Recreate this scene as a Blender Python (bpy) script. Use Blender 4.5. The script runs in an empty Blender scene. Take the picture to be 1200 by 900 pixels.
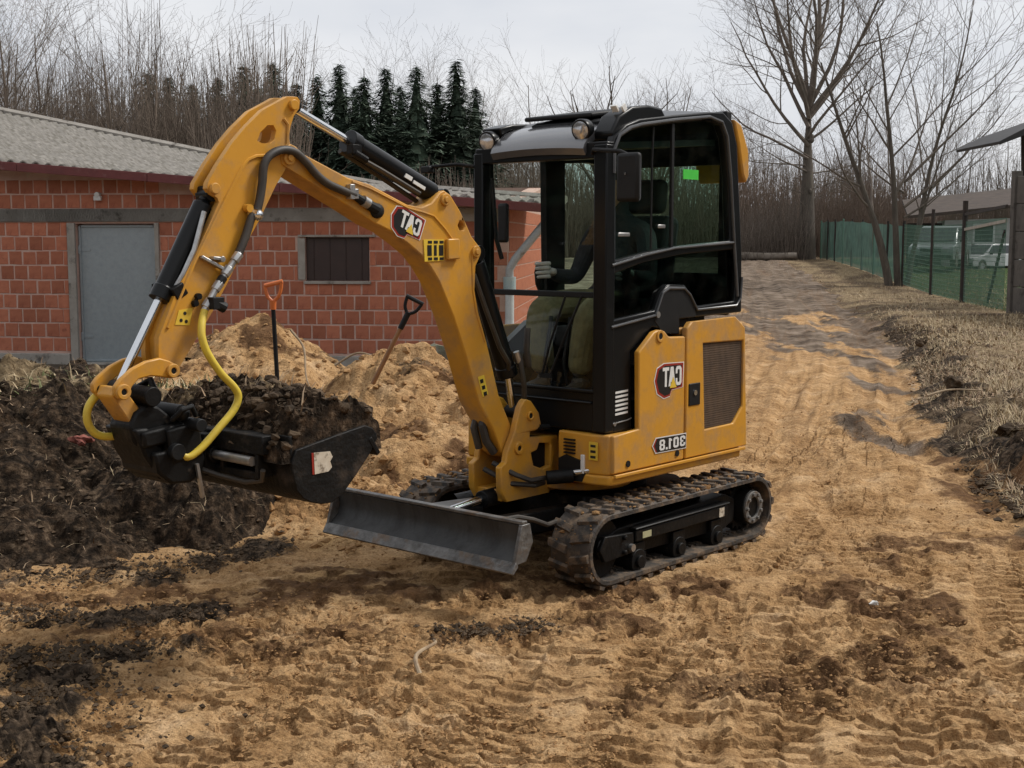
import bpy, bmesh, math, random
import numpy as np
from mathutils import Vector, Matrix
from mathutils.geometry import tessellate_polygon

sc = bpy.context.scene
COL = sc.collection
R = math.radians
rnd = random.Random(7)

# ------------------------------------------------------------------ camera
cam_d = bpy.data.cameras.new('camera')
cam = bpy.data.objects.new('camera', cam_d)
COL.objects.link(cam)
cam.location = (0, 0, 1.6)
cam.rotation_euler = (R(90 - 6.35), 0, 0)
cam_d.sensor_fit = 'HORIZONTAL'
cam_d.sensor_width = 36.0
cam_d.lens = 45.84
cam_d.clip_start = 0.1
cam_d.clip_end = 3000
sc.camera = cam
sc.render.resolution_x, sc.render.resolution_y = 1024, 768

# ------------------------------------------------------------------ sky and sun (overcast winter day)
SUN_EL, SUN_AZ = 50.0, 74.0          # degrees; azimuth measured from +Y towards +X
world = bpy.data.worlds.new('World')
sc.world = world
world.use_nodes = True
nt = world.node_tree
nt.nodes.clear()
w_out = nt.nodes.new('ShaderNodeOutputWorld')
w_bg = nt.nodes.new('ShaderNodeBackground')
w_sky = nt.nodes.new('ShaderNodeTexSky')
w_sky.sky_type = 'NISHITA'
w_sky.sun_disc = False
w_sky.sun_elevation = R(SUN_EL)
w_sky.sun_rotation = R(SUN_AZ)
w_sky.air_density = 1.0
w_sky.dust_density = 4.0
w_co = nt.nodes.new('ShaderNodeTexCoord')
w_map = nt.nodes.new('ShaderNodeMapping')
w_map.inputs['Scale'].default_value = (1.6, 1.6, 5.0)
w_noise = nt.nodes.new('ShaderNodeTexNoise')
w_noise.inputs['Scale'].default_value = 2.3
w_noise.inputs['Detail'].default_value = 5
w_noise.inputs['Roughness'].default_value = 0.5
w_ramp = nt.nodes.new('ShaderNodeValToRGB')
w_ramp.color_ramp.elements[0].position = 0.30
w_ramp.color_ramp.elements[0].color = (5.5, 5.75, 6.25, 1)
w_ramp.color_ramp.elements[1].position = 0.68
w_ramp.color_ramp.elements[1].color = (7.2, 7.25, 7.4, 1)
w_mix = nt.nodes.new('ShaderNodeMix')
w_mix.data_type = 'RGBA'
w_mix.inputs['Factor'].default_value = 0.93
nt.links.new(w_co.outputs['Generated'], w_map.inputs['Vector'])
nt.links.new(w_map.outputs['Vector'], w_noise.inputs['Vector'])
nt.links.new(w_noise.outputs['Fac'], w_ramp.inputs['Fac'])
nt.links.new(w_sky.outputs['Color'], w_mix.inputs['A'])
nt.links.new(w_ramp.outputs['Color'], w_mix.inputs['B'])
nt.links.new(w_mix.outputs['Result'], w_bg.inputs['Color'])
w_bg.inputs['Strength'].default_value = 0.059
nt.links.new(w_bg.outputs['Background'], w_out.inputs['Surface'])

sun_d = bpy.data.lights.new('sun', 'SUN')
sun = bpy.data.objects.new('sun', sun_d)
COL.objects.link(sun)
sun_d.energy = 1.5
sun_d.angle = R(12)
sun_d.color = (1.0, 0.96, 0.90)
_az, _el = R(SUN_AZ), R(SUN_EL)
_to_sun = Vector((math.sin(_az) * math.cos(_el), math.cos(_az) * math.cos(_el), math.sin(_el)))
sun.rotation_euler = (-_to_sun).to_track_quat('-Z', 'Y').to_euler()
sun.location = (0, 0, 30)

sc.view_settings.view_transform = 'Standard'
sc.view_settings.look = 'None'
sc.view_settings.exposure = 1.08
sc.view_settings.gamma = 1.0
sc.view_settings.use_curve_mapping = False
sc.cycles.max_bounces = 8
sc.cycles.transparent_max_bounces = 16


# ------------------------------------------------------------------ numeric helpers
def smooth(a, b, x):
    t = np.clip((np.asarray(x, dtype=float) - a) / (b - a), 0, 1)
    return t * t * (3 - 2 * t)


_TAB = np.random.RandomState(11).rand(512, 512)


def vnoise(x, y, seed=0):
    x = x + seed * 37.31
    y = y + seed * 91.77
    xi = np.floor(x).astype(int)
    yi = np.floor(y).astype(int)
    fx = x - xi
    fy = y - yi
    fx = fx * fx * fx * (fx * (fx * 6 - 15) + 10)
    fy = fy * fy * fy * (fy * (fy * 6 - 15) + 10)
    x0, x1, y0, y1 = xi % 512, (xi + 1) % 512, yi % 512, (yi + 1) % 512
    a = _TAB[x0, y0] * (1 - fx) + _TAB[x1, y0] * fx
    b = _TAB[x0, y1] * (1 - fx) + _TAB[x1, y1] * fx
    return (a * (1 - fy) + b * fy) * 2 - 1


def fbm(x, y, wl, octs, seed=0, gain=0.5, ridged=False, step=None, billow=False):
    """fractal noise; octaves finer than the local mesh step are faded out"""
    out = np.zeros_like(np.asarray(x, dtype=float))
    amp = 1.0
    for k in range(octs):
        c, s = math.cos(k * 1.1), math.sin(k * 1.1)
        n = vnoise((x * c - y * s) / wl, (x * s + y * c) / wl, seed + k * 3)
        if ridged:
            n = 1 - 2 * np.abs(n)
        if billow:
            n = 3.2 * np.abs(n) - 0.9
        if step is not None:
            n = n * np.clip(1.6 - 3.0 * step / wl, 0, 1)
        out = out + amp * n
        amp *= gain
        wl *= 0.5
    return out


def dist_polyline(x, y, pts):
    """distance to a polyline, arc length along it and signed offset"""
    best = np.full(x.shape, 1e9)
    S = np.zeros(x.shape)
    D = np.zeros(x.shape)
    acc = 0.0
    for (ax, ay), (bx, by) in zip(pts[:-1], pts[1:]):
        dx, dy = bx - ax, by - ay
        L = math.hypot(dx, dy)
        t = np.clip(((x - ax) * dx + (y - ay) * dy) / (L * L), 0, 1)
        ex, ey = x - ax - t * dx, y - ay - t * dy
        d = np.hypot(ex, ey)
        m = d < best
        best = np.where(m, d, best)
        S = np.where(m, acc + t * L, S)
        D = np.where(m, (ex * dy - ey * dx) / L, D)
        acc += L
    return best, S, D


# ------------------------------------------------------------------ mesh helpers
class MB:
    """collects shapes; build() links them as ONE mesh object"""

    def __init__(self):
        self.v, self.f = [], []

    def add(self, vs, fs):
        o = len(self.v)
        self.v += [tuple(p) for p in vs]
        self.f += [tuple(o + i for i in q) for q in fs]
        return self

    def box(self, c, s, rot=None):
        hx, hy, hz = s[0] / 2, s[1] / 2, s[2] / 2
        vs = [Vector((sx * hx, sy * hy, sz * hz)) for sz in (-1, 1) for sy in (-1, 1) for sx in (-1, 1)]
        if rot is not None:
            m = rot if isinstance(rot, Matrix) else Matrix.Rotation(rot[2], 3, 'Z') @ Matrix.Rotation(rot[1], 3, 'Y') @ Matrix.Rotation(rot[0], 3, 'X')
            vs = [m @ p for p in vs]
        c = Vector(c)
        return self.add([p + c for p in vs], [(0, 2, 3, 1), (4, 5, 7, 6), (0, 1, 5, 4), (2, 6, 7, 3), (0, 4, 6, 2), (1, 3, 7, 5)])

    def bar(self, p0, p1, w, h, up=(0, 0, 1)):
        """rectangular bar from p0 to p1"""
        p0, p1 = Vector(p0), Vector(p1)
        d = (p1 - p0).normalized()
        s = d.cross(Vector(up))
        if s.length < 1e-4:
            s = d.cross(Vector((1, 0, 0)))
        s.normalize()
        u = s.cross(d)
        q = [(-1, -1), (1, -1), (1, 1), (-1, 1)]
        vs = [p + s * (a * w / 2) + u * (b * h / 2) for p in (p0, p1) for a, b in q]
        return self.add(vs, [(3, 2, 1, 0), (4, 5, 6, 7), (0, 1, 5, 4), (1, 2, 6, 5), (2, 3, 7, 6), (3, 0, 4, 7)])

    def tube(self, pts, r, n=8, caps=True):
        pts = [Vector(p) for p in pts]
        k = len(pts)
        rs = r if isinstance(r, (list, tuple)) else [r] * k
        vs = []
        ref = None
        for i, p in enumerate(pts):
            t = (pts[min(i + 1, k - 1)] - pts[max(i - 1, 0)])
            if t.length < 1e-9:
                t = Vector((0, 0, 1))
            t.normalize()
            if ref is None:
                ref = t.orthogonal().normalized()
            ref = (ref - t * ref.dot(t))
            if ref.length < 1e-6:
                ref = t.orthogonal()
            ref.normalize()
            b = t.cross(ref)
            for j in range(n):
                a = 2 * math.pi * j / n
                vs.append(p + (ref * math.cos(a) + b * math.sin(a)) * rs[i])
        fs = [(i * n + j, i * n + (j + 1) % n, (i + 1) * n + (j + 1) % n, (i + 1) * n + j) for i in range(k - 1) for j in range(n)]
        if caps:
            fs += [tuple(reversed(range(n))), tuple(range((k - 1) * n, k * n))]
        return self.add(vs, fs)

    def cyl(self, p0, p1, r, n=20):
        return self.tube([p0, p1], r, n)

    def ring(self, c, axis, r0, r1, w, n=24):
        """washer / tube ring about an axis"""
        c, ax = Vector(c), Vector(axis).normalized()
        a = ax.orthogonal().normalized()
        b = ax.cross(a)
        vs, fs = [], []
        for i in range(n):
            t = 2 * math.pi * i / n
            d = a * math.cos(t) + b * math.sin(t)
            vs += [c + d * r0 - ax * w / 2, c + d * r1 - ax * w / 2, c + d * r1 + ax * w / 2, c + d * r0 + ax * w / 2]
        for i in range(n):
            o, q = i * 4, ((i + 1) % n) * 4
            for j in range(4):
                fs.append((o + j, o + (j + 1) % 4, q + (j + 1) % 4, q + j))
        return self.add(vs, fs)

    def prism(self, poly, to0, to1, holes=()):
        """plate: a 2-D outline (with holes) swept between two mappings"""
        loops = [list(poly)] + [list(h) for h in holes]
        flat = [p for l in loops for p in l]
        n = len(flat)
        vs = [to0(p) for p in flat] + [to1(p) for p in flat]
        fs = []
        if holes:
            tri = tessellate_polygon([[Vector((p[0], p[1], 0)) for p in l] for l in loops])
            for t in tri:
                fs += [tuple(t), tuple(n + i for i in reversed(t))]
        else:
            fs += [tuple(reversed(range(n))), tuple(range(n, 2 * n))]
        o = 0
        for l in loops:
            m = len(l)
            for i in range(m):
                j = (i + 1) % m
                fs.append((o + i, o + j, n + o + j, n + o + i))
            o += m
        return self.add(vs, fs)

    def plate(self, poly, b0, b1, holes=()):
        """outline in (x, z), swept along y"""
        return self.prism(poly, lambda p: (p[0], b0, p[1]), lambda p: (p[0], b1, p[1]), holes)

    def plate_x(self, poly, x0, x1, holes=()):
        """outline in (y, z), swept along x"""
        return self.prism(poly, lambda p: (x0, p[0], p[1]), lambda p: (x1, p[0], p[1]), holes)

    def plate_z(self, poly, z0, z1, holes=()):
        return self.prism(poly, lambda p: (p[0], p[1], z0), lambda p: (p[0], p[1], z1), holes)

    def ball(self, c, r, n=10, m=6, sq=(1, 1, 1)):
        vs, fs = [], []
        c = Vector(c)
        for i in range(m + 1):
            t = math.pi * i / m
            for j in range(n):
                a = 2 * math.pi * j / n
                vs.append(c + Vector((math.sin(t) * math.cos(a) * r * sq[0], math.sin(t) * math.sin(a) * r * sq[1], math.cos(t) * r * sq[2])))
        for i in range(m):
            for j in range(n):
                fs.append((i * n + j, (i + 1) * n + j, (i + 1) * n + (j + 1) % n, i * n + (j + 1) % n))
        return self.add(vs, fs)

    def mesh(self, name, m=None, smooth_angle=None):
        me = bpy.data.meshes.new(name)
        me.from_pydata(self.v, [], self.f)
        bm = bmesh.new()
        bm.from_mesh(me)
        bmesh.ops.remove_doubles(bm, verts=bm.verts, dist=1e-6)
        bmesh.ops.recalc_face_normals(bm, faces=bm.faces)
        bm.to_mesh(me)
        bm.free()
        if smooth_angle:
            me.polygons.foreach_set('use_smooth', [True] * len(me.polygons))
            me.set_sharp_from_angle(angle=R(smooth_angle))
        if m:
            me.materials.append(m)
        return me

    def build(self, name, m, parent=None, bevel=0, smooth_angle=35, seg=2):
        return link(name, self.mesh(name, m, smooth_angle), parent, bevel, seg)


def link(name, me, parent=None, bevel=0, seg=2):
    o = bpy.data.objects.new(name, me)
    COL.objects.link(o)
    if parent:
        o.parent = parent
    if bevel:
        b = o.modifiers.new('bevel', 'BEVEL')
        b.width = bevel
        b.segments = seg
        b.limit_method = 'ANGLE'
        b.angle_limit = R(40)
        b.harden_normals = False
    return o


def np_mesh(name, V, F, m=None, smoothed=True):
    """fast mesh from numpy arrays; F is (n, 3) or (n, 4)"""
    me = bpy.data.meshes.new(name)
    V = np.ascontiguousarray(V, dtype=np.float32)
    F = np.ascontiguousarray(F, dtype=np.int32)
    k = F.shape[1]
    me.vertices.add(len(V))
    me.vertices.foreach_set('co', V.ravel())
    me.loops.add(F.size)
    me.loops.foreach_set('vertex_index', F.ravel())
    me.polygons.add(len(F))
    me.polygons.foreach_set('loop_start', np.arange(0, F.size, k, dtype=np.int32))
    me.polygons.foreach_set('use_smooth', np.full(len(F), smoothed))
    me.update(calc_edges=True)
    if m:
        me.materials.append(m)
    return me


def empty(name, loc, rz=0, parent=None):
    o = bpy.data.objects.new(name, None)
    COL.objects.link(o)
    o.location = loc
    o.rotation_euler = (0, 0, rz)
    o.empty_display_size = 0.2
    if parent:
        o.parent = parent
    return o


def tag(o, label=None, cat=None, group=None, kind=None):
    for k, v in (('label', label), ('category', cat), ('group', group), ('kind', kind)):
        if v:
            o[k] = v
    return o


def copy_tree(o, parent=None):
    c = o.copy()
    COL.objects.link(c)
    if parent:
        c.parent = parent
    for ch in list(o.children):
        copy_tree(ch, c)
    return c


# ------------------------------------------------------------------ materials
def mat(name, c1, c2=None, scale=6.0, rough=0.6, metal=0.0, bump=0.0, bscale=60.0, c3=None, scale3=25.0, t3=0.62, w3=0.06,
        spec=0.5, coat=0.0, rand=0.0, rough2=None, detail=6, stretch=None, attr_mix=None):
    """procedural surface: two colours blended by noise, flecks of a third, fine bump, per-object variation"""
    m = bpy.data.materials.new(name)
    m.use_nodes = True
    t = m.node_tree
    b = t.nodes['Principled BSDF']
    N, L = t.nodes.new, t.links.new
    co = N('ShaderNodeTexCoord')
    vec = co.outputs['Object']
    if stretch:
        mp = N('ShaderNodeMapping')
        mp.inputs['Scale'].default_value = stretch
        L(vec, mp.inputs['Vector'])
        vec = mp.outputs['Vector']
    b.inputs['Roughness'].default_value = rough
    b.inputs['Metallic'].default_value = metal
    b.inputs['Specular IOR Level'].default_value = spec
    if coat:
        b.inputs['Coat Weight'].default_value = coat
        b.inputs['Coat Roughness'].default_value = 0.08
    n1 = N('ShaderNodeTexNoise')
    n1.inputs['Scale'].default_value = scale
    n1.inputs['Detail'].default_value = detail
    n1.inputs['Roughness'].default_value = 0.6
    L(vec, n1.inputs['Vector'])
    r1 = N('ShaderNodeMapRange')
    r1.inputs['From Min'].default_value = 0.35
    r1.inputs['From Max'].default_value = 0.65
    L(n1.outputs['Fac'], r1.inputs['Value'])
    mx = N('ShaderNodeMix')
    mx.data_type = 'RGBA'
    mx.inputs['A'].default_value = (*c1, 1)
    mx.inputs['B'].default_value = (*(c2 or c1), 1)
    L(r1.outputs['Result'], mx.inputs['Factor'])
    colour = mx.outputs['Result']
    if c3:
        n3 = N('ShaderNodeTexNoise')
        n3.inputs['Scale'].default_value = scale3
        n3.inputs['Detail'].default_value = 8
        n3.inputs['Roughness'].default_value = 0.65
        L(vec, n3.inputs['Vector'])
        r3 = N('ShaderNodeMapRange')
        r3.inputs['From Min'].default_value = t3 - w3
        r3.inputs['From Max'].default_value = t3 + w3
        L(n3.outputs['Fac'], r3.inputs['Value'])
        m3 = N('ShaderNodeMix')
        m3.data_type = 'RGBA'
        m3.inputs['B'].default_value = (*c3, 1)
        L(colour, m3.inputs['A'])
        L(r3.outputs['Result'], m3.inputs['Factor'])
        colour = m3.outputs['Result']
        if rough2 is not None:
            mr = N('ShaderNodeMapRange')
            mr.inputs['To Min'].default_value = rough
            mr.inputs['To Max'].default_value = rough2
            L(r3.outputs['Result'], mr.inputs['Value'])
            L(mr.outputs['Result'], b.inputs['Roughness'])
    if rand:
        oi = N('ShaderNodeObjectInfo')
        mr = N('ShaderNodeMapRange')
        mr.inputs['To Min'].default_value = 1 - rand
        mr.inputs['To Max'].default_value = 1 + rand
        L(oi.outputs['Random'], mr.inputs['Value'])
        hs = N('ShaderNodeHueSaturation')
        L(colour, hs.inputs['Color'])
        L(mr.outputs['Result'], hs.inputs['Value'])
        colour = hs.outputs['Color']
    L(colour, b.inputs['Base Color'])
    if bump:
        nb = N('ShaderNodeTexNoise')
        nb.inputs['Scale'].default_value = bscale
        nb.inputs['Detail'].default_value = 6
        L(vec, nb.inputs['Vector'])
        bp = N('ShaderNodeBump')
        bp.inputs['Strength'].default_value = bump
        bp.inputs['Distance'].default_value = 0.02
        L(nb.outputs['Fac'], bp.inputs['Height'])
        L(bp.outputs['Normal'], b.inputs['Normal'])
    return m


def glass_mat(name, tint, gloss=0.09):
    m = bpy.data.materials.new(name)
    m.use_nodes = True
    t = m.node_tree
    t.nodes.clear()
    N, L = t.nodes.new, t.links.new
    out = N('ShaderNodeOutputMaterial')
    tr = N('ShaderNodeBsdfTransparent')
    tr.inputs['Color'].default_value = (*tint, 1)
    gl = N('ShaderNodeBsdfGlossy')
    gl.inputs['Roughness'].default_value = 0.02
    gl.inputs['Color'].default_value = (0.9, 0.95, 0.95, 1)
    fr = N('ShaderNodeFresnel')
    fr.inputs['IOR'].default_value = 1.36
    co = N('ShaderNodeTexCoord')
    nz = N('ShaderNodeTexNoise')
    nz.inputs['Scale'].default_value = 9
    nz.inputs['Detail'].default_value = 6
    L(co.outputs['Object'], nz.inputs['Vector'])
    df = N('ShaderNodeBsdfDiffuse')
    df.inputs['Color'].default_value = (0.25, 0.22, 0.18, 1)
    mr = N('ShaderNodeMapRange')
    mr.inputs['From Min'].default_value = 0.45
    mr.inputs['From Max'].default_value = 0.9
    mr.inputs['To Max'].default_value = 0.03
    L(nz.outputs['Fac'], mr.inputs['Value'])
    m1 = N('ShaderNodeMixShader')
    m2 = N('ShaderNodeMixShader')
    L(mr.outputs['Result'], m1.inputs['Fac'])
    L(tr.outputs['BSDF'], m1.inputs[1])
    L(df.outputs['BSDF'], m1.inputs[2])
    gm_ = N('ShaderNodeNewGeometry')
    fb = N('ShaderNodeMath')                              # only the outer face of the pane mirrors
    fb.operation = 'SUBTRACT'
    fb.use_clamp = True
    L(fr.outputs['Fac'], fb.inputs[0])
    L(gm_.outputs['Backfacing'], fb.inputs[1])
    L(fb.outputs[0], m2.inputs['Fac'])
    L(m1.outputs['Shader'], m2.inputs[1])
    L(gl.outputs['BSDF'], m2.inputs[2])
    L(m2.outputs['Shader'], out.inputs['Surface'])
    return m


YEL = (0.58, 0.285, 0.034)
M = {}
M['yellow'] = mat('yellow_paint', YEL, (0.54, 0.26, 0.032), 3, 0.36, c3=(0.34, 0.20, 0.09), scale3=7, t3=0.60, w3=0.14, rough2=0.85, bump=0.04, bscale=30, spec=0.35)
M['yellow_worn'] = mat('yellow_paint_dusty', YEL, (0.52, 0.24, 0.03), 5, 0.45, c3=(0.30, 0.19, 0.10), scale3=9, t3=0.60, w3=0.10, rough2=0.9, bump=0.05, bscale=40, spec=0.3)
M['black'] = mat('black_paint', (0.006, 0.0065, 0.007), (0.008, 0.0085, 0.009), 4, 0.30, c3=(0.022, 0.019, 0.016), scale3=7, t3=0.72, w3=0.10, rough2=0.7, spec=0.22)
M['black_matt'] = mat('black_plastic', (0.007, 0.0075, 0.008), (0.011, 0.011, 0.011), 8, 0.55, spec=0.25, bump=0.05, bscale=120)
M['steel_black'] = mat('dirty_black_steel', (0.005, 0.005, 0.005), (0.009, 0.0085, 0.008), 10, 0.5, spec=0.18, c3=(0.07, 0.052, 0.036), scale3=12, t3=0.68, w3=0.08, rough2=0.9, bump=0.15, bscale=50)
M['rubber'] = mat('muddy_rubber', (0.024, 0.022, 0.020), (0.058, 0.045, 0.034), 7, 0.75, c3=(0.17, 0.115, 0.07), scale3=16, t3=0.56, w3=0.10, bump=0.3, bscale=60)
M['bucket'] = mat('mud_smeared_bucket', (0.006, 0.006, 0.006), (0.012, 0.011, 0.010), 9, 0.55, spec=0.18, c3=(0.055, 0.040, 0.029), scale3=9, t3=0.64, w3=0.10, rough2=0.95, bump=0.3, bscale=45)
M['chrome'] = mat('chrome_rod', (0.72, 0.73, 0.74), (0.66, 0.67, 0.68), 6, 0.16, 1.0)
M['steel'] = mat('zinc_steel', (0.50, 0.50, 0.49), (0.36, 0.35, 0.34), 30, 0.38, 0.85)
M['blade'] = mat('worn_blade_steel', (0.030, 0.031, 0.031), (0.050, 0.050, 0.048), 7, 0.62, 0.1, c3=(0.022, 0.021, 0.02), scale3=9, t3=0.55, w3=0.07, bump=0.3, bscale=30, stretch=(1, 1, 0.35))
M['edge'] = mat('scraped_edge_steel', (0.19, 0.186, 0.178), (0.085, 0.080, 0.074), 14, 0.45, 0.4, c3=(0.14, 0.10, 0.07), scale3=10, t3=0.58, bump=0.3, bscale=40)
M['grey_plate'] = mat('grey_steel_plate', (0.17, 0.165, 0.155), (0.11, 0.10, 0.09), 12, 0.6, 0.1, c3=(0.16, 0.11, 0.07), scale3=10, t3=0.6)
M['hose_y'] = mat('yellow_hose', (0.66, 0.50, 0.05), (0.58, 0.42, 0.05), 14, 0.5, c3=(0.40, 0.28, 0.08), scale3=20, t3=0.64)
M['hose_b'] = mat('black_hose', (0.028, 0.024, 0.02), (0.05, 0.04, 0.03), 12, 0.55)
M['white'] = mat('white_print', (0.72, 0.72, 0.70), (0.66, 0.66, 0.63), 20, 0.5)
M['red_print'] = mat('red_print', (0.28, 0.025, 0.015), None, 10, 0.4)
M['black_print'] = mat('black_print', (0.012, 0.012, 0.012), None, 10, 0.4)
M['yellow_print'] = mat('yellow_print', (0.72, 0.50, 0.04), (0.66, 0.45, 0.05), 20, 0.5)
M['grille'] = mat('bronze_mesh', (0.15, 0.10, 0.065), (0.10, 0.07, 0.05), 12, 0.6)
M['label_paper'] = mat('scuffed_white_label', (0.62, 0.57, 0.47), (0.50, 0.43, 0.33), 20, 0.7, c3=(0.16, 0.12, 0.08), scale3=30, t3=0.60)
M['glass'] = glass_mat('clear_cab_glass', (0.965, 0.98, 0.97))
M['glass_green'] = glass_mat('green_cab_glass', (0.80, 0.91, 0.85))
M['lamp'] = mat('lamp_lens', (0.55, 0.57, 0.60), (0.35, 0.36, 0.38), 40, 0.12, 0.6)
M['green_label'] = mat('green_label', (0.06, 0.55, 0.05), (0.05, 0.48, 0.05), 20, 0.5)
M['seat'] = mat('black_seat_vinyl', (0.016, 0.016, 0.017), (0.024, 0.024, 0.024), 12, 0.65, bump=0.1, bscale=80)


# ================================================================== GROUND
EDGE_Y = [-6, 3.0, 4.5, 5.5, 6.5, 7.2, 8.1, 9.2, 10.1, 11.6, 15.3, 19.6, 27.3, 44.8, 77, 400]
EDGE_X = [9, 6.0, 4.4, 3.5, 2.85, 2.72, 2.90, 3.12, 3.22, 3.6, 4.65, 5.65, 7.1, 9.9, 14.3, 60]


def base_z(x, y):
    """broad shape of the terrain"""
    x, y = np.asarray(x, dtype=float), np.asarray(y, dtype=float)
    z = 0.66 * smooth(20, 60, y)
    z = z - 0.13 * smooth(10.5, 15, y) * smooth(3.0, -0.5, x) * smooth(30, 22, y)
    e = x - np.interp(y, EDGE_Y, EDGE_X)
    z = z + 0.20 * smooth(-0.05, 0.7, e) * smooth(2.0, 6.5, y) * smooth(36, 22, y)
    return z


def gz(x, y):
    return float(base_z(x, y))


TREADS = [  # centre lines of rubber-track prints, half of them worn
    ([(-1.35, 3.2), (-1.0, 3.9), (-0.70, 4.6), (-0.42, 5.3)], 0.9),
    ([(-0.75, 3.2), (-0.45, 3.9), (-0.10, 4.7), (0.15, 5.3)], 0.55),
    ([(-0.02, 3.2), (-0.10, 3.9), (-0.05, 4.6), (0.10, 5.4)], 0.7),
    ([(1.12, 3.2), (1.20, 3.9), (1.45, 4.8), (1.75, 5.7), (2.2, 7.2)], 1.0),
    ([(1.55, 3.2), (1.75, 4.1), (2.05, 5.2), (2.45, 6.5)], 0.9),
    ([(0.45, 3.2), (0.52, 3.9), (0.62, 4.6)], 0.55),
    ([(-3.2, 5.45), (-1.7, 5.30), (-0.6, 5.55), (0.3, 5.75), (1.0, 5.45), (1.5, 5.0), (1.6, 4.3)], 0.8),
    ([(-3.2, 4.95), (-1.6, 4.85), (-0.5, 5.05), (0.4, 5.2), (1.0, 4.8), (1.2, 4.3)], 0.8),
    ([(1.25, 6.2), (1.75, 7.4), (2.3, 9.0), (3.1, 12.0), (4.0, 16.0)], 0.8),
    ([(1.75, 6.6), (2.2, 8.0), (2.75, 10.0), (3.3, 12.4)], 0.7),
    ([(0.9, 8.0), (1.5, 9.2), (2.4, 12.0), (3.4, 16.0)], 0.6),
    ([(1.9, 5.0), (1.75, 6.2), (1.95, 7.8), (2.35, 9.6)], 0.7),
    ([(-1.75, 3.2), (-1.35, 4.1), (-1.0, 4.9), (-0.75, 5.35)], 0.8),
    ([(0.75, 3.2), (0.85, 4.0), (1.05, 4.9), (1.35, 5.9)], 0.85),
    ([(-0.40, 3.2), (-0.30, 3.9), (-0.02, 4.7)], 0.7),
    ([(0.25, 3.2), (0.28, 3.8), (0.42, 4.5), (0.70, 5.3)], 0.8),
    ([(2.05, 4.6), (2.30, 5.6), (2.55, 6.6)], 0.9),
    ([(1.45, 8.6), (2.1, 10.6), (2.9, 13.6), (3.6, 17.0)], 0.8),
    ([(2.05, 7.2), (2.6, 8.6), (3.0, 10.2), (3.9, 14.0)], 0.8),
    ([(1.15, 7.0), (1.7, 8.6), (2.6, 11.0), (3.5, 14.6)], 0.8),
    ([(0.7, 9.0), (1.2, 10.2), (2.0, 12.6), (3.0, 16.5)], 0.7),
]
DARK = [  # dark streaks, mostly damp or soil-stained: polyline, half width, strength in soil, strength in damp
    ([(-3.4, 5.35), (-2.2, 5.45), (-1.7, 5.35), (-1.35, 5.45)], 0.13, 0.8, 0.3),
    ([(-3.0, 4.92), (-1.9, 4.86), (-1.35, 4.95)], 0.12, 0.75, 0.3),
    ([(-2.6, 4.35), (-1.75, 4.45), (-1.6, 4.62)], 0.22, 1.0, 0.2),
    ([(-2.3, 3.3), (-1.75, 3.9), (-1.55, 4.25)], 0.42, 1.0, 0.2),
    ([(-1.6, 5.6), (-0.9, 5.72), (-0.2, 5.78), (0.4, 5.85)], 0.26, 0.0, 0.9),
    ([(-0.7, 6.1), (0.2, 5.9)], 0.22, 0.0, 0.8),
    ([(-2.7, 5.62), (-1.6, 5.66), (-0.6, 5.75), (0.3, 5.85)], 0.26, 0.0, 0.95),
    ([(-1.7, 5.12), (-0.5, 5.28), (0.6, 5.35)], 0.17, 0.0, 0.7),
    ([(-0.25, 5.15), (0.1, 5.25)], 0.12, 0.25, 0.7),
    ([(0.9, 5.9), (1.4, 6.0), (1.75, 5.6), (1.6, 5.1), (1.2, 4.7)], 0.20, 0.10, 0.85),
    ([(1.6, 6.5), (2.1, 6.6), (2.5, 6.9)], 0.25, 0.0, 0.7),
    ([(0.1, 4.4), (0.7, 4.5), (1.3, 4.5)], 0.12, 0.15, 0.6),
    ([(-0.2, 6.6), (0.4, 7.4), (1.1, 8.2)], 0.5, 0.0, 0.55),
    ([(2.75, 6.6), (2.82, 7.6), (3.05, 9.2)], 0.16, 0.1, 0.8),  # darker strip along the dug edge, left of the small sand heap
    ([(-3.4, 5.95), (-2.2, 6.0), (-1.65, 6.2), (-1.35, 6.7)], 0.20, 0.75, 0.4),
]


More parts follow.
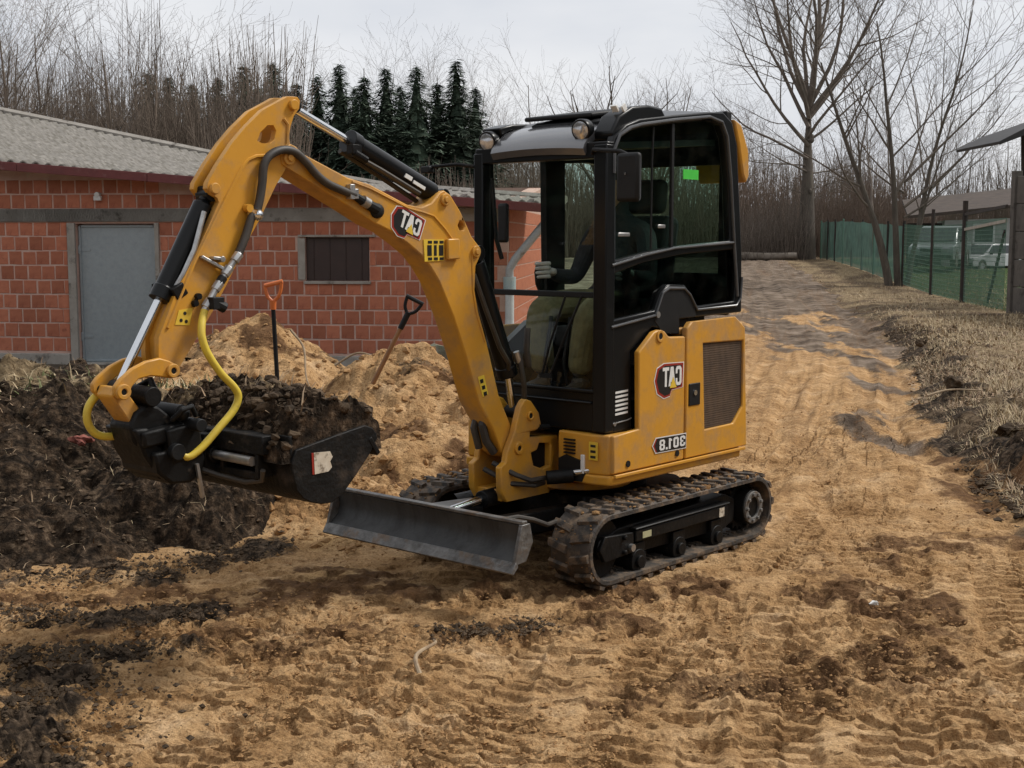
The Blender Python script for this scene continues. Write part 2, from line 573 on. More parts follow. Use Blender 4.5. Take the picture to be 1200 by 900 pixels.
def build_ground():
    K = 1304 * 1.6
    near, far = 3.35, 75.0
    n = int((1 / near - 1 / far) * K / 1.02)
    ys = 1 / np.linspace(1 / near, 1 / far, n)
    ys = np.concatenate([[-300, -120, -60, -35, -20, -8, -3, 0, 1.5, 2.5, 3.0], ys, [85, 100, 130, 180, 300, 600]])
    us = np.linspace(-0.45, 0.45, 860)
    us = np.concatenate([[-2.5, -1.5, -1.0, -0.75, -0.6, -0.52, -0.48], us, [0.48, 0.52, 0.6, 0.75, 1.0, 1.5, 2.5]])
    Y, U = np.meshgrid(ys, us, indexing='ij')
    X = U * np.maximum(np.abs(Y), 3.0)
    x, y = X.ravel(), Y.ravel()
    step = np.maximum(np.maximum(y, 3.0) ** 2 / K * 1.02, 0.0011 * np.maximum(y, 3))
    coarse = ((y < near) | (y > far) | (np.abs(U.ravel()) > 0.45))
    step = np.where(coarse, 0.6, step)
    z = base_z(x, y)
    e = x - np.interp(y, EDGE_Y, EDGE_X)
    wob = fbm(x, y, 0.8, 4, 5) * 0.28
    bank = smooth(0.0, 0.25, e + wob)
    # zones ---------------------------------------------------------
    soil = np.zeros_like(x)
    damp = np.zeros_like(x)
    for pts, w, s, d in DARK:
        dd, _, _ = dist_polyline(x, y, pts)
        rag = fbm(x, y, 0.35, 5, 9, step=step)
        k = smooth(w * 1.35, w * 0.30, dd + rag * w * 0.95) * np.clip(0.85 + 0.75 * fbm(x, y, 0.12, 4, 14, step=step, gain=0.7), 0, 1)
        soil = np.maximum(soil, k * s)
        damp = np.maximum(damp, k * d)
    # muddy track further up and the apron in front of the brick building
    mud = smooth(14.5, 24.5, y + fbm(x * 1.3, y * 0.28, 1.1, 5, 21, gain=0.65) * 8.0 + 0.6 * e) * (1 - bank)
    mid = smooth(0.9, 0.0, np.abs(e + 1.2 + 0.4 * fbm(x, y, 3, 3, 23)) - 0.5) * smooth(18, 24, y)
    mud = np.clip(mud * (1.0 + 0.45 * fbm(x * 1.5, y * 0.5, 0.9, 4, 22) * smooth(26, 18, y)), 0, 1)
    apron = smooth(9.4, 10.6, y + 0.4 * wob) * smooth(-1.5, -2.6, x + wob) * smooth(40, 30, y)
    apron = np.maximum(apron, smooth(13.2, 14.4, y + wob) * smooth(1.2, 0.4, x))
    edge_dirt = smooth(0.55, 0.0, np.abs(e + wob - 0.25)) * smooth(7.0, 8.5, y) * smooth(30, 22, y)
    edge_dirt = edge_dirt * np.clip(0.75 + 0.9 * fbm(x, y, 0.5, 4, 31), 0, 1)
    litter = bank * np.clip(0.55 + 0.8 * fbm(x, y, 0.7, 5, 33), 0.0, 1)
    litter = litter * smooth(5.0, 7.5, y)
    lower = smooth(13.5, 9.0, y) * bank * smooth(6.8, 8.0, y)       # dark disturbed bank close by
    lawn = smooth(0.0, 0.5, (x - np.interp(y, [20, 26, 62, 90], [9.3, 9.4, 15.0, 19.0]))) * smooth(15, 18, y) * smooth(66, 60, y)
    damp = np.maximum(damp, edge_dirt * 0.6)
    edge_dirt = edge_dirt * smooth(-0.12, 0.22, e + wob)
    soil = np.clip(np.maximum.reduce([soil, edge_dirt * 0.95, lower * np.clip(0.35 + 1.1 * fbm(x, y, 0.25, 5, 37, gain=0.7), 0, 0.9)]), 0, 1)
    damp = np.maximum(damp, 0.50 * smooth(0.05, 0.55, fbm(e / 0.22, y * 0.25, 1.3, 6, 42, gain=0.75)) * 0.75 * smooth(6.5, 9.5, y) * smooth(-6, -4.5, e) * (1 - bank))
    damp = np.clip(np.maximum(damp, 0.30 * np.clip(fbm(x, y, 1.4, 4, 41, step=step) + 0.15, 0, 1) * (1 - bank)), 0, 1)
    # relief --------------------------------------------------------
    tread = np.zeros_like(x)
    lanes = np.zeros_like(x)
    pitch = 0.092
    for pts, wgt in TREADS:
        dd, s, d = dist_polyline(x, y, pts)
        lane = smooth(0.145, 0.105, dd)
        zig = 0.5 * smooth(-0.014, 0.014, d)
        ph = s / pitch + zig + np.abs(d) * 2.2 + 0.35 * vnoise(x / 0.25, y / 0.25, 71)
        bars = 1 / (1 + np.exp(-8 * (np.sin(2 * np.pi * ph) - 0.1)))
        wear = np.clip(0.85 + 0.9 * fbm(x, y, 0.55, 3, 73 + int(wgt * 10)), 0.08, 1) * wgt
        berm = smooth(0.10, 0.14, dd) * smooth(0.23, 0.15, dd)
        lanes = np.maximum(lanes, lane * np.clip(wear, 0, 1))
        press = lane * np.clip(wear * 1.2, 0, 1)
        tread = tread * (1 - press) + wear * (-0.008 * lane - 0.032 * lane * bars * np.clip(1.9 - 1.6 * step / pitch, 0, 1) + 0.009 * berm)
    open_sand = (1 - bank) * (1 - apron)
    z = z + tread * open_sand
    rough = 0.8 * (1 - 0.85 * lanes) * np.clip(0.75 + 0.8 * fbm(x, y, 0.55, 3, 53), 0.15, 1.4)
    z = z + open_sand * (0.013 * fbm(x, y, 0.9, 3, 1, step=step) + 0.007 * fbm(x, y * 1.3, 0.22, 3, 2, step=step, gain=0.6)
                         + 0.010 * rough * np.tanh(4.5 * fbm(x * 0.8, y * 1.5, 0.12, 4, 3, step=step, gain=0.7))
                         - 0.034 * smooth(0.15, 0.36, fbm(x * 0.75, y * 1.6, 0.085, 3, 8, step=step, gain=0.7) + 0.55 * (rough - 0.85)) * np.clip(1.5 - 4 * step / 0.085, 0, 1)
                         + 0.006 * rough * fbm(x, y * 1.2, 0.045, 3, 4, step=step, gain=0.75))
    crumb = np.clip(fbm(x, y, 0.6, 3, 51) + 0.35 + 0.7 * damp, 0, 1)
    cl = fbm(x, y, 0.062, 3, 52, step=step, gain=0.6, ridged=True)
    z = z + open_sand * crumb * 0.015 * np.maximum(cl, -0.2)
    z = z + soil * (0.016 * fbm(x, y, 0.09, 4, 61, step=step, gain=0.75, billow=True) + 0.008)
    z = z + damp * open_sand * 0.012 * fbm(x, y, 0.05, 3, 62, step=step, gain=0.8, billow=True)
    rutf = smooth(6.0, 9.0, y) * (1 - bank) * smooth(-5.0, -4.0, e)
    z = z + rutf * (0.030 * fbm(e / 0.16, y * 0.25, 1.6, 3, 64, gain=0.6) + 0.03 * fbm(x * 1.4, y * 0.7, 0.5, 3, 69, step=step * 0.5))
    z = z + mud * 0.045 * fbm(x * 1.6, y * 0.6, 0.9, 4, 63, step=step)
    z = z + bank * (0.05 * fbm(x, y, 0.6, 3, 65, step=step) + 0.040 * fbm(x, y, 0.17, 4, 66, step=step, gain=0.7, billow=True) - 0.05 * lower * smooth(0.1, 0.5, fbm(x, y, 0.15, 4, 68, step=step, gain=0.7)))
    z = z + apron * 0.02 * fbm(x, y, 0.3, 5, 67, step=step)
    # the verge drops in a low broken lip along the dug edge
    z = z + 0.05 * edge_dirt
    nr, nc = len(ys), len(us)
    idx = np.arange(nr * nc).reshape(nr, nc)
    F = np.stack([idx[:-1, :-1], idx[:-1, 1:], idx[1:, 1:], idx[1:, :-1]], -1).reshape(-1, 4)
    me = np_mesh('ground', np.stack([x, y, z], -1), F, smoothed=False)
    for nm, ch in (('zone_a', (soil, np.clip(litter, 0, 1), damp, lawn)), ('zone_b', (mud, apron, mid * 0.0, bank))):
        at = me.attributes.new(nm, 'FLOAT_COLOR', 'POINT')
        at.data.foreach_set('color', np.stack(ch, -1).astype(np.float32).ravel())
    me.materials.append(ground_material())
    o = link('ground', me)
    tag(o, kind='structure')
    return o


def layered(name, layers, base, bump=0.85, bscale=45, rough=0.92):
    """sand and soil: colours laid over each other where a mask attribute (broken up by noise) says so"""
    m = bpy.data.materials.new(name)
    m.use_nodes = True
    t = m.node_tree
    N, L = t.nodes.new, t.links.new
    b = t.nodes['Principled BSDF']
    b.inputs['Roughness'].default_value = rough
    b.inputs['Specular IOR Level'].default_value = 0.08
    co = N('ShaderNodeTexCoord')

    def noise(scale, detail=7, rough_=0.62):
        n = N('ShaderNodeTexNoise')
        n.inputs['Scale'].default_value = scale
        n.inputs['Detail'].default_value = detail
        n.inputs['Roughness'].default_value = rough_
        L(co.outputs['Object'], n.inputs['Vector'])
        return n.outputs['Fac']

    def ramp(v, stops):
        r = N('ShaderNodeValToRGB')
        el = r.color_ramp.elements
        while len(el) < len(stops):
            el.new(0.5)
        for e_, (p, c) in zip(el, stops):
            e_.position, e_.color = p, (*c, 1)
        L(v, r.inputs['Fac'])
        return r.outputs['Color']

    col = ramp(noise(base[0]), base[1])
    spk = ramp(noise(95, 4, 0.7), [(0.30, (0.34, 0.29, 0.25)), (0.43, (0.78, 0.74, 0.70)), (0.54, (1, 1, 1)), (0.74, (1.18, 1.16, 1.12))])
    mm = N('ShaderNodeMix')
    mm.data_type = 'RGBA'
    mm.blend_type = 'MULTIPLY'
    mm.inputs['Factor'].default_value = 0.8
    L(col, mm.inputs['A'])
    L(spk, mm.inputs['B'])
    col = mm.outputs['Result']
    for sc2, lo in ((24, 0.55), (6.5, 0.66)):              # darker grains and damp flecks at two coarser sizes
        fl = ramp(noise(sc2, 5, 0.7), [(0.33, (lo, lo * 0.93, lo * 0.87)), (0.50, (1, 1, 1)), (0.70, (1.08, 1.07, 1.05))])
        m2 = N('ShaderNodeMix')
        m2.data_type = 'RGBA'
        m2.blend_type = 'MULTIPLY'
        m2.inputs['Factor'].default_value = 0.85
        L(col, m2.inputs['A'])
        L(fl, m2.inputs['B'])
        col = m2.outputs['Result']
    brk = noise(38, 7, 0.75)
    for attr, chan, (sc_, stops), soft in layers:
        at = N('ShaderNodeAttribute')
        at.attribute_name = attr
        if chan == 3:
            msk = at.outputs['Alpha']
        else:
            sp = N('ShaderNodeSeparateColor')
            L(at.outputs['Color'], sp.inputs['Color'])
            msk = sp.outputs[chan]
        ad = N('ShaderNodeMath')
        ad.operation = 'MULTIPLY_ADD'
        sb = N('ShaderNodeMath')
        sb.operation = 'SUBTRACT'
        L(brk, sb.inputs[0])
        sb.inputs[1].default_value = 0.5
        L(sb.outputs[0], ad.inputs[0])
        ad.inputs[1].default_value = soft
        L(msk, ad.inputs[2])
        mr = N('ShaderNodeMapRange')
        mr.interpolation_type = 'SMOOTHSTEP'
        mr.inputs['From Min'].default_value = 0.22
        mr.inputs['From Max'].default_value = 0.72
        L(ad.outputs[0], mr.inputs['Value'])
        mx = N('ShaderNodeMix')
        mx.data_type = 'RGBA'
        L(mr.outputs['Result'], mx.inputs['Factor'])
        L(col, mx.inputs['A'])
        L(ramp(noise(sc_), stops), mx.inputs['B'])
        col = mx.outputs['Result']
    L(col, b.inputs['Base Color'])
    nb = noise(bscale, 7, 0.7)
    nb2 = noise(9, 6, 0.65)
    am_ = N('ShaderNodeMath')
    am_.operation = 'MULTIPLY_ADD'
    L(nb2, am_.inputs[0])
    am_.inputs[1].default_value = 2.2
    L(nb, am_.inputs[2])
    nb = am_.outputs[0]
    bp = N('ShaderNodeBump')
    bp.inputs['Strength'].default_value = bump
    bp.inputs['Distance'].default_value = 0.03
    L(nb, bp.inputs['Height'])
    L(bp.outputs['Normal'], b.inputs['Normal'])
    return m


SAND = (3.2, [(0.30, (0.31, 0.178, 0.078)), (0.45, (0.47, 0.29, 0.138)), (0.58, (0.57, 0.37, 0.19)), (0.72, (0.66, 0.46, 0.27))])
SOIL = (20, [(0.34, (0.012, 0.009, 0.007)), (0.48, (0.036, 0.026, 0.018)), (0.60, (0.095, 0.066, 0.044)), (0.72, (0.21, 0.155, 0.105))])
DAMP = (14, [(0.30, (0.085, 0.045, 0.022)), (0.52, (0.155, 0.084, 0.040)), (0.72, (0.26, 0.15, 0.072))])
STRAW = (12, [(0.30, (0.075, 0.054, 0.033)), (0.48, (0.20, 0.145, 0.084)), (0.68, (0.40, 0.305, 0.185))])
MUD = (2.2, [(0.34, (0.070, 0.050, 0.036)), (0.50, (0.165, 0.124, 0.090)), (0.66, (0.28, 0.22, 0.168))])
APRON = (6, [(0.30, (0.075, 0.060, 0.046)), (0.52, (0.125, 0.10, 0.076)), (0.72, (0.20, 0.165, 0.125))])
BANK = (14, [(0.32, (0.045, 0.030, 0.019)), (0.50, (0.115, 0.080, 0.050)), (0.68, (0.22, 0.16, 0.10))])
LAWN = (10, [(0.30, (0.030, 0.052, 0.018)), (0.55, (0.055, 0.085, 0.030)), (0.75, (0.10, 0.12, 0.05))])


def ground_material():
    return layered('sandy_ground', [
        ('zone_b', 0, MUD, 1.2), ('zone_b', 1, APRON, 0.8), ('zone_a', 2, DAMP, 1.4), ('zone_b', 3, BANK, 1.0),
        ('zone_a', 1, STRAW, 1.0), ('zone_a', 3, LAWN, 0.5), ('zone_a', 0, SOIL, 1.1)], SAND)


ground = build_ground()

M['sand'] = layered('heaped_sand', [('zone_a', 0, SOIL, 1.0), ('zone_a', 2, DAMP, 0.9)], SAND)
M['soil'] = layered('dark_topsoil', [('zone_a', 1, STRAW, 1.0), ('zone_a', 2, DAMP, 0.9)], SOIL, bump=0.8, bscale=40)
M['clod_dark'] = mat('dark_clod', (0.030, 0.021, 0.013), (0.105, 0.072, 0.045), 9, 0.95, bump=0.6, bscale=60, spec=0.2)
M['clod_sand'] = mat('sand_crumb', (0.36, 0.21, 0.092), (0.24, 0.135, 0.06), 9, 0.95, bump=0.5, bscale=80, spec=0.2)
M['straw'] = mat('dry_straw', (0.52, 0.41, 0.25), (0.36, 0.27, 0.155), 3, 0.8, c3=(0.13, 0.095, 0.055), scale3=6, t3=0.58)
M['leaf'] = mat('dead_leaf', (0.24, 0.15, 0.085), (0.40, 0.29, 0.18), 4, 0.8, c3=(0.07, 0.045, 0.03), scale3=5, t3=0.6)
M['root'] = mat('pale_root', (0.36, 0.27, 0.17), (0.22, 0.15, 0.09), 18, 0.8)
M['grass'] = mat('green_grass', (0.085, 0.11, 0.03), (0.14, 0.15, 0.05), 6, 0.7)


# ------------------------------------------------------------------ loose heaps: height fields of their own
def heap(name, m, cx, cy, rx, ry, height_fn, zone_fn=None, cell=0.018, rough=1.0, seed=0, label=None, group=None, cat='heap', cell_y=None, crev=0.02):
    xs = np.arange(cx - rx, cx + rx + cell, cell)
    ys = np.arange(cy - ry, cy + ry, cell_y or cell)
    X, Y = np.meshgrid(xs, ys)
    x, y = X.ravel(), Y.ravel()
    h = height_fn(x, y)
    body = smooth(-0.02, 0.10, h)
    st = np.full_like(x, cell * 1.2)
    n = (0.10 * fbm(x, y, 0.7, 3, seed + 1) + 0.045 * fbm(x, y, 0.30, 3, seed + 2, gain=0.55)
         + 0.015 * fbm(x, y, 0.10, 3, seed + 3, billow=True, gain=0.8, step=st) - crev * smooth(0.15, 0.5, fbm(x, y, 0.13, 4, seed + 4, gain=0.7, step=st)))
    z = base_z(x, y) + h + rough * n * body
    z = np.where(h <= -0.03, base_z(x, y) - 0.12, z)
    idx = np.arange(len(ys) * len(xs)).reshape(len(ys), len(xs))
    F = np.stack([idx[:-1, :-1], idx[:-1, 1:], idx[1:, 1:], idx[1:, :-1]], -1).reshape(-1, 4)
    K = (h > -0.10)[F].any(1).reshape(len(ys) - 1, len(xs) - 1)
    seed_c = int(np.argmax(np.where(K.ravel(), h[F].mean(1), -9)))
    R0 = np.zeros_like(K)
    R0.flat[seed_c] = True
    while True:                                           # keep the piece joined to the summit
        G = R0.copy()
        for _ in range(12):
            G[1:] |= G[:-1]
            G[:-1] |= G[1:]
            G[:, 1:] |= G[:, :-1]
            G[:, :-1] |= G[:, 1:]
            G &= K
        if (G == R0).all():
            break
        R0 = G
    F = F[R0.ravel()]
    used = np.unique(F)
    mp = np.full(len(x), -1)
    mp[used] = np.arange(len(used))
    V = np.stack([x, y, z], -1)[used]
    me = np_mesh(name, V, mp[F], smoothed=False)
    zz = zone_fn(x, y, h) if zone_fn else (0 * x, 0 * x, 0 * x)
    at = me.attributes.new('zone_a', 'FLOAT_COLOR', 'POINT')
    at.data.foreach_set('color', np.stack([*zz, 0 * x], -1)[used].astype(np.float32).ravel())
    me.materials.append(m)
    o = link(name, me)
    tag(o, label, cat, group)
    return o, (x[used], y[used], V[:, 2], h[used])


def soil_heap_h(x, y):
    w = 0.22 * fbm(x, y, 0.9, 3, 81)
    front = np.interp(x, [-6, -2.5, -1.9, -1.55, -1.35, -1.0], [6.0, 6.05, 6.12, 6.45, 7.0, 7.6])
    d = y - front + w * 0.6
    side = smooth(-1.05, -1.75, x - 0.10 * (y - 6.5) * 0 + w)
    prof = np.interp(d, [-0.3, 0.0, 0.35, 0.9, 1.5, 2.2, 3.0, 3.9, 4.6], [-0.2, 0.0, 0.20, 0.37, 0.53, 0.62, 0.50, 0.12, -0.15])
    left = 1.0 + 0.10 * smooth(-2.2, -3.2, x)
    return np.where(prof > 0, prof * side * left - 0.12 * (1 - side), prof)


def soil_zone(x, y, h):
    tuft = smooth(0.15, 0.5, fbm(x, y, 0.5, 4, 85)) * smooth(0.40, 0.58, h) * 0.8
    brown = smooth(0.3, 0.8, fbm(x, y, 0.7, 4, 86)) * 0.30
    return 0 * x, tuft, brown


soil_heap, SH = heap('soil_heap', M['soil'], -3.1, 8.3, 2.3, 2.6, soil_heap_h, soil_zone, cell=0.0155, rough=1.25, seed=100, crev=0.045,
                     label='long heap of black topsoil with clods on the left below the yellow hose')


def cone(cx, cy, rx, ry, H, p=1.15, seed=0, wob=0.18):
    def f(x, y):
        w = wob * fbm(x, y, 0.8, 4, seed)
        r = np.sqrt(((x - cx) / rx) ** 2 + ((y - cy) / ry) ** 2) + w
        return H * (1 - r ** p) * np.where(r < 1, 1, 1.2)
    return f


def sand_zone(x, y, h):
    return 0.55 * smooth(0.25, 0.7, fbm(x, y, 0.6, 4, 91)) * smooth(0.0, 0.2, h), 0 * x, 0.75 * smooth(0.0, 0.5, fbm(x, y, 0.5, 4, 92))


def ridge_a(x, y):
    return np.maximum(cone(-2.78, 14.5, 1.35, 1.3, 0.86, 1.1, 93, 0.10)(x, y), cone(-3.4, 13.9, 1.1, 1.1, 0.45, 1.1, 94)(x, y))


sand_heap, SA = heap('sand_heap', M['sand'], -2.9, 14.3, 2.0, 1.7, ridge_a, sand_zone, cell=0.02, rough=0.7, seed=200,
                     label='peaked heap of tan sand against the brick wall behind the orange handled shovel')


def ridge_b(x, y):
    a = cone(-0.25, 10.9, 1.65, 2.0, 0.70, 1.5, 95, 0.22)(x, y)
    b = cone(-1.25, 11.9, 1.3, 1.5, 0.36, 1.3, 96, 0.2)(x, y)
    d = cone(-0.55, 9.1, 1.0, 1.3, 0.34, 1.2, 98, 0.22)(x, y)
    return np.maximum.reduce([a, b, d])


sand_bank, SB = heap('sand_heap', M['sand'], -0.2, 11.0, 2.7, 3.1, ridge_b, sand_zone, cell=0.020, rough=1.1, seed=300,
                     label='broad dug sand heap behind the excavator boom with the wooden shovel in it')
ridge_c = cone(3.62, 7.85, 0.62, 0.95, 0.42, 1.5, 99, 0.15)
sand_side, SC = heap('sand_heap', M['sand'], 3.7, 7.8, 1.1, 1.3, ridge_c, sand_zone, cell=0.012, rough=0.5, seed=400,
                     label='small rounded sand heap at the right edge below the grassy bank')
ridge_d = cone(-1.05, 7.55, 0.75, 0.8, 0.20, 1.2, 87, 0.25)
sand_low, SD = heap('sand_heap', M['sand'], -1.05, 7.5, 1.1, 1.1, ridge_d, sand_zone, cell=0.011, rough=0.9, seed=500,
                    label='low spill of sand on the ground under the raised bucket')

_rs = np.random.RandomState(5)
_ico_v = np.array([Vector(p).normalized() for p in [(0, 1, 1.618), (0, -1, 1.618), (0, 1, -1.618), (0, -1, -1.618), (1, 1.618, 0), (-1, 1.618, 0), (1, -1.618, 0), (-1, -1.618, 0), (1.618, 0, 1), (-1.618, 0, 1), (1.618, 0, -1), (-1.618, 0, -1)]])
_ico_f = np.array([(0, 1, 8), (0, 9, 1), (0, 8, 4), (0, 4, 5), (0, 5, 9), (1, 6, 8), (8, 6, 10), (8, 10, 4), (4, 10, 2), (4, 2, 5), (5, 2, 11), (5, 11, 9), (9, 11, 7), (9, 7, 1), (1, 7, 6), (3, 6, 7), (3, 10, 6), (3, 2, 10), (3, 11, 2), (3, 7, 11)])


_oct_v = np.array([(1, 0, 0), (-1, 0, 0), (0, 1, 0), (0, -1, 0), (0, 0, 1), (0, 0, -1)], dtype=float)
_oct_f = np.array([(0, 2, 4), (2, 1, 4), (1, 3, 4), (3, 0, 4), (2, 0, 5), (1, 2, 5), (3, 1, 5), (0, 3, 5)])


def scatter_clods(name, m, pts, sizes, label=None, flat=0.7, parent=None, coarse=False):
    n = len(pts)
    bv, bf = (_oct_v, _oct_f) if coarse else (_ico_v, _ico_f)
    k = len(bv)
    j = 1 + 0.34 * (_rs.rand(n, k, 1) - 0.5) * 2
    V = bv[None] * j * (0.7 + 0.6 * _rs.rand(n, 1, 3)) * np.array([1, 1, flat])
    a = _rs.rand(n) * 6.28
    c, s = np.cos(a)[:, None], np.sin(a)[:, None]
    V = np.stack([V[..., 0] * c - V[..., 1] * s, V[..., 0] * s + V[..., 1] * c, V[..., 2]], -1)
    V = V * sizes[:, None, None] + pts[:, None, :]
    F = (bf[None] + (np.arange(n) * k)[:, None, None]).reshape(-1, 3)
    o = link(name, np_mesh(name, V.reshape(-1, 3), F, m, smoothed=False), parent)
    tag(o, label, None, None, 'stuff')
    return o


def pick(arr, n, cond):
    x, y, z, h = arr
    ok = np.where(cond(x, y, z, h))[0]
    i = ok[_rs.randint(0, len(ok), n)]
    return np.stack([x[i], y[i], z[i]], -1)


p = np.concatenate([pick(SH, 6500, lambda x, y, z, h: h > 0.02), pick(SH, 900, lambda x, y, z, h: (h > -0.03) & (h < 0.08))])
s = 0.005 + 0.018 * _rs.rand(len(p)) ** 3
scatter_clods('soil_clods', M['clod_dark'], p, s, coarse=True)


def at_ground(xy):
    return np.stack([xy[:, 0], xy[:, 1], base_z(xy[:, 0], xy[:, 1])], -1)


# crumbs of sand over the driven ground, dark clods along the dug edge and in the soil streaks
n = 22000
yy = 1 / (1 / 3.6 + _rs.rand(n) * (1 / 15 - 1 / 3.6))
xx = (_rs.rand(n) - 0.5) * 0.86 * yy
ok = (xx < np.interp(yy, EDGE_Y, EDGE_X)) & (fbm(xx, yy, 0.7, 3, 55) > -0.15)
xy = np.stack([xx, yy], -1)[ok]
scatter_clods('sand_crumbs', M['clod_sand'], at_ground(xy) + [0, 0, 0.004], 0.003 + 0.012 * _rs.rand(len(xy)) ** 4, flat=0.6, coarse=True)
P = []
for pts, w, so, d in DARK:
    if so < 0.2:
        continue
    for k in range(int(2200 * so)):
        i = _rs.randint(0, len(pts) - 1)
        t = _rs.rand()
        P.append((pts[i][0] * (1 - t) + pts[i + 1][0] * t + _rs.randn() * w * 0.6, pts[i][1] * (1 - t) + pts[i + 1][1] * t + _rs.randn() * w * 0.6))
for k in range(6000):
    y = 7.2 + 14 * _rs.rand() ** 1.6
    P.append((np.interp(y, EDGE_Y, EDGE_X) + 0.25 + abs(_rs.randn()) * 0.55 * _rs.rand() - 0.15 * _rs.rand(), y))
for k in range(3200):
    y = 6.9 + 5 * _rs.rand()
    P.append((np.interp(y, EDGE_Y, EDGE_X) + 2.4 * _rs.rand(), y))
xy = np.array(P)
scatter_clods('dark_clods', M['clod_dark'], at_ground(xy) + [0, 0, 0.015], (0.003 + 0.013 * _rs.rand(len(xy)) ** 4) * (1 + 2.2 * smooth(6.5, 8.5, xy[:, 1])), coarse=True)


def blades(name, m, pts, length, width, lean, label=None):
    """many thin bent blades as one mesh"""
    n = len(pts)
    a = _rs.rand(n) * 6.28
    L = length * (0.5 + 0.8 * _rs.rand(n))
    ln = lean * (0.3 + _rs.rand(n))
    d = np.stack([np.cos(a), np.sin(a), 0 * a], -1)
    w = np.stack([-np.sin(a), np.cos(a), 0 * a], -1) * (width * (0.6 + 0.8 * _rs.rand(n)))[:, None]
    up = np.array([0, 0, 1.0])
    mid = pts + d * (L * 0.35 * ln)[:, None] + up * (L * 0.55 * np.cos(np.minimum(ln, 1.5)))[:, None]
    tip = pts + d * (L * np.minimum(ln, 1.2) * 0.9)[:, None] + up * (L * np.cos(np.minimum(ln * 1.25, 1.52)))[:, None]
    V = np.stack([pts - w, pts + w, mid - w * 0.7, mid + w * 0.7, tip], 1).reshape(-1, 3)
    o = np.arange(n)[:, None, None] * 5
    F = (np.array([(0, 1, 3), (0, 3, 2), (2, 3, 4)])[None] + o).reshape(-1, 3)
    ob = link(name, np_mesh(name, V, F, m, smoothed=True))
    tag(ob, label, None, None, 'stuff')
    return ob


# dry grass and leaf litter over the right-hand bank and verge
n = 52000
yy = 1 / (1 / 7.3 + _rs.rand(n) * (1 / 60 - 1 / 7.3))
ee = _rs.rand(n) ** 0.8 * np.minimum(0.40 * yy + 0.6 - np.interp(yy, EDGE_Y, EDGE_X) + 0.4, 99)
ok = (ee > 0.15 + 0.2 * _rs.rand(n)) & (fbm(np.interp(yy, EDGE_Y, EDGE_X) + ee, yy, 0.9, 4, 33) > -0.28 + 0.5 * smooth(12, 7, yy))
xy = np.stack([np.interp(yy, EDGE_Y, EDGE_X) + ee, yy], -1)[ok]
blades('dry_grass', M['straw'], at_ground(xy), 0.15, 0.004, 1.3)
n = 12000
yy = 1 / (1 / 11 + _rs.rand(n) * (1 / 40 - 1 / 8))
xx = np.interp(yy, EDGE_Y, EDGE_X) + _rs.rand(n) * 0.30 * yy
p = at_ground(np.stack([xx, yy], -1)) + [0, 0, 0.03]
blades('fallen_leaves', M['leaf'], p, 0.05, 0.015, 1.6)
n = 16000
yy = 7.0 + 9.5 * _rs.rand(n) ** 1.2
xx = np.interp(yy, EDGE_Y, EDGE_X) + 0.15 + _rs.rand(n) ** 1.3 * 2.6
blades('bank_litter', M['straw'], at_ground(np.stack([xx, yy], -1)) + [0, 0, 0.02], 0.09, 0.0025, 1.5)
blades('bank_twigs', M['leaf'], at_ground(np.stack([xx, yy], -1))[::2] + [0.02, 0.03, 0.03], 0.10, 0.004, 1.6)
xy = []
for k in range(260):                                     # sod tufts on the crest of the topsoil heap
    i = _rs.randint(0, 9)
    q = [(-2.75, 8.7), (-2.5, 8.9), (-2.9, 8.3), (-2.2, 8.6), (-3.0, 7.9), (-2.55, 8.2), (-3.2, 9.0), (-2.1, 8.95), (-1.9, 8.3)][i]
    x, y = q[0] + _rs.randn() * 0.09, q[1] + _rs.randn() * 0.09
    xy.append((x, y, float(base_z(x, y)) + float(soil_heap_h(np.array([x]), np.array([y]))[0]) + 0.05))
blades('sod_tufts', M['grass'], np.array(xy), 0.10, 0.004, 1.2)
blades('sod_straw', M['straw'], np.array(xy) + _rs.randn(260, 3) * [0.12, 0.12, 0.01], 0.12, 0.004, 1.4)

# fibres, straw and root ends sticking out of the topsoil heap
fp = pick(SH, 2600, lambda x, y, z, h: h > 0.05)
blades('heap_fibres', M['straw'], fp[:1300], 0.07, 0.0018, 1.5)
blades('heap_roots', M['leaf'], fp[1300:], 0.07, 0.0028, 1.6)

# lumps that have rolled down the dug sand heaps
for arr, n in ((SB, 2600), (SA, 900), (SD, 500)):
    p = pick(arr, n, lambda x, y, z, h: h > 0.0)
    scatter_clods('sand_lumps', M['clod_sand'], p, 0.008 + 0.034 * _rs.rand(len(p)) ** 3, flat=0.75)


# ================================================================== BRICK BUILDING
M['brick'] = mat('hollow_clay_brick', (0.45, 0.170, 0.100), (0.37, 0.130, 0.078), 9, 0.9, c3=(0.17, 0.06, 0.042), scale3=7, t3=0.66, bump=0.25, bscale=45, rand=0.20, spec=0.15)
M['mortar'] = mat('smeared_mortar', (0.58, 0.40, 0.33), (0.48, 0.29, 0.23), 5, 0.92, c3=(0.50, 0.42, 0.35), scale3=6, t3=0.62, bump=0.3, bscale=50)
M['concrete'] = mat('weathered_concrete', (0.37, 0.34, 0.30), (0.28, 0.255, 0.22), 4, 0.9, c3=(0.12, 0.105, 0.09), scale3=6, t3=0.62, bump=0.3, bscale=40)
M['galv'] = mat('galvanised_sheet', (0.34, 0.385, 0.405), (0.29, 0.33, 0.35), 18, 0.42, 0.35, c3=(0.33, 0.365, 0.38), scale3=28, t3=0.56, bump=0.04, bscale=30)
M['shutter'] = mat('brown_sheet', (0.046, 0.026, 0.022), (0.036, 0.021, 0.018), 8, 0.5, bump=0.05, bscale=30)
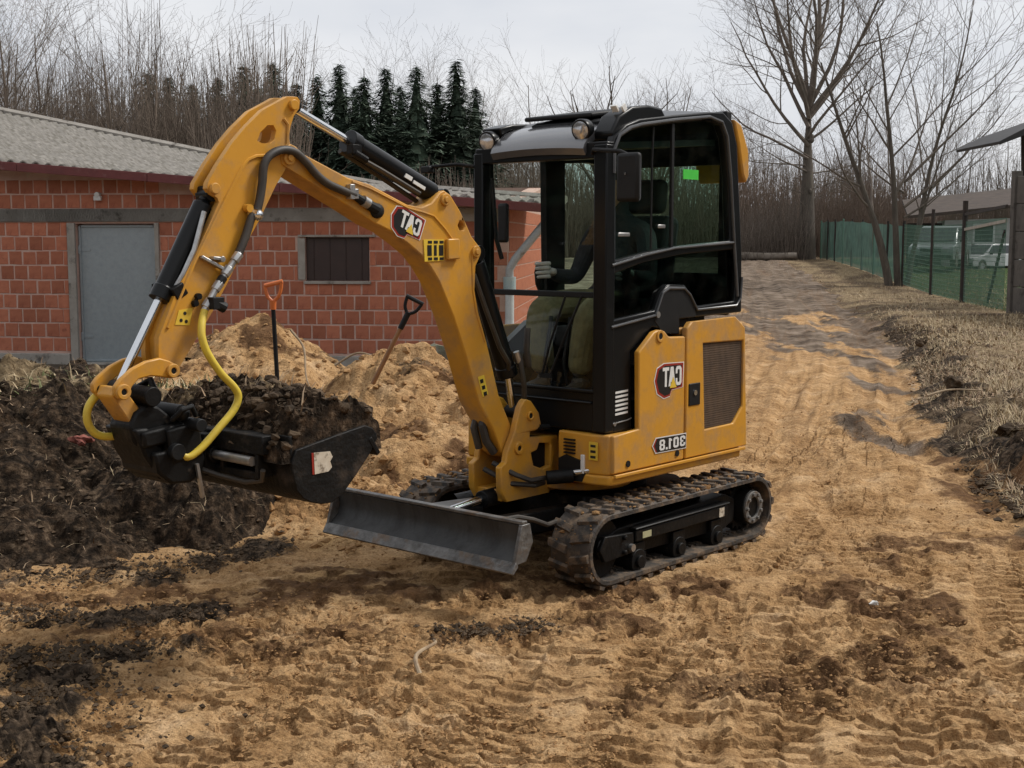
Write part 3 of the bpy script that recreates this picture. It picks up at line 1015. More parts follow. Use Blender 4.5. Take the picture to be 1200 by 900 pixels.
M['roof'] = mat('mossy_fibre_cement', (0.225, 0.208, 0.185), (0.150, 0.139, 0.124), 3, 0.95, c3=(0.085, 0.076, 0.058), scale3=4, t3=0.57, w3=0.12, stretch=(1, 2.2, 1), bump=0.3, bscale=30)
M['fascia'] = mat('oxide_red_fascia', (0.155, 0.036, 0.034), (0.125, 0.030, 0.028), 6, 0.65, c3=(0.20, 0.09, 0.08), scale3=9, t3=0.64)
M['pipe'] = mat('grey_drainpipe', (0.42, 0.42, 0.43), (0.34, 0.33, 0.33), 6, 0.5, c3=(0.22, 0.17, 0.14), scale3=7, t3=0.62)
M['pipe_white'] = mat('white_plastic_pipe', (0.62, 0.63, 0.64), (0.52, 0.53, 0.54), 6, 0.45)
M['wood_trim'] = mat('pale_timber', (0.40, 0.36, 0.30), (0.30, 0.26, 0.21), 8, 0.8, stretch=(1, 1, 0.2))
M['dark_timber'] = mat('dark_brown_timber', (0.035, 0.026, 0.022), (0.055, 0.04, 0.032), 8, 0.9)  # plain dark brown, for rafters and the low house side wall

bld = empty('brick_outbuilding', (-0.05, 17.45, 0), R(-5.7))
tag(bld, 'low red brick outbuilding with mossy roof and steel door behind the sand', 'building')


def eave_z(x):
    return 2.085 - 0.0792 * x                            # top of the fascia along the front, x is negative to the left


DOOR = (-5.98, -4.85, -0.12, 1.81)
WIN = (-2.76, -1.88, 1.035, 1.625)
LINT = (1.835, 2.01)
# mortar-faced wall with its openings
mb = MB()
X0 = -11.0
outer = [(X0, -0.6), (0.0, -0.6), (0.0, eave_z(0) - 0.05), (X0, eave_z(X0) - 0.05)]
mb.plate(outer, 0.0, 0.25, [[(DOOR[0], DOOR[2]), (DOOR[1], DOOR[2]), (DOOR[1], DOOR[3]), (DOOR[0], DOOR[3])],
                            [(WIN[0], WIN[2]), (WIN[1], WIN[2]), (WIN[1], WIN[3]), (WIN[0], WIN[3])]])
mb.plate_x([(0.25, -0.6), (6.0, -0.6), (6.0, 2.5), (0.25, 2.05)], -0.25, 0.0)
mb.box((X0 / 2, 6.0, 1.0), (-X0, 0.2, 3.0))
mb.build('wall', M['mortar'], bld)
mb = MB()
mb.box((DOOR[0] - 0.5 * (DOOR[0] - X0) - 0.02, -0.006, (LINT[0] + LINT[1]) / 2), (DOOR[0] - X0, 0.05, LINT[1] - LINT[0]))
mb.box(((DOOR[0] - 0.02) / 2, -0.006, (LINT[0] + LINT[1]) / 2), (-DOOR[0] + 0.02, 0.05, LINT[1] - LINT[0]))
mb.build('lintel', M['concrete'], bld, 0.006)
MB().box((X0 / 2 + DOOR[0] / 2 - 0.06, -0.03, -0.16), (DOOR[0] - X0 - 0.12, 0.10, 0.36)).box(((DOOR[1] + 0.06) / 2, -0.03, -0.16), (-DOOR[1] - 0.06, 0.10, 0.36)).build('plinth', M['concrete'], bld, 0.01)

# bricks: one shared set of meshes, the 300 that show largest as parts, the rest joined
BW, BH, BP = 0.180, 0.181, 0.1985
brick_me = []
for k in range(5):
    b = MB()
    w, h = BW * (1 - 0.012 * (k % 3)), BH * (1 - 0.010 * ((k + 1) % 3))
    jit = [rnd.uniform(-0.003, 0.003) for _ in range(8)]
    vs = [(-w / 2, 0.03, -h / 2), (w / 2, 0.03, -h / 2), (w / 2, 0.03, h / 2), (-w / 2, 0.03, h / 2)]
    vs += [(x + jit[i], 0.0, z + jit[i + 4]) for i, (x, _, z) in enumerate(vs)]
    q = 0.006
    vs += [(math.copysign(abs(x) - q, x), -0.0045, math.copysign(abs(z) - q, z)) for (x, _, z) in vs[4:8]]
    b.add(vs, [(0, 1, 5, 4), (1, 2, 6, 5), (2, 3, 7, 6), (3, 0, 4, 7), (4, 5, 9, 8), (5, 6, 10, 9), (6, 7, 11, 10), (7, 4, 8, 11), (8, 9, 10, 11)])
    brick_me.append(b.mesh('brick', M['brick']))
slots = []
for row in range(-1, 13):
    zc = 1.835 - 0.0993 - row * 0.1993 if row >= 0 else None
    if row >= 9:
        zc = LINT[1] + 0.0993 + (row - 9) * 0.1993
    if zc is None:
        continue
    off = (row % 2) * 0.5 * BP + (0.03 if row % 3 == 0 else 0)
    k = 0
    while True:
        xc = -0.105 - off - k * BP + (BP if off else 0) * 0
        k += 1
        if xc < X0 + 0.2:
            break
        if zc + BH / 2 > eave_z(xc) - 0.06:
            continue
        if DOOR[0] - 0.19 < xc < DOOR[1] + 0.13 and zc < DOOR[3]:
            continue
        if WIN[0] - 0.10 < xc < WIN[1] + 0.06 and WIN[2] - 0.06 < zc < WIN[3] + 0.06:
            continue
        slots.append((xc, zc))


def brick_rank(s):
    x, z = s
    seen = x > -7.05
    hidden = (x > -1.75 and z < 0.9) or (-4.0 < x < -2.3 and z < 0.45)
    return (not seen, hidden, z > LINT[1] + 0.35)


# part-bricks closing the courses against the door frame and the window
cuts = []
for row in range(9):
    zc = 1.835 - 0.0993 - row * 0.1993
    for side_x, sgn in ((DOOR[0] - 0.115, -1), (DOOR[1] + 0.065, 1)) + (((WIN[0] - 0.10, -1), (WIN[1] + 0.0, 1)) if WIN[2] - 0.06 < zc < WIN[3] + 0.06 else ()):
        xs_ = [s[0] for s in slots if abs(s[1] - zc) < 0.01 and (s[0] - side_x) * sgn > 0]
        if not xs_:
            continue
        xe = (min(xs_) - BW / 2) if sgn > 0 else (max(xs_) + BW / 2)
        w_ = abs(xe - side_x) - 0.022
        if 0.03 < w_ < 0.30:
            cuts.append(((xe + side_x) / 2, zc, w_))
slots.sort(key=brick_rank)
for i, (x, z) in enumerate(slots[:298]):
    o = link('brick', brick_me[rnd.randrange(5)], bld)
    o.location = (x + rnd.uniform(-0.004, 0.004), -0.001 + rnd.uniform(-0.003, 0.002), z + rnd.uniform(-0.003, 0.003))
    o.rotation_euler = (rnd.uniform(-0.012, 0.012), rnd.uniform(-0.012, 0.012), rnd.uniform(-0.015, 0.015))
mb = MB()
for (x, z, w_) in cuts:
    mb.box((x, 0.004, z), (w_, 0.026, BH))
for (x, z) in slots[298:]:
    me = brick_me[rnd.randrange(5)]
    mb.add([(v.co.x + x, v.co.y, v.co.z + z) for v in me.vertices], [tuple(p.vertices) for p in me.polygons])
for row in range(10):                                    # the gable end, seen almost edge-on
    for k in range(28):
        y, z = 0.12 + k * BP + (row % 2) * 0.1, 0.03 + 0.1 + row * 0.1993
        if z > 2.0 + 0.07 * y or y > 5.8:
            continue
        mb.box((0.0, y, z), (0.016, BW, BH))
o = mb.build('bricks', M['brick'], bld)
tag(o, kind='stuff')

# steel door in its concrete reveal
fr = MB()
fr.box((DOOR[0] - 0.055, -0.012, 0.84), (0.11, 0.06, 1.95)).box((DOOR[1] + 0.03, -0.012, 0.84), (0.06, 0.06, 1.95)).box(((DOOR[0] + DOOR[1]) / 2, 0.0, DOOR[2] - 0.03), (1.13, 0.22, 0.09))
fr.build('door_frame', M['concrete'], bld, 0.006)
d = MB()
d.box(((DOOR[0] + DOOR[1]) / 2, 0.10, (DOOR[2] + DOOR[3]) / 2), (1.11, 0.03, 1.89))
door = d.build('door', M['galv'], bld, 0.004)
d = MB()
for x in (DOOR[0] + 0.025, DOOR[1] - 0.025):
    d.box((x, 0.076, (DOOR[2] + DOOR[3]) / 2), (0.03, 0.02, 1.87))
d.box(((DOOR[0] + DOOR[1]) / 2, 0.076, DOOR[3] - 0.035), (1.02, 0.02, 0.03)).box(((DOOR[0] + DOOR[1]) / 2, 0.076, DOOR[2] + 0.035), (1.02, 0.02, 0.03))
d.build('door_rail', M['galv'], door, 0.003)
MB().tube([(DOOR[1] - 0.07, 0.075, 0.98), (DOOR[1] - 0.07, 0.03, 0.98), (DOOR[1] - 0.07, 0.03, 0.86), (DOOR[1] - 0.07, 0.075, 0.86)], 0.012).build('handle', M['black_matt'], door)
for z in (0.25, 1.45):
    MB().cyl((DOOR[0] + 0.012, 0.07, z - 0.06), (DOOR[0] + 0.012, 0.07, z + 0.06), 0.016, 8).box((DOOR[0] + 0.09, 0.082, z), (0.16, 0.008, 0.04)).build('hinge', M['galv'], door, 0.002)
# shuttered window
w = MB()
w.box(((WIN[0] + WIN[1]) / 2, 0.05, (WIN[2] + WIN[3]) / 2), (0.86, 0.02, 0.57))
for k in range(4):
    w.box((WIN[0] + 0.11 + k * 0.22, 0.036, (WIN[2] + WIN[3]) / 2), (0.008, 0.012, 0.56))
wn = w.build('window_shutter', M['shutter'], bld, 0.003)
f = MB()
f.box(((WIN[0] + WIN[1]) / 2, -0.012, WIN[3] + 0.015), (1.06, 0.05, 0.03)).box(((WIN[0] + WIN[1]) / 2, -0.005, WIN[2] - 0.022), (0.92, 0.06, 0.04))
f.build('window_sill', M['concrete'], wn, 0.004)
MB().box((WIN[0] - 0.05, -0.004, (WIN[2] + WIN[3]) / 2), (0.10, 0.03, 0.56)).build('window_jamb', M['concrete'], wn, 0.004)

# corrugated roof: a twisted sheet of waves in four overlapping courses, plus fascia and gutter trim
nx, ny = 440, 28
xs = np.linspace(-12.0, 0.62, nx)
vv = np.linspace(0, 1, ny)
XX, VV = np.meshgrid(xs, vv)
zf = 2.10 - 0.0792 * XX
rear_y = np.interp(XX, [-12, -3.0, -1.2, 0.62], [6.2, 6.0, 4.0, 2.2])
rise = np.interp(XX, [-12, -9, -5.5, -3.0, -1.2, 0.62], [1.32, 0.95, 0.51, 0.25, 0.20, 0.15])
zz = zf + rise * VV + 0.028 * np.sin(2 * np.pi * XX / 0.177) + 0.012 * np.floor(VV * 3.999) * -1 + 0.02 * fbm(XX, VV * 6, 1.6, 3, 401)
yy2 = -0.38 + (rear_y + 0.38) * VV
V = np.stack([XX.ravel(), yy2.ravel(), zz.ravel()], -1)
idx = np.arange(nx * ny).reshape(ny, nx)
F = np.stack([idx[:-1, :-1], idx[:-1, 1:], idx[1:, 1:], idx[1:, :-1]], -1).reshape(-1, 4)
nv = len(V)
V = np.concatenate([V, V - [0, 0, 0.03]])
F = np.concatenate([F, F[:, ::-1] + nv])
bd = np.concatenate([idx[0, :], idx[1:, -1], idx[-1, -2::-1], idx[-2:0:-1, 0]])
nb_ = np.roll(bd, -1)
F = np.concatenate([F, np.stack([nb_, bd, bd + nv, nb_ + nv], -1)])
roof = link('roof', np_mesh('roof', V, F, M['roof']), bld)
mb = MB()
for k in range(7):
    xa, xb = 0.62 - k * 1.803, 0.62 - (k + 1) * 1.803 + 0.004
    mb.prism([(xa, eave_z(xa) - 0.105), (xa, eave_z(xa) + 0.01), (xb, eave_z(xb) + 0.01), (xb, eave_z(xb) - 0.105)], lambda p: (p[0], -0.40, p[1]), lambda p: (p[0], -0.375, p[1]))
mb.build('fascia', M['fascia'], roof, 0.004)
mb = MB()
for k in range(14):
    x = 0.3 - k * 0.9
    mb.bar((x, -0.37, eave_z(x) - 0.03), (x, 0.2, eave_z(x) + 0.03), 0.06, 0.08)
mb.build('rafters', M['dark_timber'], roof)
pts = [(x, float(np.interp(x, [-12, -3.0, -1.2, 0.62], [6.2, 6.0, 4.0, 2.2])), 2.08 - 0.0792 * x + float(np.interp(x, [-12, -9, -5.5, -3.0, -1.2, 0.62], [1.32, 0.95, 0.51, 0.25, 0.20, 0.15]))) for x in np.linspace(-12, 0.62, 12)]
MB().tube(pts, 0.07, 6).build('ridge_cap', M['concrete'], roof)
# drainpipe at the corner: slanted elbow from the eave, sleeve and downpipe
dp = MB().tube([(0.60, -0.02, 1.93), (0.52, -0.06, 1.84), (0.10, -0.12, 1.33), (0.03, -0.12, 1.20), (0.03, -0.12, 1.05)], 0.055, 12).build('downpipe', M['pipe'], bld)
MB().tube([(0.03, -0.12, 1.10), (0.03, -0.12, 0.90)], 0.085, 12).build('pipe_sleeve', mat('blue_grey_wrap', (0.30, 0.40, 0.43), (0.42, 0.46, 0.46), 9, 0.6), dp)
MB().tube([(0.03, -0.12, 0.92), (0.03, -0.12, -0.25)], 0.06, 12).build('lower_pipe', M['pipe_white'], dp)
tag(MB().plate_x([(-0.9, -0.15), (-0.35, -0.15), (-0.35, 0.62), (-0.9, 0.62)], 0.55, 0.61).build('white_panel', M['pipe_white'], None, 0.004), 'white board leaning by the corner of the brick building seen through the cab', 'board').matrix_world = Matrix.Translation((0.1, 17.9, 0)) @ Matrix.Rotation(R(75), 4, 'Z')
# small white insulator under the eave
MB().cyl((-5.62, -0.02, 2.20), (-5.62, -0.10, 2.20), 0.035, 10).box((-5.62, -0.06, 2.15), (0.10, 0.06, 0.06)).build('wall_lamp', M['white'], bld, 0.004)


# ================================================================== EXCAVATOR
# local frame: +X forward (towards the dozer blade), +Y towards the viewer's side, Z up
exc = empty('mini_excavator', (0.3557, 6.613, 0), R(-131.3))
tag(exc, 'yellow and black mini excavator with closed cab on rubber tracks holding a full bucket', 'excavator')
Y = M['yellow']
BK = M['black']
SB_ = M['steel_black']

M['label_dull'] = mat('faded_label', (0.42, 0.40, 0.22), (0.30, 0.28, 0.17), 20, 0.7)
# ---- tracks ---------------------------------------------------------------
TA, TB, TR = 0.535, -0.725, 0.165          # idler and sprocket centres along X, belt inner radius
TZ = 0.192


def oval(r, n=14):
    pts = []
    for i in range(n + 1):
        a = -math.pi / 2 + math.pi * i / n
        pts.append((TA + r * math.cos(a), TZ + r * math.sin(a)))
    for i in range(n + 1):
        a = math.pi / 2 + math.pi * i / n
        pts.append((TB + r * math.cos(a), TZ + r * math.sin(a)))
    return pts


def oval_at(s, r):
    """point and heading on the oval at arc length fraction s (of the belt's outer face)"""
    Ls = TA - TB
    La = math.pi * r
    tot = 2 * Ls + 2 * La
    d = (s % 1.0) * tot
    if d < La:
        a = -math.pi / 2 + d / r
        return TA + r * math.cos(a), TZ + r * math.sin(a), a
    d -= La
    if d < Ls:
        return TA - d, TZ + r, math.pi / 2
    d -= Ls
    if d < La:
        a = math.pi / 2 + d / r
        return TB + r * math.cos(a), TZ + r * math.sin(a), a
    d -= La
    return TB + d, TZ - r, -math.pi / 2


lug = MB()
lug.prism([(-0.021, -0.001), (0.021, -0.001), (0.016, 0.015), (-0.016, 0.015)],
          lambda p: (p[1], -0.045 + 0.0, p[0] - 0.012), lambda p: (p[1], 0.058, p[0] + 0.012))
lug_me = lug.mesh('lug', M['rubber'], 30)
NL = 38


def make_track(b0, b1, side):
    bc = (b0 + b1) / 2
    belt = MB()
    ro, ri = TR + 0.006, TR - 0.022
    o_, i_ = oval(ro), oval(ri)
    n = len(o_)
    e = 0.010
    rows = [(oval(ri), b0), (oval(ro - e), b0), (oval(ro), b0 + e), (oval(ro), b1 - e), (oval(ro - e), b1), (oval(ri), b1)]
    vs = [(x, b, z) for pts, b in rows for x, z in pts]
    fs = []
    for k in range(len(rows)):
        kk = (k + 1) % len(rows)
        for j in range(n):
            jj = (j + 1) % n
            fs.append((k * n + j, k * n + jj, kk * n + jj, kk * n + j))
    belt.add(vs, fs)
    tr = belt.build('track', M['rubber'], exc)
    for k in range(NL):
        for h in (0, 1):
            x, z, a = oval_at((k + 0.5 * h + 0.1) / NL, ro)
            o = link('lug', lug_me, tr)
            sgn = 1 if h else -1
            o.matrix_basis = Matrix.Translation((x, bc + sgn * 0.056, z)) @ Matrix.Rotation(-a, 4, 'Y') @ Matrix.Diagonal((1, sgn, 1, 1))
    inner = MB()
    for k in range(NL * 2):
        x, z, a = oval_at((k + 0.3) / NL / 2, ri)
        inner.box((x, bc, z), (0.02, 0.05, 0.022), Matrix.Rotation(-a, 3, 'Y'))
    o = inner.build('guide_teeth', M['rubber'], tr)
    tag(o, kind='stuff')
    mp_ = []
    for k in range(620):
        x, z, a = oval_at(0.19 + 0.36 * _rs.rand() if k % 3 else _rs.rand(), ro)
        mp_.append((x, b0 + (b1 - b0) * _rs.rand(), z + 0.004))
    scatter_clods('mud', M['clod_sand'], np.array(mp_), 0.003 + 0.012 * _rs.rand(620) ** 3, parent=tr)
    # frame, idler, sprocket and rollers between the runs of the belt
    yo = b1 - 0.035 if side > 0 else b0 + 0.035
    fr_ = MB()
    fr_.plate([(TA - 0.10, 0.125), (TA - 0.04, 0.15), (TA - 0.04, 0.235), (TA - 0.12, 0.262), (TB + 0.20, 0.285), (TB + 0.12, 0.25), (TB + 0.12, 0.14), (TB + 0.22, 0.105)], bc - 0.055, bc + 0.055)
    fr_.box((-0.08, yo, 0.215), (0.80, 0.03, 0.055))
    fr_.box((-0.08, yo, 0.252), (0.82, 0.045, 0.010))
    fo = fr_.build('track_frame', SB_, exc, 0.006)
    idl = MB()
    idl.ring((TA, bc, TZ), (0, 1, 0), 0.04, TR - 0.024, 0.10, 28).cyl((TA, bc - 0.075, TZ), (TA, bc + 0.075, TZ), 0.055)
    idl.plate([(TA - 0.20, TZ - 0.05), (TA + 0.02, TZ - 0.06), (TA + 0.06, TZ), (TA + 0.02, TZ + 0.06), (TA - 0.20, TZ + 0.045)], yo - 0.012, yo + 0.012)
    for q in (-0.035, 0.035):
        idl.cyl((TA - 0.12, yo, TZ + q), (TA - 0.12, yo + 0.03 * side, TZ + q), 0.012, 8)
    idl.build('idler', SB_, exc, 0.004)
    sp = MB()
    N_ = 18
    gear = []
    for k in range(N_ * 4):
        rr = TR - 0.030 if k % 4 in (0, 1) else TR - 0.052
        t = 2 * math.pi * k / (N_ * 4)
        gear.append((TB + rr * math.cos(t), TZ + rr * math.sin(t)))
    sp.plate(gear, bc - 0.02, bc + 0.02)
    sp.cyl((TB, bc - 0.08, TZ), (TB, yo + 0.012 * side, TZ), 0.092, 28)
    so = sp.build('sprocket', SB_, exc, 0.003)
    hub = MB().ring((TB, yo + 0.016 * side, TZ), (0, 1, 0), 0.055, 0.086, 0.014, 28)
    for k in range(9):
        t = 2 * math.pi * k / 9
        hub.cyl((TB + 0.07 * math.cos(t), yo + 0.018 * side, TZ + 0.07 * math.sin(t)), (TB + 0.07 * math.cos(t), yo + 0.034 * side, TZ + 0.07 * math.sin(t)), 0.010, 6)
    hub.build('hub', M['grey_plate'], so, 0.002)
    for x in (0.28, -0.06, -0.40):
        rl = MB().cyl((x, bc - 0.085, 0.088), (x, bc + 0.085, 0.088), 0.058, 20)
        rl.cyl((x, yo, 0.088), (x, yo + 0.020 * side, 0.088), 0.030, 12).box((x, yo - 0.01 * side, 0.13), (0.10, 0.02, 0.09))
        rl.build('roller', SB_, exc, 0.003)
    if side > 0:
        MB().box((0.235, yo + 0.016, 0.213), (0.070, 0.003, 0.030)).build('sticker', M['label_dull'], fo)
        MB().box((-0.42, yo + 0.016, 0.213), (0.045, 0.003, 0.046)).build('sticker', M['label_paper'], fo)
        MB().cyl((0.36, yo, 0.17), (0.36, yo + 0.03, 0.17), 0.018, 10).build('grease_fitting', M['steel'], fo)


make_track(0.372, 0.602, 1)
make_track(-0.642, -0.412, -1)

# ---- undercarriage and dozer blade ---------------------------------------
uc = MB()
uc.plate_z([(0.30, -0.25), (0.30, 0.25), (0.10, 0.42), (-0.35, 0.42), (-0.50, 0.25), (-0.50, -0.25), (-0.35, -0.44), (0.10, -0.44)], 0.22, 0.36)
uc.box((0.05, -0.02, 0.30), (0.16, 0.98, 0.10)).box((-0.32, -0.02, 0.30), (0.16, 0.98, 0.10))
uc.build('undercarriage', SB_, exc, 0.01)
MB().cyl((-0.06, 0, 0.35), (-0.06, 0, 0.452), 0.30, 36).build('slew_ring', SB_, exc, 0.004)
MB().cyl((0.14, 0.10, 0.395), (0.14, 0.10, 0.432), 0.26, 36).build('slew_cover', M['yellow_worn'], exc, 0.008)
bl = MB()
BB0, BB1 = -0.63, 0.572
prof = [(1.165, 0.245), (1.115, 0.285), (1.100, 0.335), (1.118, 0.398), (1.098, 0.404), (1.078, 0.335), (1.095, 0.275), (1.150, 0.232)]
bl.plate(prof, BB0, BB1)
blade = bl.build('dozer_blade', M['blade'], exc, 0.004)
MB().plate([(1.152, 0.228), (1.168, 0.25), (1.196, 0.204), (1.184, 0.196)], BB0 - 0.004, BB1 + 0.004).build('cutting_edge', M['edge'], blade, 0.003)
MB().bar((1.108, BB0, 0.409), (1.108, BB1, 0.409), 0.034, 0.014).build('top_rail', M['edge'], blade, 0.003)
for b in (BB0, BB1 - 0.014):
    MB().plate([(1.175, 0.235), (1.128, 0.402), (1.075, 0.402), (1.055, 0.32), (1.10, 0.24)], b - 0.002, b + 0.016).build('end_plate', M['edge'], blade, 0.003)
am = MB()
for b in (-0.20, 0.20):
    am.bar((0.30, b, 0.27), (1.09, b, 0.30), 0.07, 0.10)
am.box((0.86, 0, 0.285), (0.10, 0.42, 0.09))
am.plate([(0.78, 0.36), (1.09, 0.37), (1.09, 0.29), (0.78, 0.29)], -0.035, 0.035)
am.build('blade_arm', SB_, exc, 0.006)
MB().plate_z([(0.70, -0.12), (1.05, -0.20), (1.05, -0.09), (0.72, 0.03)], 0.352, 0.366).build('blade_step', M['grey_plate'], exc, 0.003)
MB().tube([(1.07, 0.38, 0.385), (0.98, 0.42, 0.392), (0.90, 0.44, 0.37), (0.80, 0.44, 0.33), (0.62, 0.36, 0.31)], 0.011, 8).build('blade_hose', M['hose_b'], exc)
bc_ = MB().cyl((0.40, 0.02, 0.40), (0.78, 0.02, 0.385), 0.042).build('blade_cylinder', SB_, exc, 0.004)
MB().cyl((0.78, 0.02, 0.385), (1.06, 0.02, 0.36), 0.020).build('rod', M['chrome'], bc_)

# ---- house: yellow lower body --------------------------------------------
hb = MB()
# one closed ring of bodywork: floor slab, skirts and rear counterweight
hb.plate_z([(0.415, 0.175), (0.428, 0.40), (0.405, 0.485), (0.36, 0.498), (-0.72, 0.498), (-0.82, 0.44), (-0.87, 0.25), (-0.885, 0.0), (-0.87, -0.25), (-0.82, -0.44), (-0.72, -0.498), (0.30, -0.498), (0.415, -0.42), (0.415, -0.175), (0.30, -0.175), (0.30, 0.175)], 0.452, 0.500)
hb.plate_z([(0.410, 0.180), (0.423, 0.40), (0.400, 0.478), (0.355, 0.488), (-0.20, 0.488), (-0.20, 0.40), (0.33, 0.40), (0.33, 0.180)], 0.500, 0.690)
hb.plate_z([(0.30, -0.485), (0.410, -0.41), (0.410, -0.180), (0.33, -0.18), (0.33, -0.40), (0.28, -0.41), (-0.2, -0.41), (-0.2, -0.485)], 0.500, 0.690)
hb.plate_z([(0.31, -0.17), (0.31, 0.17), (0.20, 0.17), (0.20, -0.17)], 0.45, 0.64)
house = hb.build('house_frame', Y, exc, 0.010, seg=3)
cw = MB()
cw.plate_z([(-0.70, 0.470), (-0.79, 0.462), (-0.845, 0.25), (-0.862, 0.0), (-0.845, -0.25), (-0.79, -0.462), (-0.70, -0.470)], 0.505, 1.14)
cw.build('counterweight', Y, exc, 0.014, seg=3)
MB().box((-0.45, -0.02, 0.80), (0.48, 0.90, 0.56)).build('engine_bay', M['black_matt'], exc)
rp = MB()
rp.plate([(0.17, 0.505), (0.17, 1.06), (0.06, 1.15), (-0.70, 1.15), (-0.70, 0.505)], -0.495, -0.470)
rp.plate([(-0.20, 1.125), (-0.20, 1.16), (-0.80, 1.16), (-0.80, 1.10)], -0.47, 0.455)
rp.build('far_panel', Y, exc, 0.008)
# near side: fixed panel with the hexagon badge, hinged engine door with a mesh grille
p1 = MB()
p1.plate([(-0.190, 0.507), (0.392, 0.507), (0.392, 0.688), (0.190, 0.700), (0.199, 1.068), (0.075, 1.158), (0.030, 1.165), (-0.012, 1.157), (-0.045, 1.131), (-0.062, 1.126), (-0.190, 1.122)], 0.468, 0.500)
panel = p1.build('side_panel', Y, exc, 0.008, seg=3)
GR = [(-0.348, 1.078), (-0.733, 1.070), (-0.738, 0.725), (-0.645, 0.640), (-0.376, 0.636)]
p2 = MB()
p2.plate([(-0.200, 0.507), (-0.200, 1.160), (-0.238, 1.190), (-0.655, 1.198), (-0.748, 1.138), (-0.785, 0.507)], 0.468, 0.502, [GR])
edoor = p2.build('engine_door', Y, exc, 0.007)
gm = MB()


def x_span(z):
    if z > 0.725:
        return -0.738, -0.355
    return -0.738 + (0.725 - z) * (0.093 / 0.085), -0.372


for k in range(38):
    z = 0.645 + k * 0.0116
    a0, a1 = x_span(z)
    gm.box(((a0 + a1) / 2, 0.488, z), (a1 - a0, 0.004, 0.0046))
for k in range(34):
    x = -0.732 + k * 0.0116
    z0 = 0.640 if x > -0.645 else 0.64 + (-0.645 - x) * 0.96
    gm.box((x, 0.489, (z0 + 1.07) / 2), (0.0046, 0.004, 1.07 - z0))
g = gm.build('grille', M['grille'], edoor)
tag(g, kind='stuff')
MB().plate([(-0.345, 1.08), (-0.74, 1.072), (-0.745, 0.72), (-0.645, 0.632), (-0.37, 0.63)], 0.470, 0.474).build('grille_shade_backing', mat('grille_painted_shade', (0.05, 0.036, 0.026), (0.03, 0.024, 0.018), 30, 0.9), edoor)  # dark sheet painted as the shade behind the mesh
hd = MB().box((-0.272, 0.502, 0.827), (0.100, 0.010, 0.112)).build('latch', M['black_matt'], edoor, 0.004)
MB().cyl((-0.272, 0.505, 0.835), (-0.272, 0.512, 0.835), 0.014, 12).build('lock', M['chrome'], hd)
sill = MB().bar((0.392, 0.507, 0.497), (-0.755, 0.507, 0.497), 0.014, 0.016).build('sill_lip', Y, exc, 0.003)
for x, z in ((0.281, 0.545), (-0.128, 0.545), (0.030, 1.135)):
    MB().ring((x, 0.501, z), (0, 1, 0), 0.0, 0.016, 0.008, 12).build('bolt', M['black_matt'], panel)
MB().ring((0.030, 0.503, 1.135), (0, 1, 0), 0.016, 0.030, 0.008, 16).build('boss', Y, panel, 0.002)
# black bay behind the panels and the front corner vents
sv = MB()
for k in range(5):
    sv.box((0.424, 0.262, 0.590 + k * 0.016), (0.010, 0.066, 0.007))
sv.build('front_vent', M['black_matt'], house)
wl = MB().box((0.4275, 0.408, 0.614), (0.004, 0.050, 0.085)).build('warning_label', M['yellow_print'], house)
for z in (0.638, 0.612, 0.586):
    MB().box((0.430, 0.408, z), (0.002, 0.030, 0.012)).build('pictogram', M['black_print'], wl)
MB().box((0.426, 0.345, 0.545), (0.012, 0.022, 0.090)).build('reflector', M['white'], house, 0.003)
MB().plate_x([(0.20, 0.46), (0.34, 0.46), (0.36, 0.50), (0.33, 0.56), (0.24, 0.58), (0.20, 0.56)], 0.418, 0.430).build('cylinder_opening', M['black_matt'], house)

# ---- badges: hexagon with mirrored lettering, as the photo shows -----------
SW = 0.19


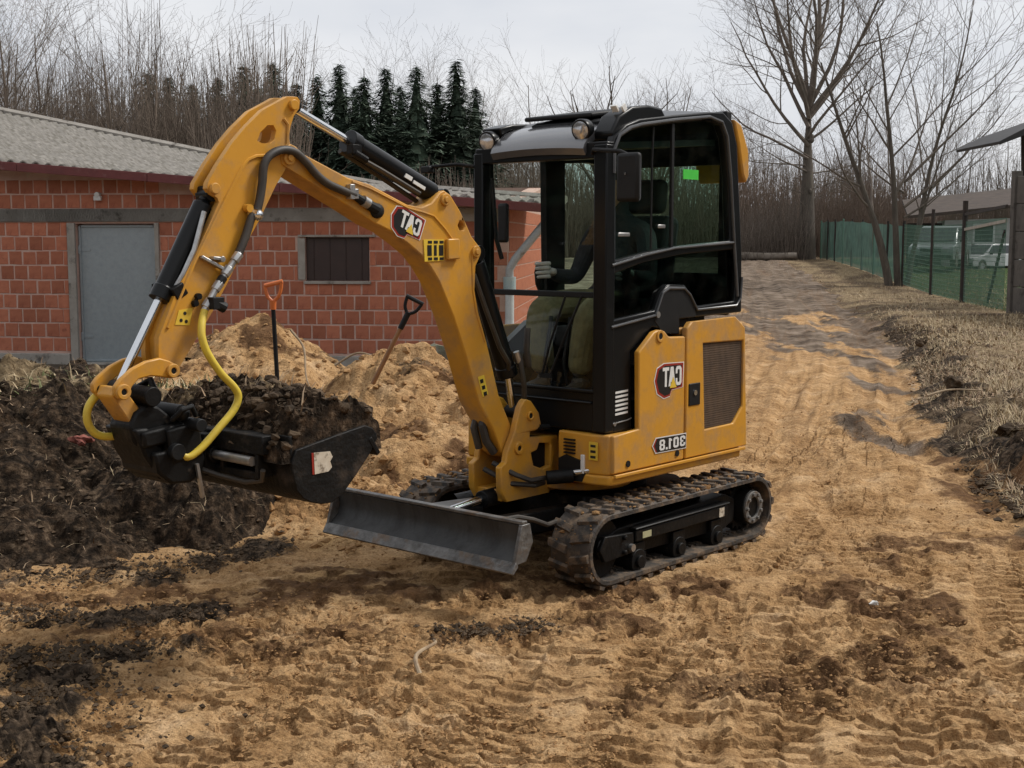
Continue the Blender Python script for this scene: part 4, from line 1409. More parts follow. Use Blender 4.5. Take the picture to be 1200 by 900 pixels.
def glyph(ch):
    """letter outlines in a unit-high cell, as lists of polygons"""
    if ch == 'C':
        return [[(0.62, 0.62), (0.44, 0.62), (0.44, 0.78), (0.38, 0.84), (0.26, 0.84), (0.20, 0.78), (0.20, 0.22), (0.26, 0.16), (0.38, 0.16), (0.44, 0.22), (0.44, 0.38), (0.62, 0.38), (0.62, 0.14), (0.50, 0.0), (0.14, 0.0), (0.0, 0.14), (0.0, 0.86), (0.14, 1.0), (0.50, 1.0), (0.62, 0.86)]]
    if ch == 'A':
        return [[(0.0, 0.0), (0.20, 1.0), (0.50, 1.0), (0.70, 0.0), (0.51, 0.0), (0.475, 0.22), (0.225, 0.22), (0.19, 0.0)], ]
    if ch == 'T':
        return [[(0.0, 1.0), (0.66, 1.0), (0.66, 0.82), (0.43, 0.82), (0.43, 0.0), (0.23, 0.0), (0.23, 0.82), (0.0, 0.82)]]
    if ch == '1':
        return [[(0.16, 0.0), (0.36, 0.0), (0.36, 1.0), (0.20, 1.0), (0.02, 0.86), (0.02, 0.70), (0.16, 0.76)]]
    if ch == '.':
        return [[(0.0, 0.0), (0.2, 0.0), (0.2, 0.2), (0.0, 0.2)]]
    o = [(0.0, 0.14), (0.13, 0.0), (0.45, 0.0), (0.58, 0.14), (0.58, 0.86), (0.45, 1.0), (0.13, 1.0), (0.0, 0.86)]
    if ch == '0':
        return [('ring', o, [(0.19, 0.2), (0.39, 0.2), (0.39, 0.8), (0.19, 0.8)])]
    if ch == '8':
        return [[(0.0, 0.14), (0.13, 0.0), (0.19, 0.0), (0.19, 1.0), (0.13, 1.0), (0.0, 0.86), (0.0, 0.60), (0.07, 0.5), (0.0, 0.40)], [(0.58, 0.14), (0.58, 0.40), (0.51, 0.5), (0.58, 0.60), (0.58, 0.86), (0.45, 1.0), (0.39, 1.0), (0.39, 0.0), (0.45, 0.0)], [(0.19, 0.0), (0.39, 0.0), (0.39, 0.17), (0.19, 0.17)], [(0.19, 0.42), (0.39, 0.42), (0.39, 0.58), (0.19, 0.58)], [(0.19, 0.83), (0.39, 0.83), (0.39, 1.0), (0.19, 1.0)]]
    if ch == '3':
        return [[(0.0, 0.14), (0.13, 0.0), (0.45, 0.0), (0.58, 0.14), (0.58, 0.40), (0.50, 0.5), (0.58, 0.60), (0.58, 0.86), (0.45, 1.0), (0.13, 1.0), (0.0, 0.86), (0.0, 0.66), (0.19, 0.66), (0.19, 0.82), (0.39, 0.82), (0.39, 0.58), (0.22, 0.58), (0.22, 0.42), (0.39, 0.42), (0.39, 0.18), (0.19, 0.18), (0.19, 0.34), (0.0, 0.34)]]


ADV = {'C': 0.70, 'A': 0.70, 'T': 0.72, '1': 0.46, '.': 0.28, '0': 0.68, '8': 0.68, '3': 0.68}


def lettering(text, x0, z0, h, to, wide=1.0, overlap=1.0):
    mb = MB()
    u = x0
    for ch in text:
        for g_ in glyph(ch):
            if isinstance(g_, tuple):
                sc_ = lambda l: [(u + p[0] * h * wide, z0 + p[1] * h) for p in l]
                mb.prism(sc_(g_[1]), lambda p: to(p, 0), lambda p: to(p, 0.0012), [sc_(q) for q in g_[2:]])
            else:
                l = [(u + p[0] * h * wide, z0 + p[1] * h) for p in g_]
                n = len(l)
                tri = tessellate_polygon([[Vector((p[0], p[1], 0)) for p in l]])
                vs = [to(p, 0) for p in l] + [to(p, 0.0012) for p in l]
                mb.add(vs, [tuple(n + i for i in t) for t in tri] + [(i, (i + 1) % n, n + (i + 1) % n, n + i) for i in range(n)])
        u += ADV[ch] * h * wide * overlap
    return mb


def flat(poly, to, d0, d1):
    return MB().prism(poly, lambda p: to(p, d0), lambda p: to(p, d1))


def hex_badge(parent, to, s):
    """dark hexagon with a red rim, white letters and a yellow triangle; u runs forward so the word reads mirrored"""
    rim = [(-0.48, 0.62), (0.78, 0.62), (1.30, 0.50 - 0.05), (1.52, 0.0), (1.30, -0.52), (0.95, -0.72), (0.45, -0.66), (0.30, -0.40), (-0.48, -0.36)]
    rim = [(-0.62, 0.62), (0.80, 0.66), (1.28, 0.50), (1.46, 0.02), (1.26, -0.50), (0.78, -0.72), (0.36, -0.66), (0.22, -0.42), (-0.58, -0.36)]
    k = lambda l, f=1.0, ox=0.0: [((p[0] - 0.4) * f * s + 0.4 * s + ox, p[1] * f * s) for p in l]
    b = flat(k(rim, 1.05), to, 0.0006, 0.0014).build('badge', M['white'], parent)
    flat(k(rim, 1.0), to, 0.0015, 0.0020).build('badge_rim', M['red_print'], b)
    flat(k(rim, 0.87, 0.0), to, 0.0021, 0.0026).build('badge_field', M['black_print'], b)
    lettering('CAT', -0.47 * s, -0.27 * s, 0.78 * s, lambda p, d: to(p, 0.0028 + d), 0.90, 0.94).build('lettering', M['white'], b)
    flat(k([(-0.10, -0.34), (0.40, -0.34), (0.16, 0.10)]), to, 0.0045, 0.0050).build('badge_triangle', M['yellow_print'], b)


hex_badge(panel, lambda p, d: (-0.100 + p[0] * 0.98 * 0.98, 0.500 + d, 0.918 + p[1]), 0.128 * 0.95)
b = flat([(-0.205, 0.640), (0.058, 0.644), (0.088, 0.606), (0.060, 0.566), (-0.205, 0.562)], lambda p, d: (p[0], 0.502 + d, p[1]), 0.0006, 0.0012).build('model_plate', M['white'], panel)
flat([(-0.200, 0.635), (0.055, 0.639), (0.081, 0.606), (0.057, 0.571), (-0.200, 0.567)], lambda p, d: (p[0], 0.502 + d, p[1]), 0.0014, 0.0018).build('plate_rim', M['red_print'], b)
flat([(-0.200, 0.635), (0.046, 0.639), (0.068, 0.606), (0.048, 0.571), (-0.200, 0.567)], lambda p, d: (p[0], 0.502 + d, p[1]), 0.0020, 0.0024).build('plate_field', M['black_print'], b)
lettering('301.8', -0.192, 0.577, 0.052, lambda p, d: (p[0], 0.505 + d, p[1]), 1.52, 1.06).build('lettering', M['white'], b)

# ---- cab --------------------------------------------------------------------
CN, CF = 0.455, -0.365                       # near and far side faces
side = [(0.374, 0.695), (0.378, 1.985), (0.345, 2.065), (0.255, 2.125), (0.149, 2.158), (-0.132, 2.196), (-0.432, 2.232), (-0.575, 2.240), (-0.660, 2.196), (-0.712, 2.083), (-0.748, 1.777), (-0.778, 1.511), (-0.785, 1.215), (-0.20, 1.205), (-0.205, 1.14), (0.03, 1.175), (0.205, 1.07), (0.19, 0.695)]
win = [(0.326, 1.50), (0.334, 2.00), (0.300, 2.060), (0.220, 2.098), (0.140, 2.118), (-0.132, 2.156), (-0.440, 2.192), (-0.545, 2.175), (-0.592, 2.11), (-0.634, 1.906), (-0.662, 1.590), (-0.147, 1.562), (0.096, 1.535)]
low = [(0.340, 1.225), (0.335, 1.440), (0.095, 1.490), (-0.222, 1.524), (-0.690, 1.545), (-0.722, 1.500), (-0.715, 1.275), (-0.365, 1.262), (-0.300, 1.330), (-0.245, 1.372), (-0.107, 1.378), (-0.045, 1.345), (0.010, 1.255)]
cb = MB()
cb.plate(side, CN - 0.045, CN, [win, low])
cab = cb.build('cab', BK, exc, 0.008, seg=3)
far = MB()
fwin = [(0.30, 1.02), (0.31, 1.97), (0.21, 1.99), (-0.10, 2.00), (-0.12, 1.02)]
fwin2 = [(-0.26, 1.28), (-0.26, 2.00), (-0.46, 2.01), (-0.60, 2.00), (-0.66, 1.60), (-0.69, 1.30)]
far.plate([(0.374, 0.695), (0.378, 1.985), (0.345, 2.065), (0.255, 2.125), (-0.132, 2.196), (-0.575, 2.240), (-0.660, 2.196), (-0.712, 2.083), (-0.785, 1.215), (-0.20, 1.205), (0.03, 1.175), (0.205, 1.07), (0.19, 0.695)], CF, CF + 0.04, [fwin, fwin2])
far.build('cab_far_side', BK, exc, 0.006)
# front frame: pillars, header, sill, cross rail
fp = MB()
fp.bar((0.372, CF + 0.02, 0.70), (0.372, CF + 0.02, 2.02), 0.06, 0.06, (1, 0, 0))
fp.bar((0.372, CN - 0.035, 0.70), (0.372, CN - 0.035, 2.03), 0.075, 0.07, (1, 0, 0))
fp.box((0.372, (CN + CF) / 2, 2.005), (0.055, CN - CF, 0.075))
fp.box((0.360, (CN + CF) / 2, 0.79), (0.06, CN - CF, 0.185))
fp.box((0.392, (CN + CF) / 2, 0.888), (0.03, CN - CF - 0.06, 0.018)).box((0.396, (CN + CF) / 2 - 0.02, 0.835), (0.02, CN - CF - 0.12, 0.012))
fp.build('front_frame', BK, exc, 0.006)
MB().box((0.388, (CN + CF) / 2 - 0.02, 1.340), (0.026, CN - CF - 0.10, 0.028)).build('cross_rail', M['black_matt'], exc, 0.004)
for z0, z1, nm in ((1.350, 1.972, 'windshield'), (0.895, 1.330, 'lower_windshield')):
    MB().box((0.386, (CN + CF) / 2 - 0.012, (z0 + z1) / 2), (0.005, CN - CF - 0.105, z1 - z0)).build(nm, M['glass'], exc)
MB().plate([(p[0] * 1.0, p[1]) for p in win], CN - 0.028, CN - 0.022).build('door_glass', M['glass_green'], exc)
MB().plate(low, CN - 0.028, CN - 0.022).build('lower_door_glass', glass_mat('dark_lower_glass', (0.30, 0.36, 0.34)), exc)
MB().plate(fwin, CF + 0.017, CF + 0.022).build('far_glass', M['glass'], exc)
MB().plate(fwin2, CF + 0.017, CF + 0.022).build('far_quarter_glass', M['glass_green'], exc)
rv = MB()
rv.plate_x([(CF + 0.03, 1.20), (CN - 0.04, 1.20), (CN - 0.04, 2.19), (CF + 0.03, 2.19)], -0.725, -0.700, [[(CF + 0.09, 1.42), (CN - 0.10, 1.42), (CN - 0.10, 1.985), (CF + 0.09, 1.985)]])
rv.build('rear_frame', BK, exc, 0.006)
MB().plate_x([(CF + 0.08, 1.41), (CN - 0.09, 1.41), (CN - 0.09, 1.99), (CF + 0.08, 1.99)], -0.715, -0.710).build('rear_glass', M['glass_green'], exc)
# rubber seals round the openings
tr_ = MB()
tr_.tube([(p[0], CN + 0.004, p[1]) for p in [(0.362, 1.192), (0.010, 1.232), (-0.050, 1.338), (-0.105, 1.360), (-0.235, 1.356), (-0.290, 1.322), (-0.355, 1.245), (-0.724, 1.252), (-0.765, 1.29), (-0.775, 1.40)]], 0.0065, 8)
tr_.tube([(p[0], CN + 0.003, p[1]) for p in [(0.352, 1.90), (0.350, 2.01), (0.310, 2.075), (0.225, 2.113), (0.140, 2.133), (-0.132, 2.172), (-0.440, 2.208), (-0.555, 2.190), (-0.608, 2.12), (-0.650, 1.906), (-0.690, 1.60), (-0.735, 1.30)]], 0.009, 8)
tr_.tube([(p[0], CN + 0.003, p[1]) for p in [(0.360, 1.478), (0.096, 1.524), (-0.147, 1.555), (-0.70, 1.582)]], 0.007, 8)
tr_.build('door_seal', mat('satin_trim', (0.05, 0.052, 0.055), (0.07, 0.072, 0.075), 10, 0.35), exc)
MB().box((-0.135, CN - 0.012, 1.845), (0.020, 0.016, 0.62)).build('sliding_window_post', M['black_matt'], exc, 0.003)
MB().tube([(0.020, CN - 0.014, 2.13), (0.030, CN - 0.014, 1.95), (0.032, CN - 0.014, 1.55)], 0.006, 6).build('window_edge', M['black_matt'], exc)
MB().box((-0.31, CN - 0.018, 1.918), (0.135, 0.003, 0.048)).build('green_label', M['green_label'], exc)
MB().box((0.245, CN - 0.016, 1.62), (0.09, 0.006, 0.018)).build('window_catch', M['steel'], exc, 0.003)
MB().box((-0.06, CN - 0.016, 1.66), (0.06, 0.006, 0.018)).build('window_catch', M['steel'], exc, 0.003)
hn = MB().plate([(0.010, 1.20), (0.005, 1.255), (-0.055, 1.345), (-0.105, 1.370), (-0.240, 1.366), (-0.300, 1.330), (-0.345, 1.26), (-0.345, 1.208), (-0.20, 1.208), (-0.20, 1.13), (-0.06, 1.14), (-0.03, 1.165)], CN - 0.035, CN + 0.002).build('door_handle_recess', M['black_matt'], exc, 0.004)
MB().cyl((-0.005, CN, 1.235), (-0.005, CN + 0.012, 1.235), 0.016, 12).build('lock', M['steel'], hn)
# lower cab side with the striped vent label
MB().box((0.275, CN + 0.001, 0.87), (0.005, 0.002, 0.002)).build('rivet', M['steel'], cab)
vl = MB()
for k in range(6):
    z = 0.885 - k * 0.0205
    vl.plate([(0.324, z - 0.008), (0.324, z + 0.002), (0.226, z + 0.006), (0.226, z - 0.004)], CN, CN + 0.0025)
vl.build('vent_stripes', M['white'], cab)
MB().tube([(0.345, CN + 0.004, 0.738), (0.235, CN + 0.004, 0.745), (0.200, CN + 0.004, 0.752)], 0.003, 6).build('trim_line', M['steel'], cab)
MB().cyl((0.33, CN - 0.01, 0.735), (0.33, CN + 0.006, 0.735), 0.010, 10).build('bolt', M['steel'], cab)
# roof
rf_ = MB()
top = [(0.300, 2.105), (0.149, 2.160), (-0.132, 2.198), (-0.432, 2.234), (-0.575, 2.242), (-0.660, 2.196)]
nb2 = 7
vs, fs = [], []
for j in range(nb2):
    t = j / (nb2 - 1)
    y = CF + 0.02 + (CN - CF - 0.05) * t
    crown = 0.030 * (1 - (2 * t - 1) ** 2)
    for (x, z) in top:
        vs.append((x, y, z + crown - 0.004))
k = len(top)
for j in range(nb2):
    t = j / (nb2 - 1)
    y = CF + 0.02 + (CN - CF - 0.05) * t
    for (x, z) in top:
        vs.append((x, y, z - 0.045))
o_ = nb2 * k
for j in range(nb2 - 1):
    for i in range(k - 1):
        q = (j * k + i, j * k + i + 1, (j + 1) * k + i + 1, (j + 1) * k + i)
        fs += [q, tuple(o_ + r_ for r_ in reversed(q))]
for i in range(k - 1):
    fs += [(i, i + 1, o_ + i + 1, o_ + i), ((nb2 - 1) * k + i + 1, (nb2 - 1) * k + i, o_ + (nb2 - 1) * k + i, o_ + (nb2 - 1) * k + i + 1)]
for j in range(nb2 - 1):
    fs += [(j * k, (j + 1) * k, o_ + (j + 1) * k, o_ + j * k), ((j + 1) * k + k - 1, j * k + k - 1, o_ + j * k + k - 1, o_ + (j + 1) * k + k - 1)]
roof_c = rf_.add(vs, fs).build('cab_roof', BK, exc)
gloss = mat('glossy_roof_visor', (0.12, 0.12, 0.125), (0.10, 0.10, 0.105), 3, 0.24, 0.3, spec=0.9, coat=1.0)
vz = MB()
ys_ = np.linspace(-0.24, 0.335, 9)
vp = []
for y in ys_:
    for (x, z) in ((0.425, 2.012), (0.415, 2.035), (0.375, 2.075), (0.315, 2.115), (0.255, 2.135)):
        bow = 0.012 * (1 - ((y - 0.05) / 0.3) ** 2)
        vp.append((x + bow * 0.5, y, z + bow))
fs = []
for j in range(8):
    for i in range(4):
        fs.append((j * 5 + i, j * 5 + i + 1, (j + 1) * 5 + i + 1, (j + 1) * 5 + i))
vs2 = vp + [(x - 0.02, y, z - 0.03) for (x, y, z) in vp]
n_ = len(vp)
fs2 = fs + [tuple(n_ + q for q in reversed(f_)) for f_ in fs]
for i in range(4):
    fs2 += [(i, i + 1, n_ + i + 1, n_ + i), (40 + i + 1, 40 + i, n_ + 40 + i, n_ + 40 + i + 1)]
for j in range(8):
    fs2 += [(j * 5, (j + 1) * 5, n_ + (j + 1) * 5, n_ + j * 5), ((j + 1) * 5 + 4, j * 5 + 4, n_ + j * 5 + 4, n_ + (j + 1) * 5 + 4)]
visor = MB().add(vs2, fs2).build('roof_visor', gloss, exc)
MB().box((-0.15, 0.045, 2.062), (0.86, 0.72, 0.03), (0, R(4), 0)).build('headliner', M['black_matt'], exc)
MB().box((0.245, 0.10, 2.150), (0.05, 0.42, 0.016), (0, R(20), 0)).build('visor_strip', M['black_matt'], visor, 0.004)
MB().box((0.02, 0.05, 2.215), (0.50, 0.42, 0.022), (0, R(-8) * -1, 0)).build('roof_hatch', M['black_matt'], exc, 0.008)
hp = MB()
for j, (w_, hgt) in enumerate(((0.0, 0.0),)):
    hp.plate([(0.33, 2.05), (0.345, 2.085), (0.285, 2.165), (0.18, 2.215), (0.05, 2.232), (-0.06, 2.226), (-0.10, 2.18), (0.15, 2.13)], 0.325, 0.435)
hp.build('light_housing', BK, exc, 0.012, seg=3)


def work_light(x, y, z, yaw):
    m_ = Matrix.Rotation(yaw, 3, 'Z') @ Matrix.Rotation(R(12), 3, 'Y')
    d = m_ @ Vector((1, 0, 0))
    c = Vector((x, y, z))
    l = MB().tube([c - d * 0.055, c - d * 0.045, c, c + d * 0.008], [0.028, 0.044, 0.052, 0.050], 20)
    lo = l.build('work_light', BK, exc, 0.002)
    MB().tube([c + d * 0.002, c + d * 0.010, c + d * 0.014], [0.042, 0.041, 0.028], 20).build('lens', M['lamp'], lo)
    MB().box(c - d * 0.02 + Vector((0, 0, -0.055)), (0.03, 0.02, 0.06)).build('bracket', M['black_matt'], lo, 0.002)


work_light(0.395, -0.285, 2.075, R(6))
work_light(0.395, 0.300, 2.100, R(6))
MB().plate([(0.34, 2.10), (0.36, 2.14), (0.26, 2.165), (0.12, 2.175), (0.10, 2.15), (0.28, 2.13)], -0.36, -0.24).build('light_cowl', BK, exc, 0.008)
MB().box((0.275, 0.402, 2.20), (0.012, 0.035, 0.035), (0, R(40), 0)).build('reflector', M['white'], exc, 0.002)
MB().box((0.235, 0.424, 2.205), (0.03, 0.012, 0.035), (0, R(40), 0)).build('reflector', M['white'], exc, 0.002)
MB().box((-0.655, 0.40, 2.215), (0.05, 0.08, 0.075)).build('rear_light', M['black_matt'], exc, 0.008)
yr = MB()
yr.plate([(-0.690, 2.215), (-0.760, 2.19), (-0.835, 2.06), (-0.845, 1.93), (-0.815, 1.89), (-0.785, 1.93), (-0.740, 2.08)], 0.16, 0.450)
yr.build('rear_cowl', Y, exc, 0.01)
# mirrors
mr_ = MB()
mr_.box((0.505, 0.655, 1.870), (0.035, 0.125, 0.215))
mo = mr_.build('mirror', M['black_matt'], exc, 0.02, seg=3)
MB().tube([(0.385, 0.36, 1.985), (0.43, 0.40, 2.005), (0.48, 0.50, 1.995), (0.50, 0.60, 1.985), (0.50, 0.65, 1.965)], 0.010, 8).build('mirror_arm', M['steel_black'], mo)
MB().cyl((0.525, 0.65, 1.885), (0.528, 0.65, 1.885), 0.006, 8).build('bolt', M['chrome'], mo)
ml = MB().box((0.52, -0.60, 1.86), (0.03, 0.11, 0.20)).build('mirror', M['black_matt'], exc, 0.02, seg=3)
bpy.data.objects[ml.name].location = (-0.10, 0.14, -0.09)
ml.scale = (1, 0.5, 0.95)
MB().tube([(0.38, CF, 1.955), (0.45, -0.44, 1.968), (0.50, -0.60, 1.958), (0.50, -0.615, 1.93)], 0.009, 8).build('mirror_arm', M['steel_black'], exc)
MB().box((0.50, -0.60, 1.945), (0.04, 0.06, 0.035)).build('mirror_bracket', M['black_matt'], exc, 0.006)
# wiper, hand rail
MB().tube([(0.402, 0.215, 1.33), (0.404, 0.13, 1.12), (0.404, 0.075, 0.955)], 0.006, 6).tube([(0.402, 0.315, 1.335), (0.404, 0.21, 1.13), (0.404, 0.125, 0.95)], 0.006, 6).box((0.404, 0.10, 0.945), (0.012, 0.075, 0.02)).build('wiper', M['black_matt'], exc)
MB().tube([(0.36, -0.29, 1.90), (0.35, -0.27, 1.60), (0.33, -0.25, 1.50)], 0.011, 8).build('grab_handle', M['black_matt'], exc)
# interior
fl = MB().box((-0.02, 0.04, 0.80), (0.72, 0.74, 0.05)).build('cab_floor', M['black_matt'], exc)
it = MB()
it.box((-0.42, 0.03, 1.04), (0.40, 0.62, 0.42))
it.box((-0.16, 0.35, 1.14), (0.44, 0.11, 0.34)).box((-0.16, -0.27, 1.10), (0.40, 0.10, 0.26))
it.build('console', M['black_matt'], exc, 0.02)
st_ = MB().box((-0.20, 0.03, 1.10), (0.42, 0.44, 0.11)).build('seat', M['seat'], exc, 0.03, seg=3)
MB().box((-0.43, 0.03, 1.43), (0.11, 0.43, 0.58), (0, R(-8), 0)).build('backrest', M['seat'], st_, 0.04, seg=3)
MB().box((-0.49, 0.03, 1.82), (0.08, 0.27, 0.18), (0, R(-8), 0)).build('headrest', M['seat'], st_, 0.035, seg=3)
for b_ in (-0.235, 0.315):
    js = MB().tube([(0.045, b_, 1.20), (0.05, b_, 1.34)], 0.012, 8).tube([(0.045, b_, 1.34), (0.055, b_, 1.37), (0.06, b_, 1.43), (0.055, b_, 1.48)], [0.018, 0.024, 0.026, 0.018], 10)
    js.tube([(0.02, b_, 1.18), (0.02, b_, 1.24)], [0.06, 0.03], 12)
    js.build('joystick', M['black_matt'], exc)
for b_ in (-0.02, 0.10):
    MB().tube([(0.22, b_, 0.83), (0.27, b_, 1.00), (0.23, b_, 1.16), (0.22, b_, 1.22)], 0.010, 8).build('travel_lever', M['black_matt'], exc)
    MB().box((0.25, b_, 0.86), (0.15, 0.07, 0.02), (0, R(20), 0)).build('pedal', M['black_matt'], exc, 0.006)

# ---- swing post, boom, stick --------------------------------------------------
post = [(0.700, 0.372), (0.735, 0.425), (0.738, 0.540), (0.700, 0.560), (0.690, 0.610), (0.642, 0.690), (0.599, 0.809), (0.575, 0.838), (0.556, 0.847), (0.519, 0.834), (0.462, 0.773), (0.443, 0.713), (0.480, 0.690), (0.525, 0.690), (0.525, 0.660), (0.440, 0.652), (0.318, 0.650), (0.312, 0.448), (0.377, 0.43), (0.377, 0.372)]
hole = [(0.519, 0.584), (0.475, 0.592), (0.458, 0.625), (0.380, 0.615), (0.352, 0.564), (0.372, 0.505), (0.429, 0.494), (0.500, 0.520)]
ps = MB()
ps.plate(post, 0.070, 0.105, [hole])
ps.plate(post, -0.105, -0.070, [hole])
ps.box((0.50, 0, 0.40), (0.42, 0.17, 0.055)).box((0.345, 0, 0.545), (0.06, 0.21, 0.19))
pst = ps.build('swing_post', Y, exc, 0.006)
MB().box((0.43, 0.0, 0.56), (0.14, 0.138, 0.16)).build('post_core', M['black_matt'], pst)
for (x, z, r_) in ((0.613, 0.619, 0.030), (0.53, 0.765, 0.022)):
    MB().ring((x, 0.108, z), (0, 1, 0), 0.013, r_, 0.016, 20).build('pin_boss', Y, pst, 0.003)
    MB().cyl((x, -0.11, z), (x, 0.111, z), 0.014, 14).build('pin', M['black_matt'], pst)
MB().cyl((0.46, 0.108, 0.702), (0.40, 0.112, 0.698), 0.014, 10).build('bolt', M['black_matt'], pst)
sc_c = MB().cyl((0.52, 0.20, 0.475), (0.43, 0.29, 0.485), 0.034).build('swing_cylinder', SB_, exc, 0.004)
MB().cyl((0.44, 0.26, 0.49), (0.40, 0.40, 0.52), 0.016).build('rod', M['chrome'], sc_c)
MB().tube([(0.70, 0.02, 0.55), (0.66, 0.13, 0.50), (0.60, 0.17, 0.47), (0.50, 0.18, 0.47)], 0.013, 8).tube([(0.72, -0.02, 0.52), (0.66, 0.10, 0.455), (0.56, 0.16, 0.44), (0.48, 0.15, 0.44)], 0.013, 8).build('post_hoses', M['hose_b'], exc)

boom_pl = [(1.962, 1.925), (1.945, 1.955), (1.915, 1.968), (1.885, 1.958), (1.850, 1.932), (1.621, 1.848), (1.499, 1.824), (1.285, 1.745), (1.203, 1.735), (1.141, 1.755), (1.093, 1.800), (1.061, 1.812), (1.023, 1.794), (0.958, 1.721), (0.920, 1.665), (0.886, 1.611), (0.830, 1.562), (0.826, 1.527), (0.859, 1.477), (0.866, 1.369), (0.843, 1.272), (0.791, 1.140), (0.703, 0.872), (0.640, 0.760), (0.572, 0.650), (0.570, 0.600), (0.590, 0.572), (0.618, 0.565), (0.650, 0.575), (0.686, 0.604), (0.745, 0.723), (0.839, 0.848), (0.929, 1.082), (1.005, 1.252), (1.096, 1.414), (1.149, 1.478), (1.200, 1.527), (1.277, 1.575), (1.376, 1.629), (1.473, 1.663), (1.567, 1.708), (1.955, 1.885)]
bh = [(0.975, 1.660), (0.962, 1.680), (0.940, 1.676), (0.930, 1.655), (0.942, 1.636), (0.964, 1.638)]
bm_ = MB()
bm_.plate(boom_pl, -0.064, 0.064, [bh])
boom = bm_.build('boom', Y, exc, 0.006)
# welded edge strips
MB().tube([(p[0], 0.064, p[1]) for p in [(1.60, 1.832), (1.50, 1.807), (1.285, 1.731), (1.20, 1.716), (1.13, 1.700), (1.06, 1.645), (1.00, 1.585)]], 0.006, 6).tube([(p[0], 0.064, p[1]) for p in [(0.885, 1.54), (0.880, 1.37), (0.860, 1.27), (0.800, 1.13)]], 0.005, 6).build('weld_seam', Y, boom)
for (x, z, r_) in ((1.061, 1.771, 0.027), (0.864, 1.543, 0.027), (1.927, 1.912, 0.028)):
    MB().ring((x, 0.066, z), (0, 1, 0), 0.0, r_, 0.020, 20).ring((x, 0.078, z), (0, 1, 0), 0.0, r_ * 0.5, 0.012, 14).build('pin_cap', Y, boom, 0.003)
MB().plate([(1.060, 1.600), (0.985, 1.602), (0.980, 1.512), (1.060, 1.508)], 0.064, 0.085).build('lamp_cover', Y, boom, 0.006)
dk = MB().plate([(1.195, 1.598), (1.070, 1.598), (1.070, 1.505), (1.188, 1.502)], 0.064, 0.068).build('hazard_label', M['yellow_print'], boom)
for k in range(3):
    MB().box((1.085 + k * 0.036, 0.0685, 1.586), (0.024, 0.002, 0.012)).box((1.085 + k * 0.036, 0.0685, 1.514), (0.024, 0.002, 0.012)).build('pictogram', M['black_print'], dk)
    MB().box((1.088 + k * 0.036, 0.0685, 1.550), (0.026 if k != 1 else 0.016, 0.002, 0.046)).build('pictogram', M['black_print'], dk)
hex_badge(boom, lambda p, d: (1.257 + p[0] * 0.92 - p[1] * 0.36, 0.0645 + d, 1.648 + p[1] * 0.93 + p[0] * 0.38), 0.093)
w1 = MB().plate([(0.850, 0.972), (0.808, 0.978), (0.780, 0.886), (0.818, 0.877)], 0.0645, 0.0660).build('warning_label', M['yellow_print'], boom)
for k in range(3):
    MB().plate([(0.838 - k * 0.012, 0.958 - k * 0.030), (0.816 - k * 0.012, 0.962 - k * 0.030), (0.812 - k * 0.012, 0.944 - k * 0.030), (0.832 - k * 0.012, 0.940 - k * 0.030)], 0.0662, 0.0668).build('pictogram', M['black_print'], w1)
# opening in the underside of the boom foot with the hose bundle
MB().tube([(0.735, 0.0, 0.78), (0.760, 0.01, 0.735), (0.745, 0.02, 0.66), (0.70, 0.03, 0.60)], 0.020, 8).tube([(0.745, -0.035, 0.78), (0.770, -0.035, 0.72), (0.74, -0.03, 0.62)], 0.018, 8).build('foot_hoses', M['hose_b'], boom)

stick_pl = [(1.890, 2.150), (1.919, 2.148), (1.949, 2.132), (2.040, 2.087), (2.118, 2.021), (2.179, 1.961), (2.246, 1.879), (2.298, 1.806), (2.302, 1.784), (2.284, 1.763), (2.258, 1.751), (2.251, 1.735), (2.303, 1.641), (2.362, 1.538), (2.447, 1.409), (2.528, 1.246), (2.530, 1.179), (2.527, 1.135), (2.512, 1.106), (2.488, 1.097), (2.463, 1.108), (2.430, 1.150), (2.368, 1.231), (2.290, 1.332), (2.217, 1.441), (2.139, 1.568), (2.059, 1.681), (1.982, 1.806), (1.922, 1.884), (1.907, 1.956), (1.915, 1.995), (1.905, 2.035), (1.888, 2.075), (1.861, 2.106), (1.856, 2.136), (1.868, 2.149)]
stick_hole = [(2.068, 1.970), (2.051, 2.003), (2.017, 2.031), (1.989, 2.033), (1.977, 2.014), (1.986, 1.981), (2.007, 1.964), (2.044, 1.962)]
s_ = MB()
s_.plate(stick_pl, 0.028, 0.056, [stick_hole])
s_.plate(stick_pl, -0.056, -0.028, [stick_hole])
stick = s_.build('stick', Y, exc, 0.005)
web = MB()
wl_ = [(2.225, 1.755), (2.235, 1.73), (2.29, 1.63), (2.35, 1.525), (2.435, 1.40), (2.512, 1.24), (2.505, 1.13)]
wr_ = [(2.47, 1.13), (2.38, 1.24), (2.30, 1.345), (2.225, 1.455), (2.15, 1.58), (2.07, 1.69), (2.00, 1.80)]
web.plate([(1.99, 1.87), (2.06, 1.90), (2.225, 1.755), *wl_[1:], *wr_], -0.029, 0.029)
web.build('stick_web', Y, stick)
MB().tube([(p[0], 0.057, p[1]) for p in [(1.942, 2.062), (1.920, 2.040), (1.924, 1.965), (1.954, 1.934), (2.004, 1.919), (2.077, 1.912), (2.113, 1.898), (2.142, 1.868), (2.220, 1.752), (2.363, 1.522), (2.49, 1.28)]], 0.007, 6).build('weld_seam', Y, stick)
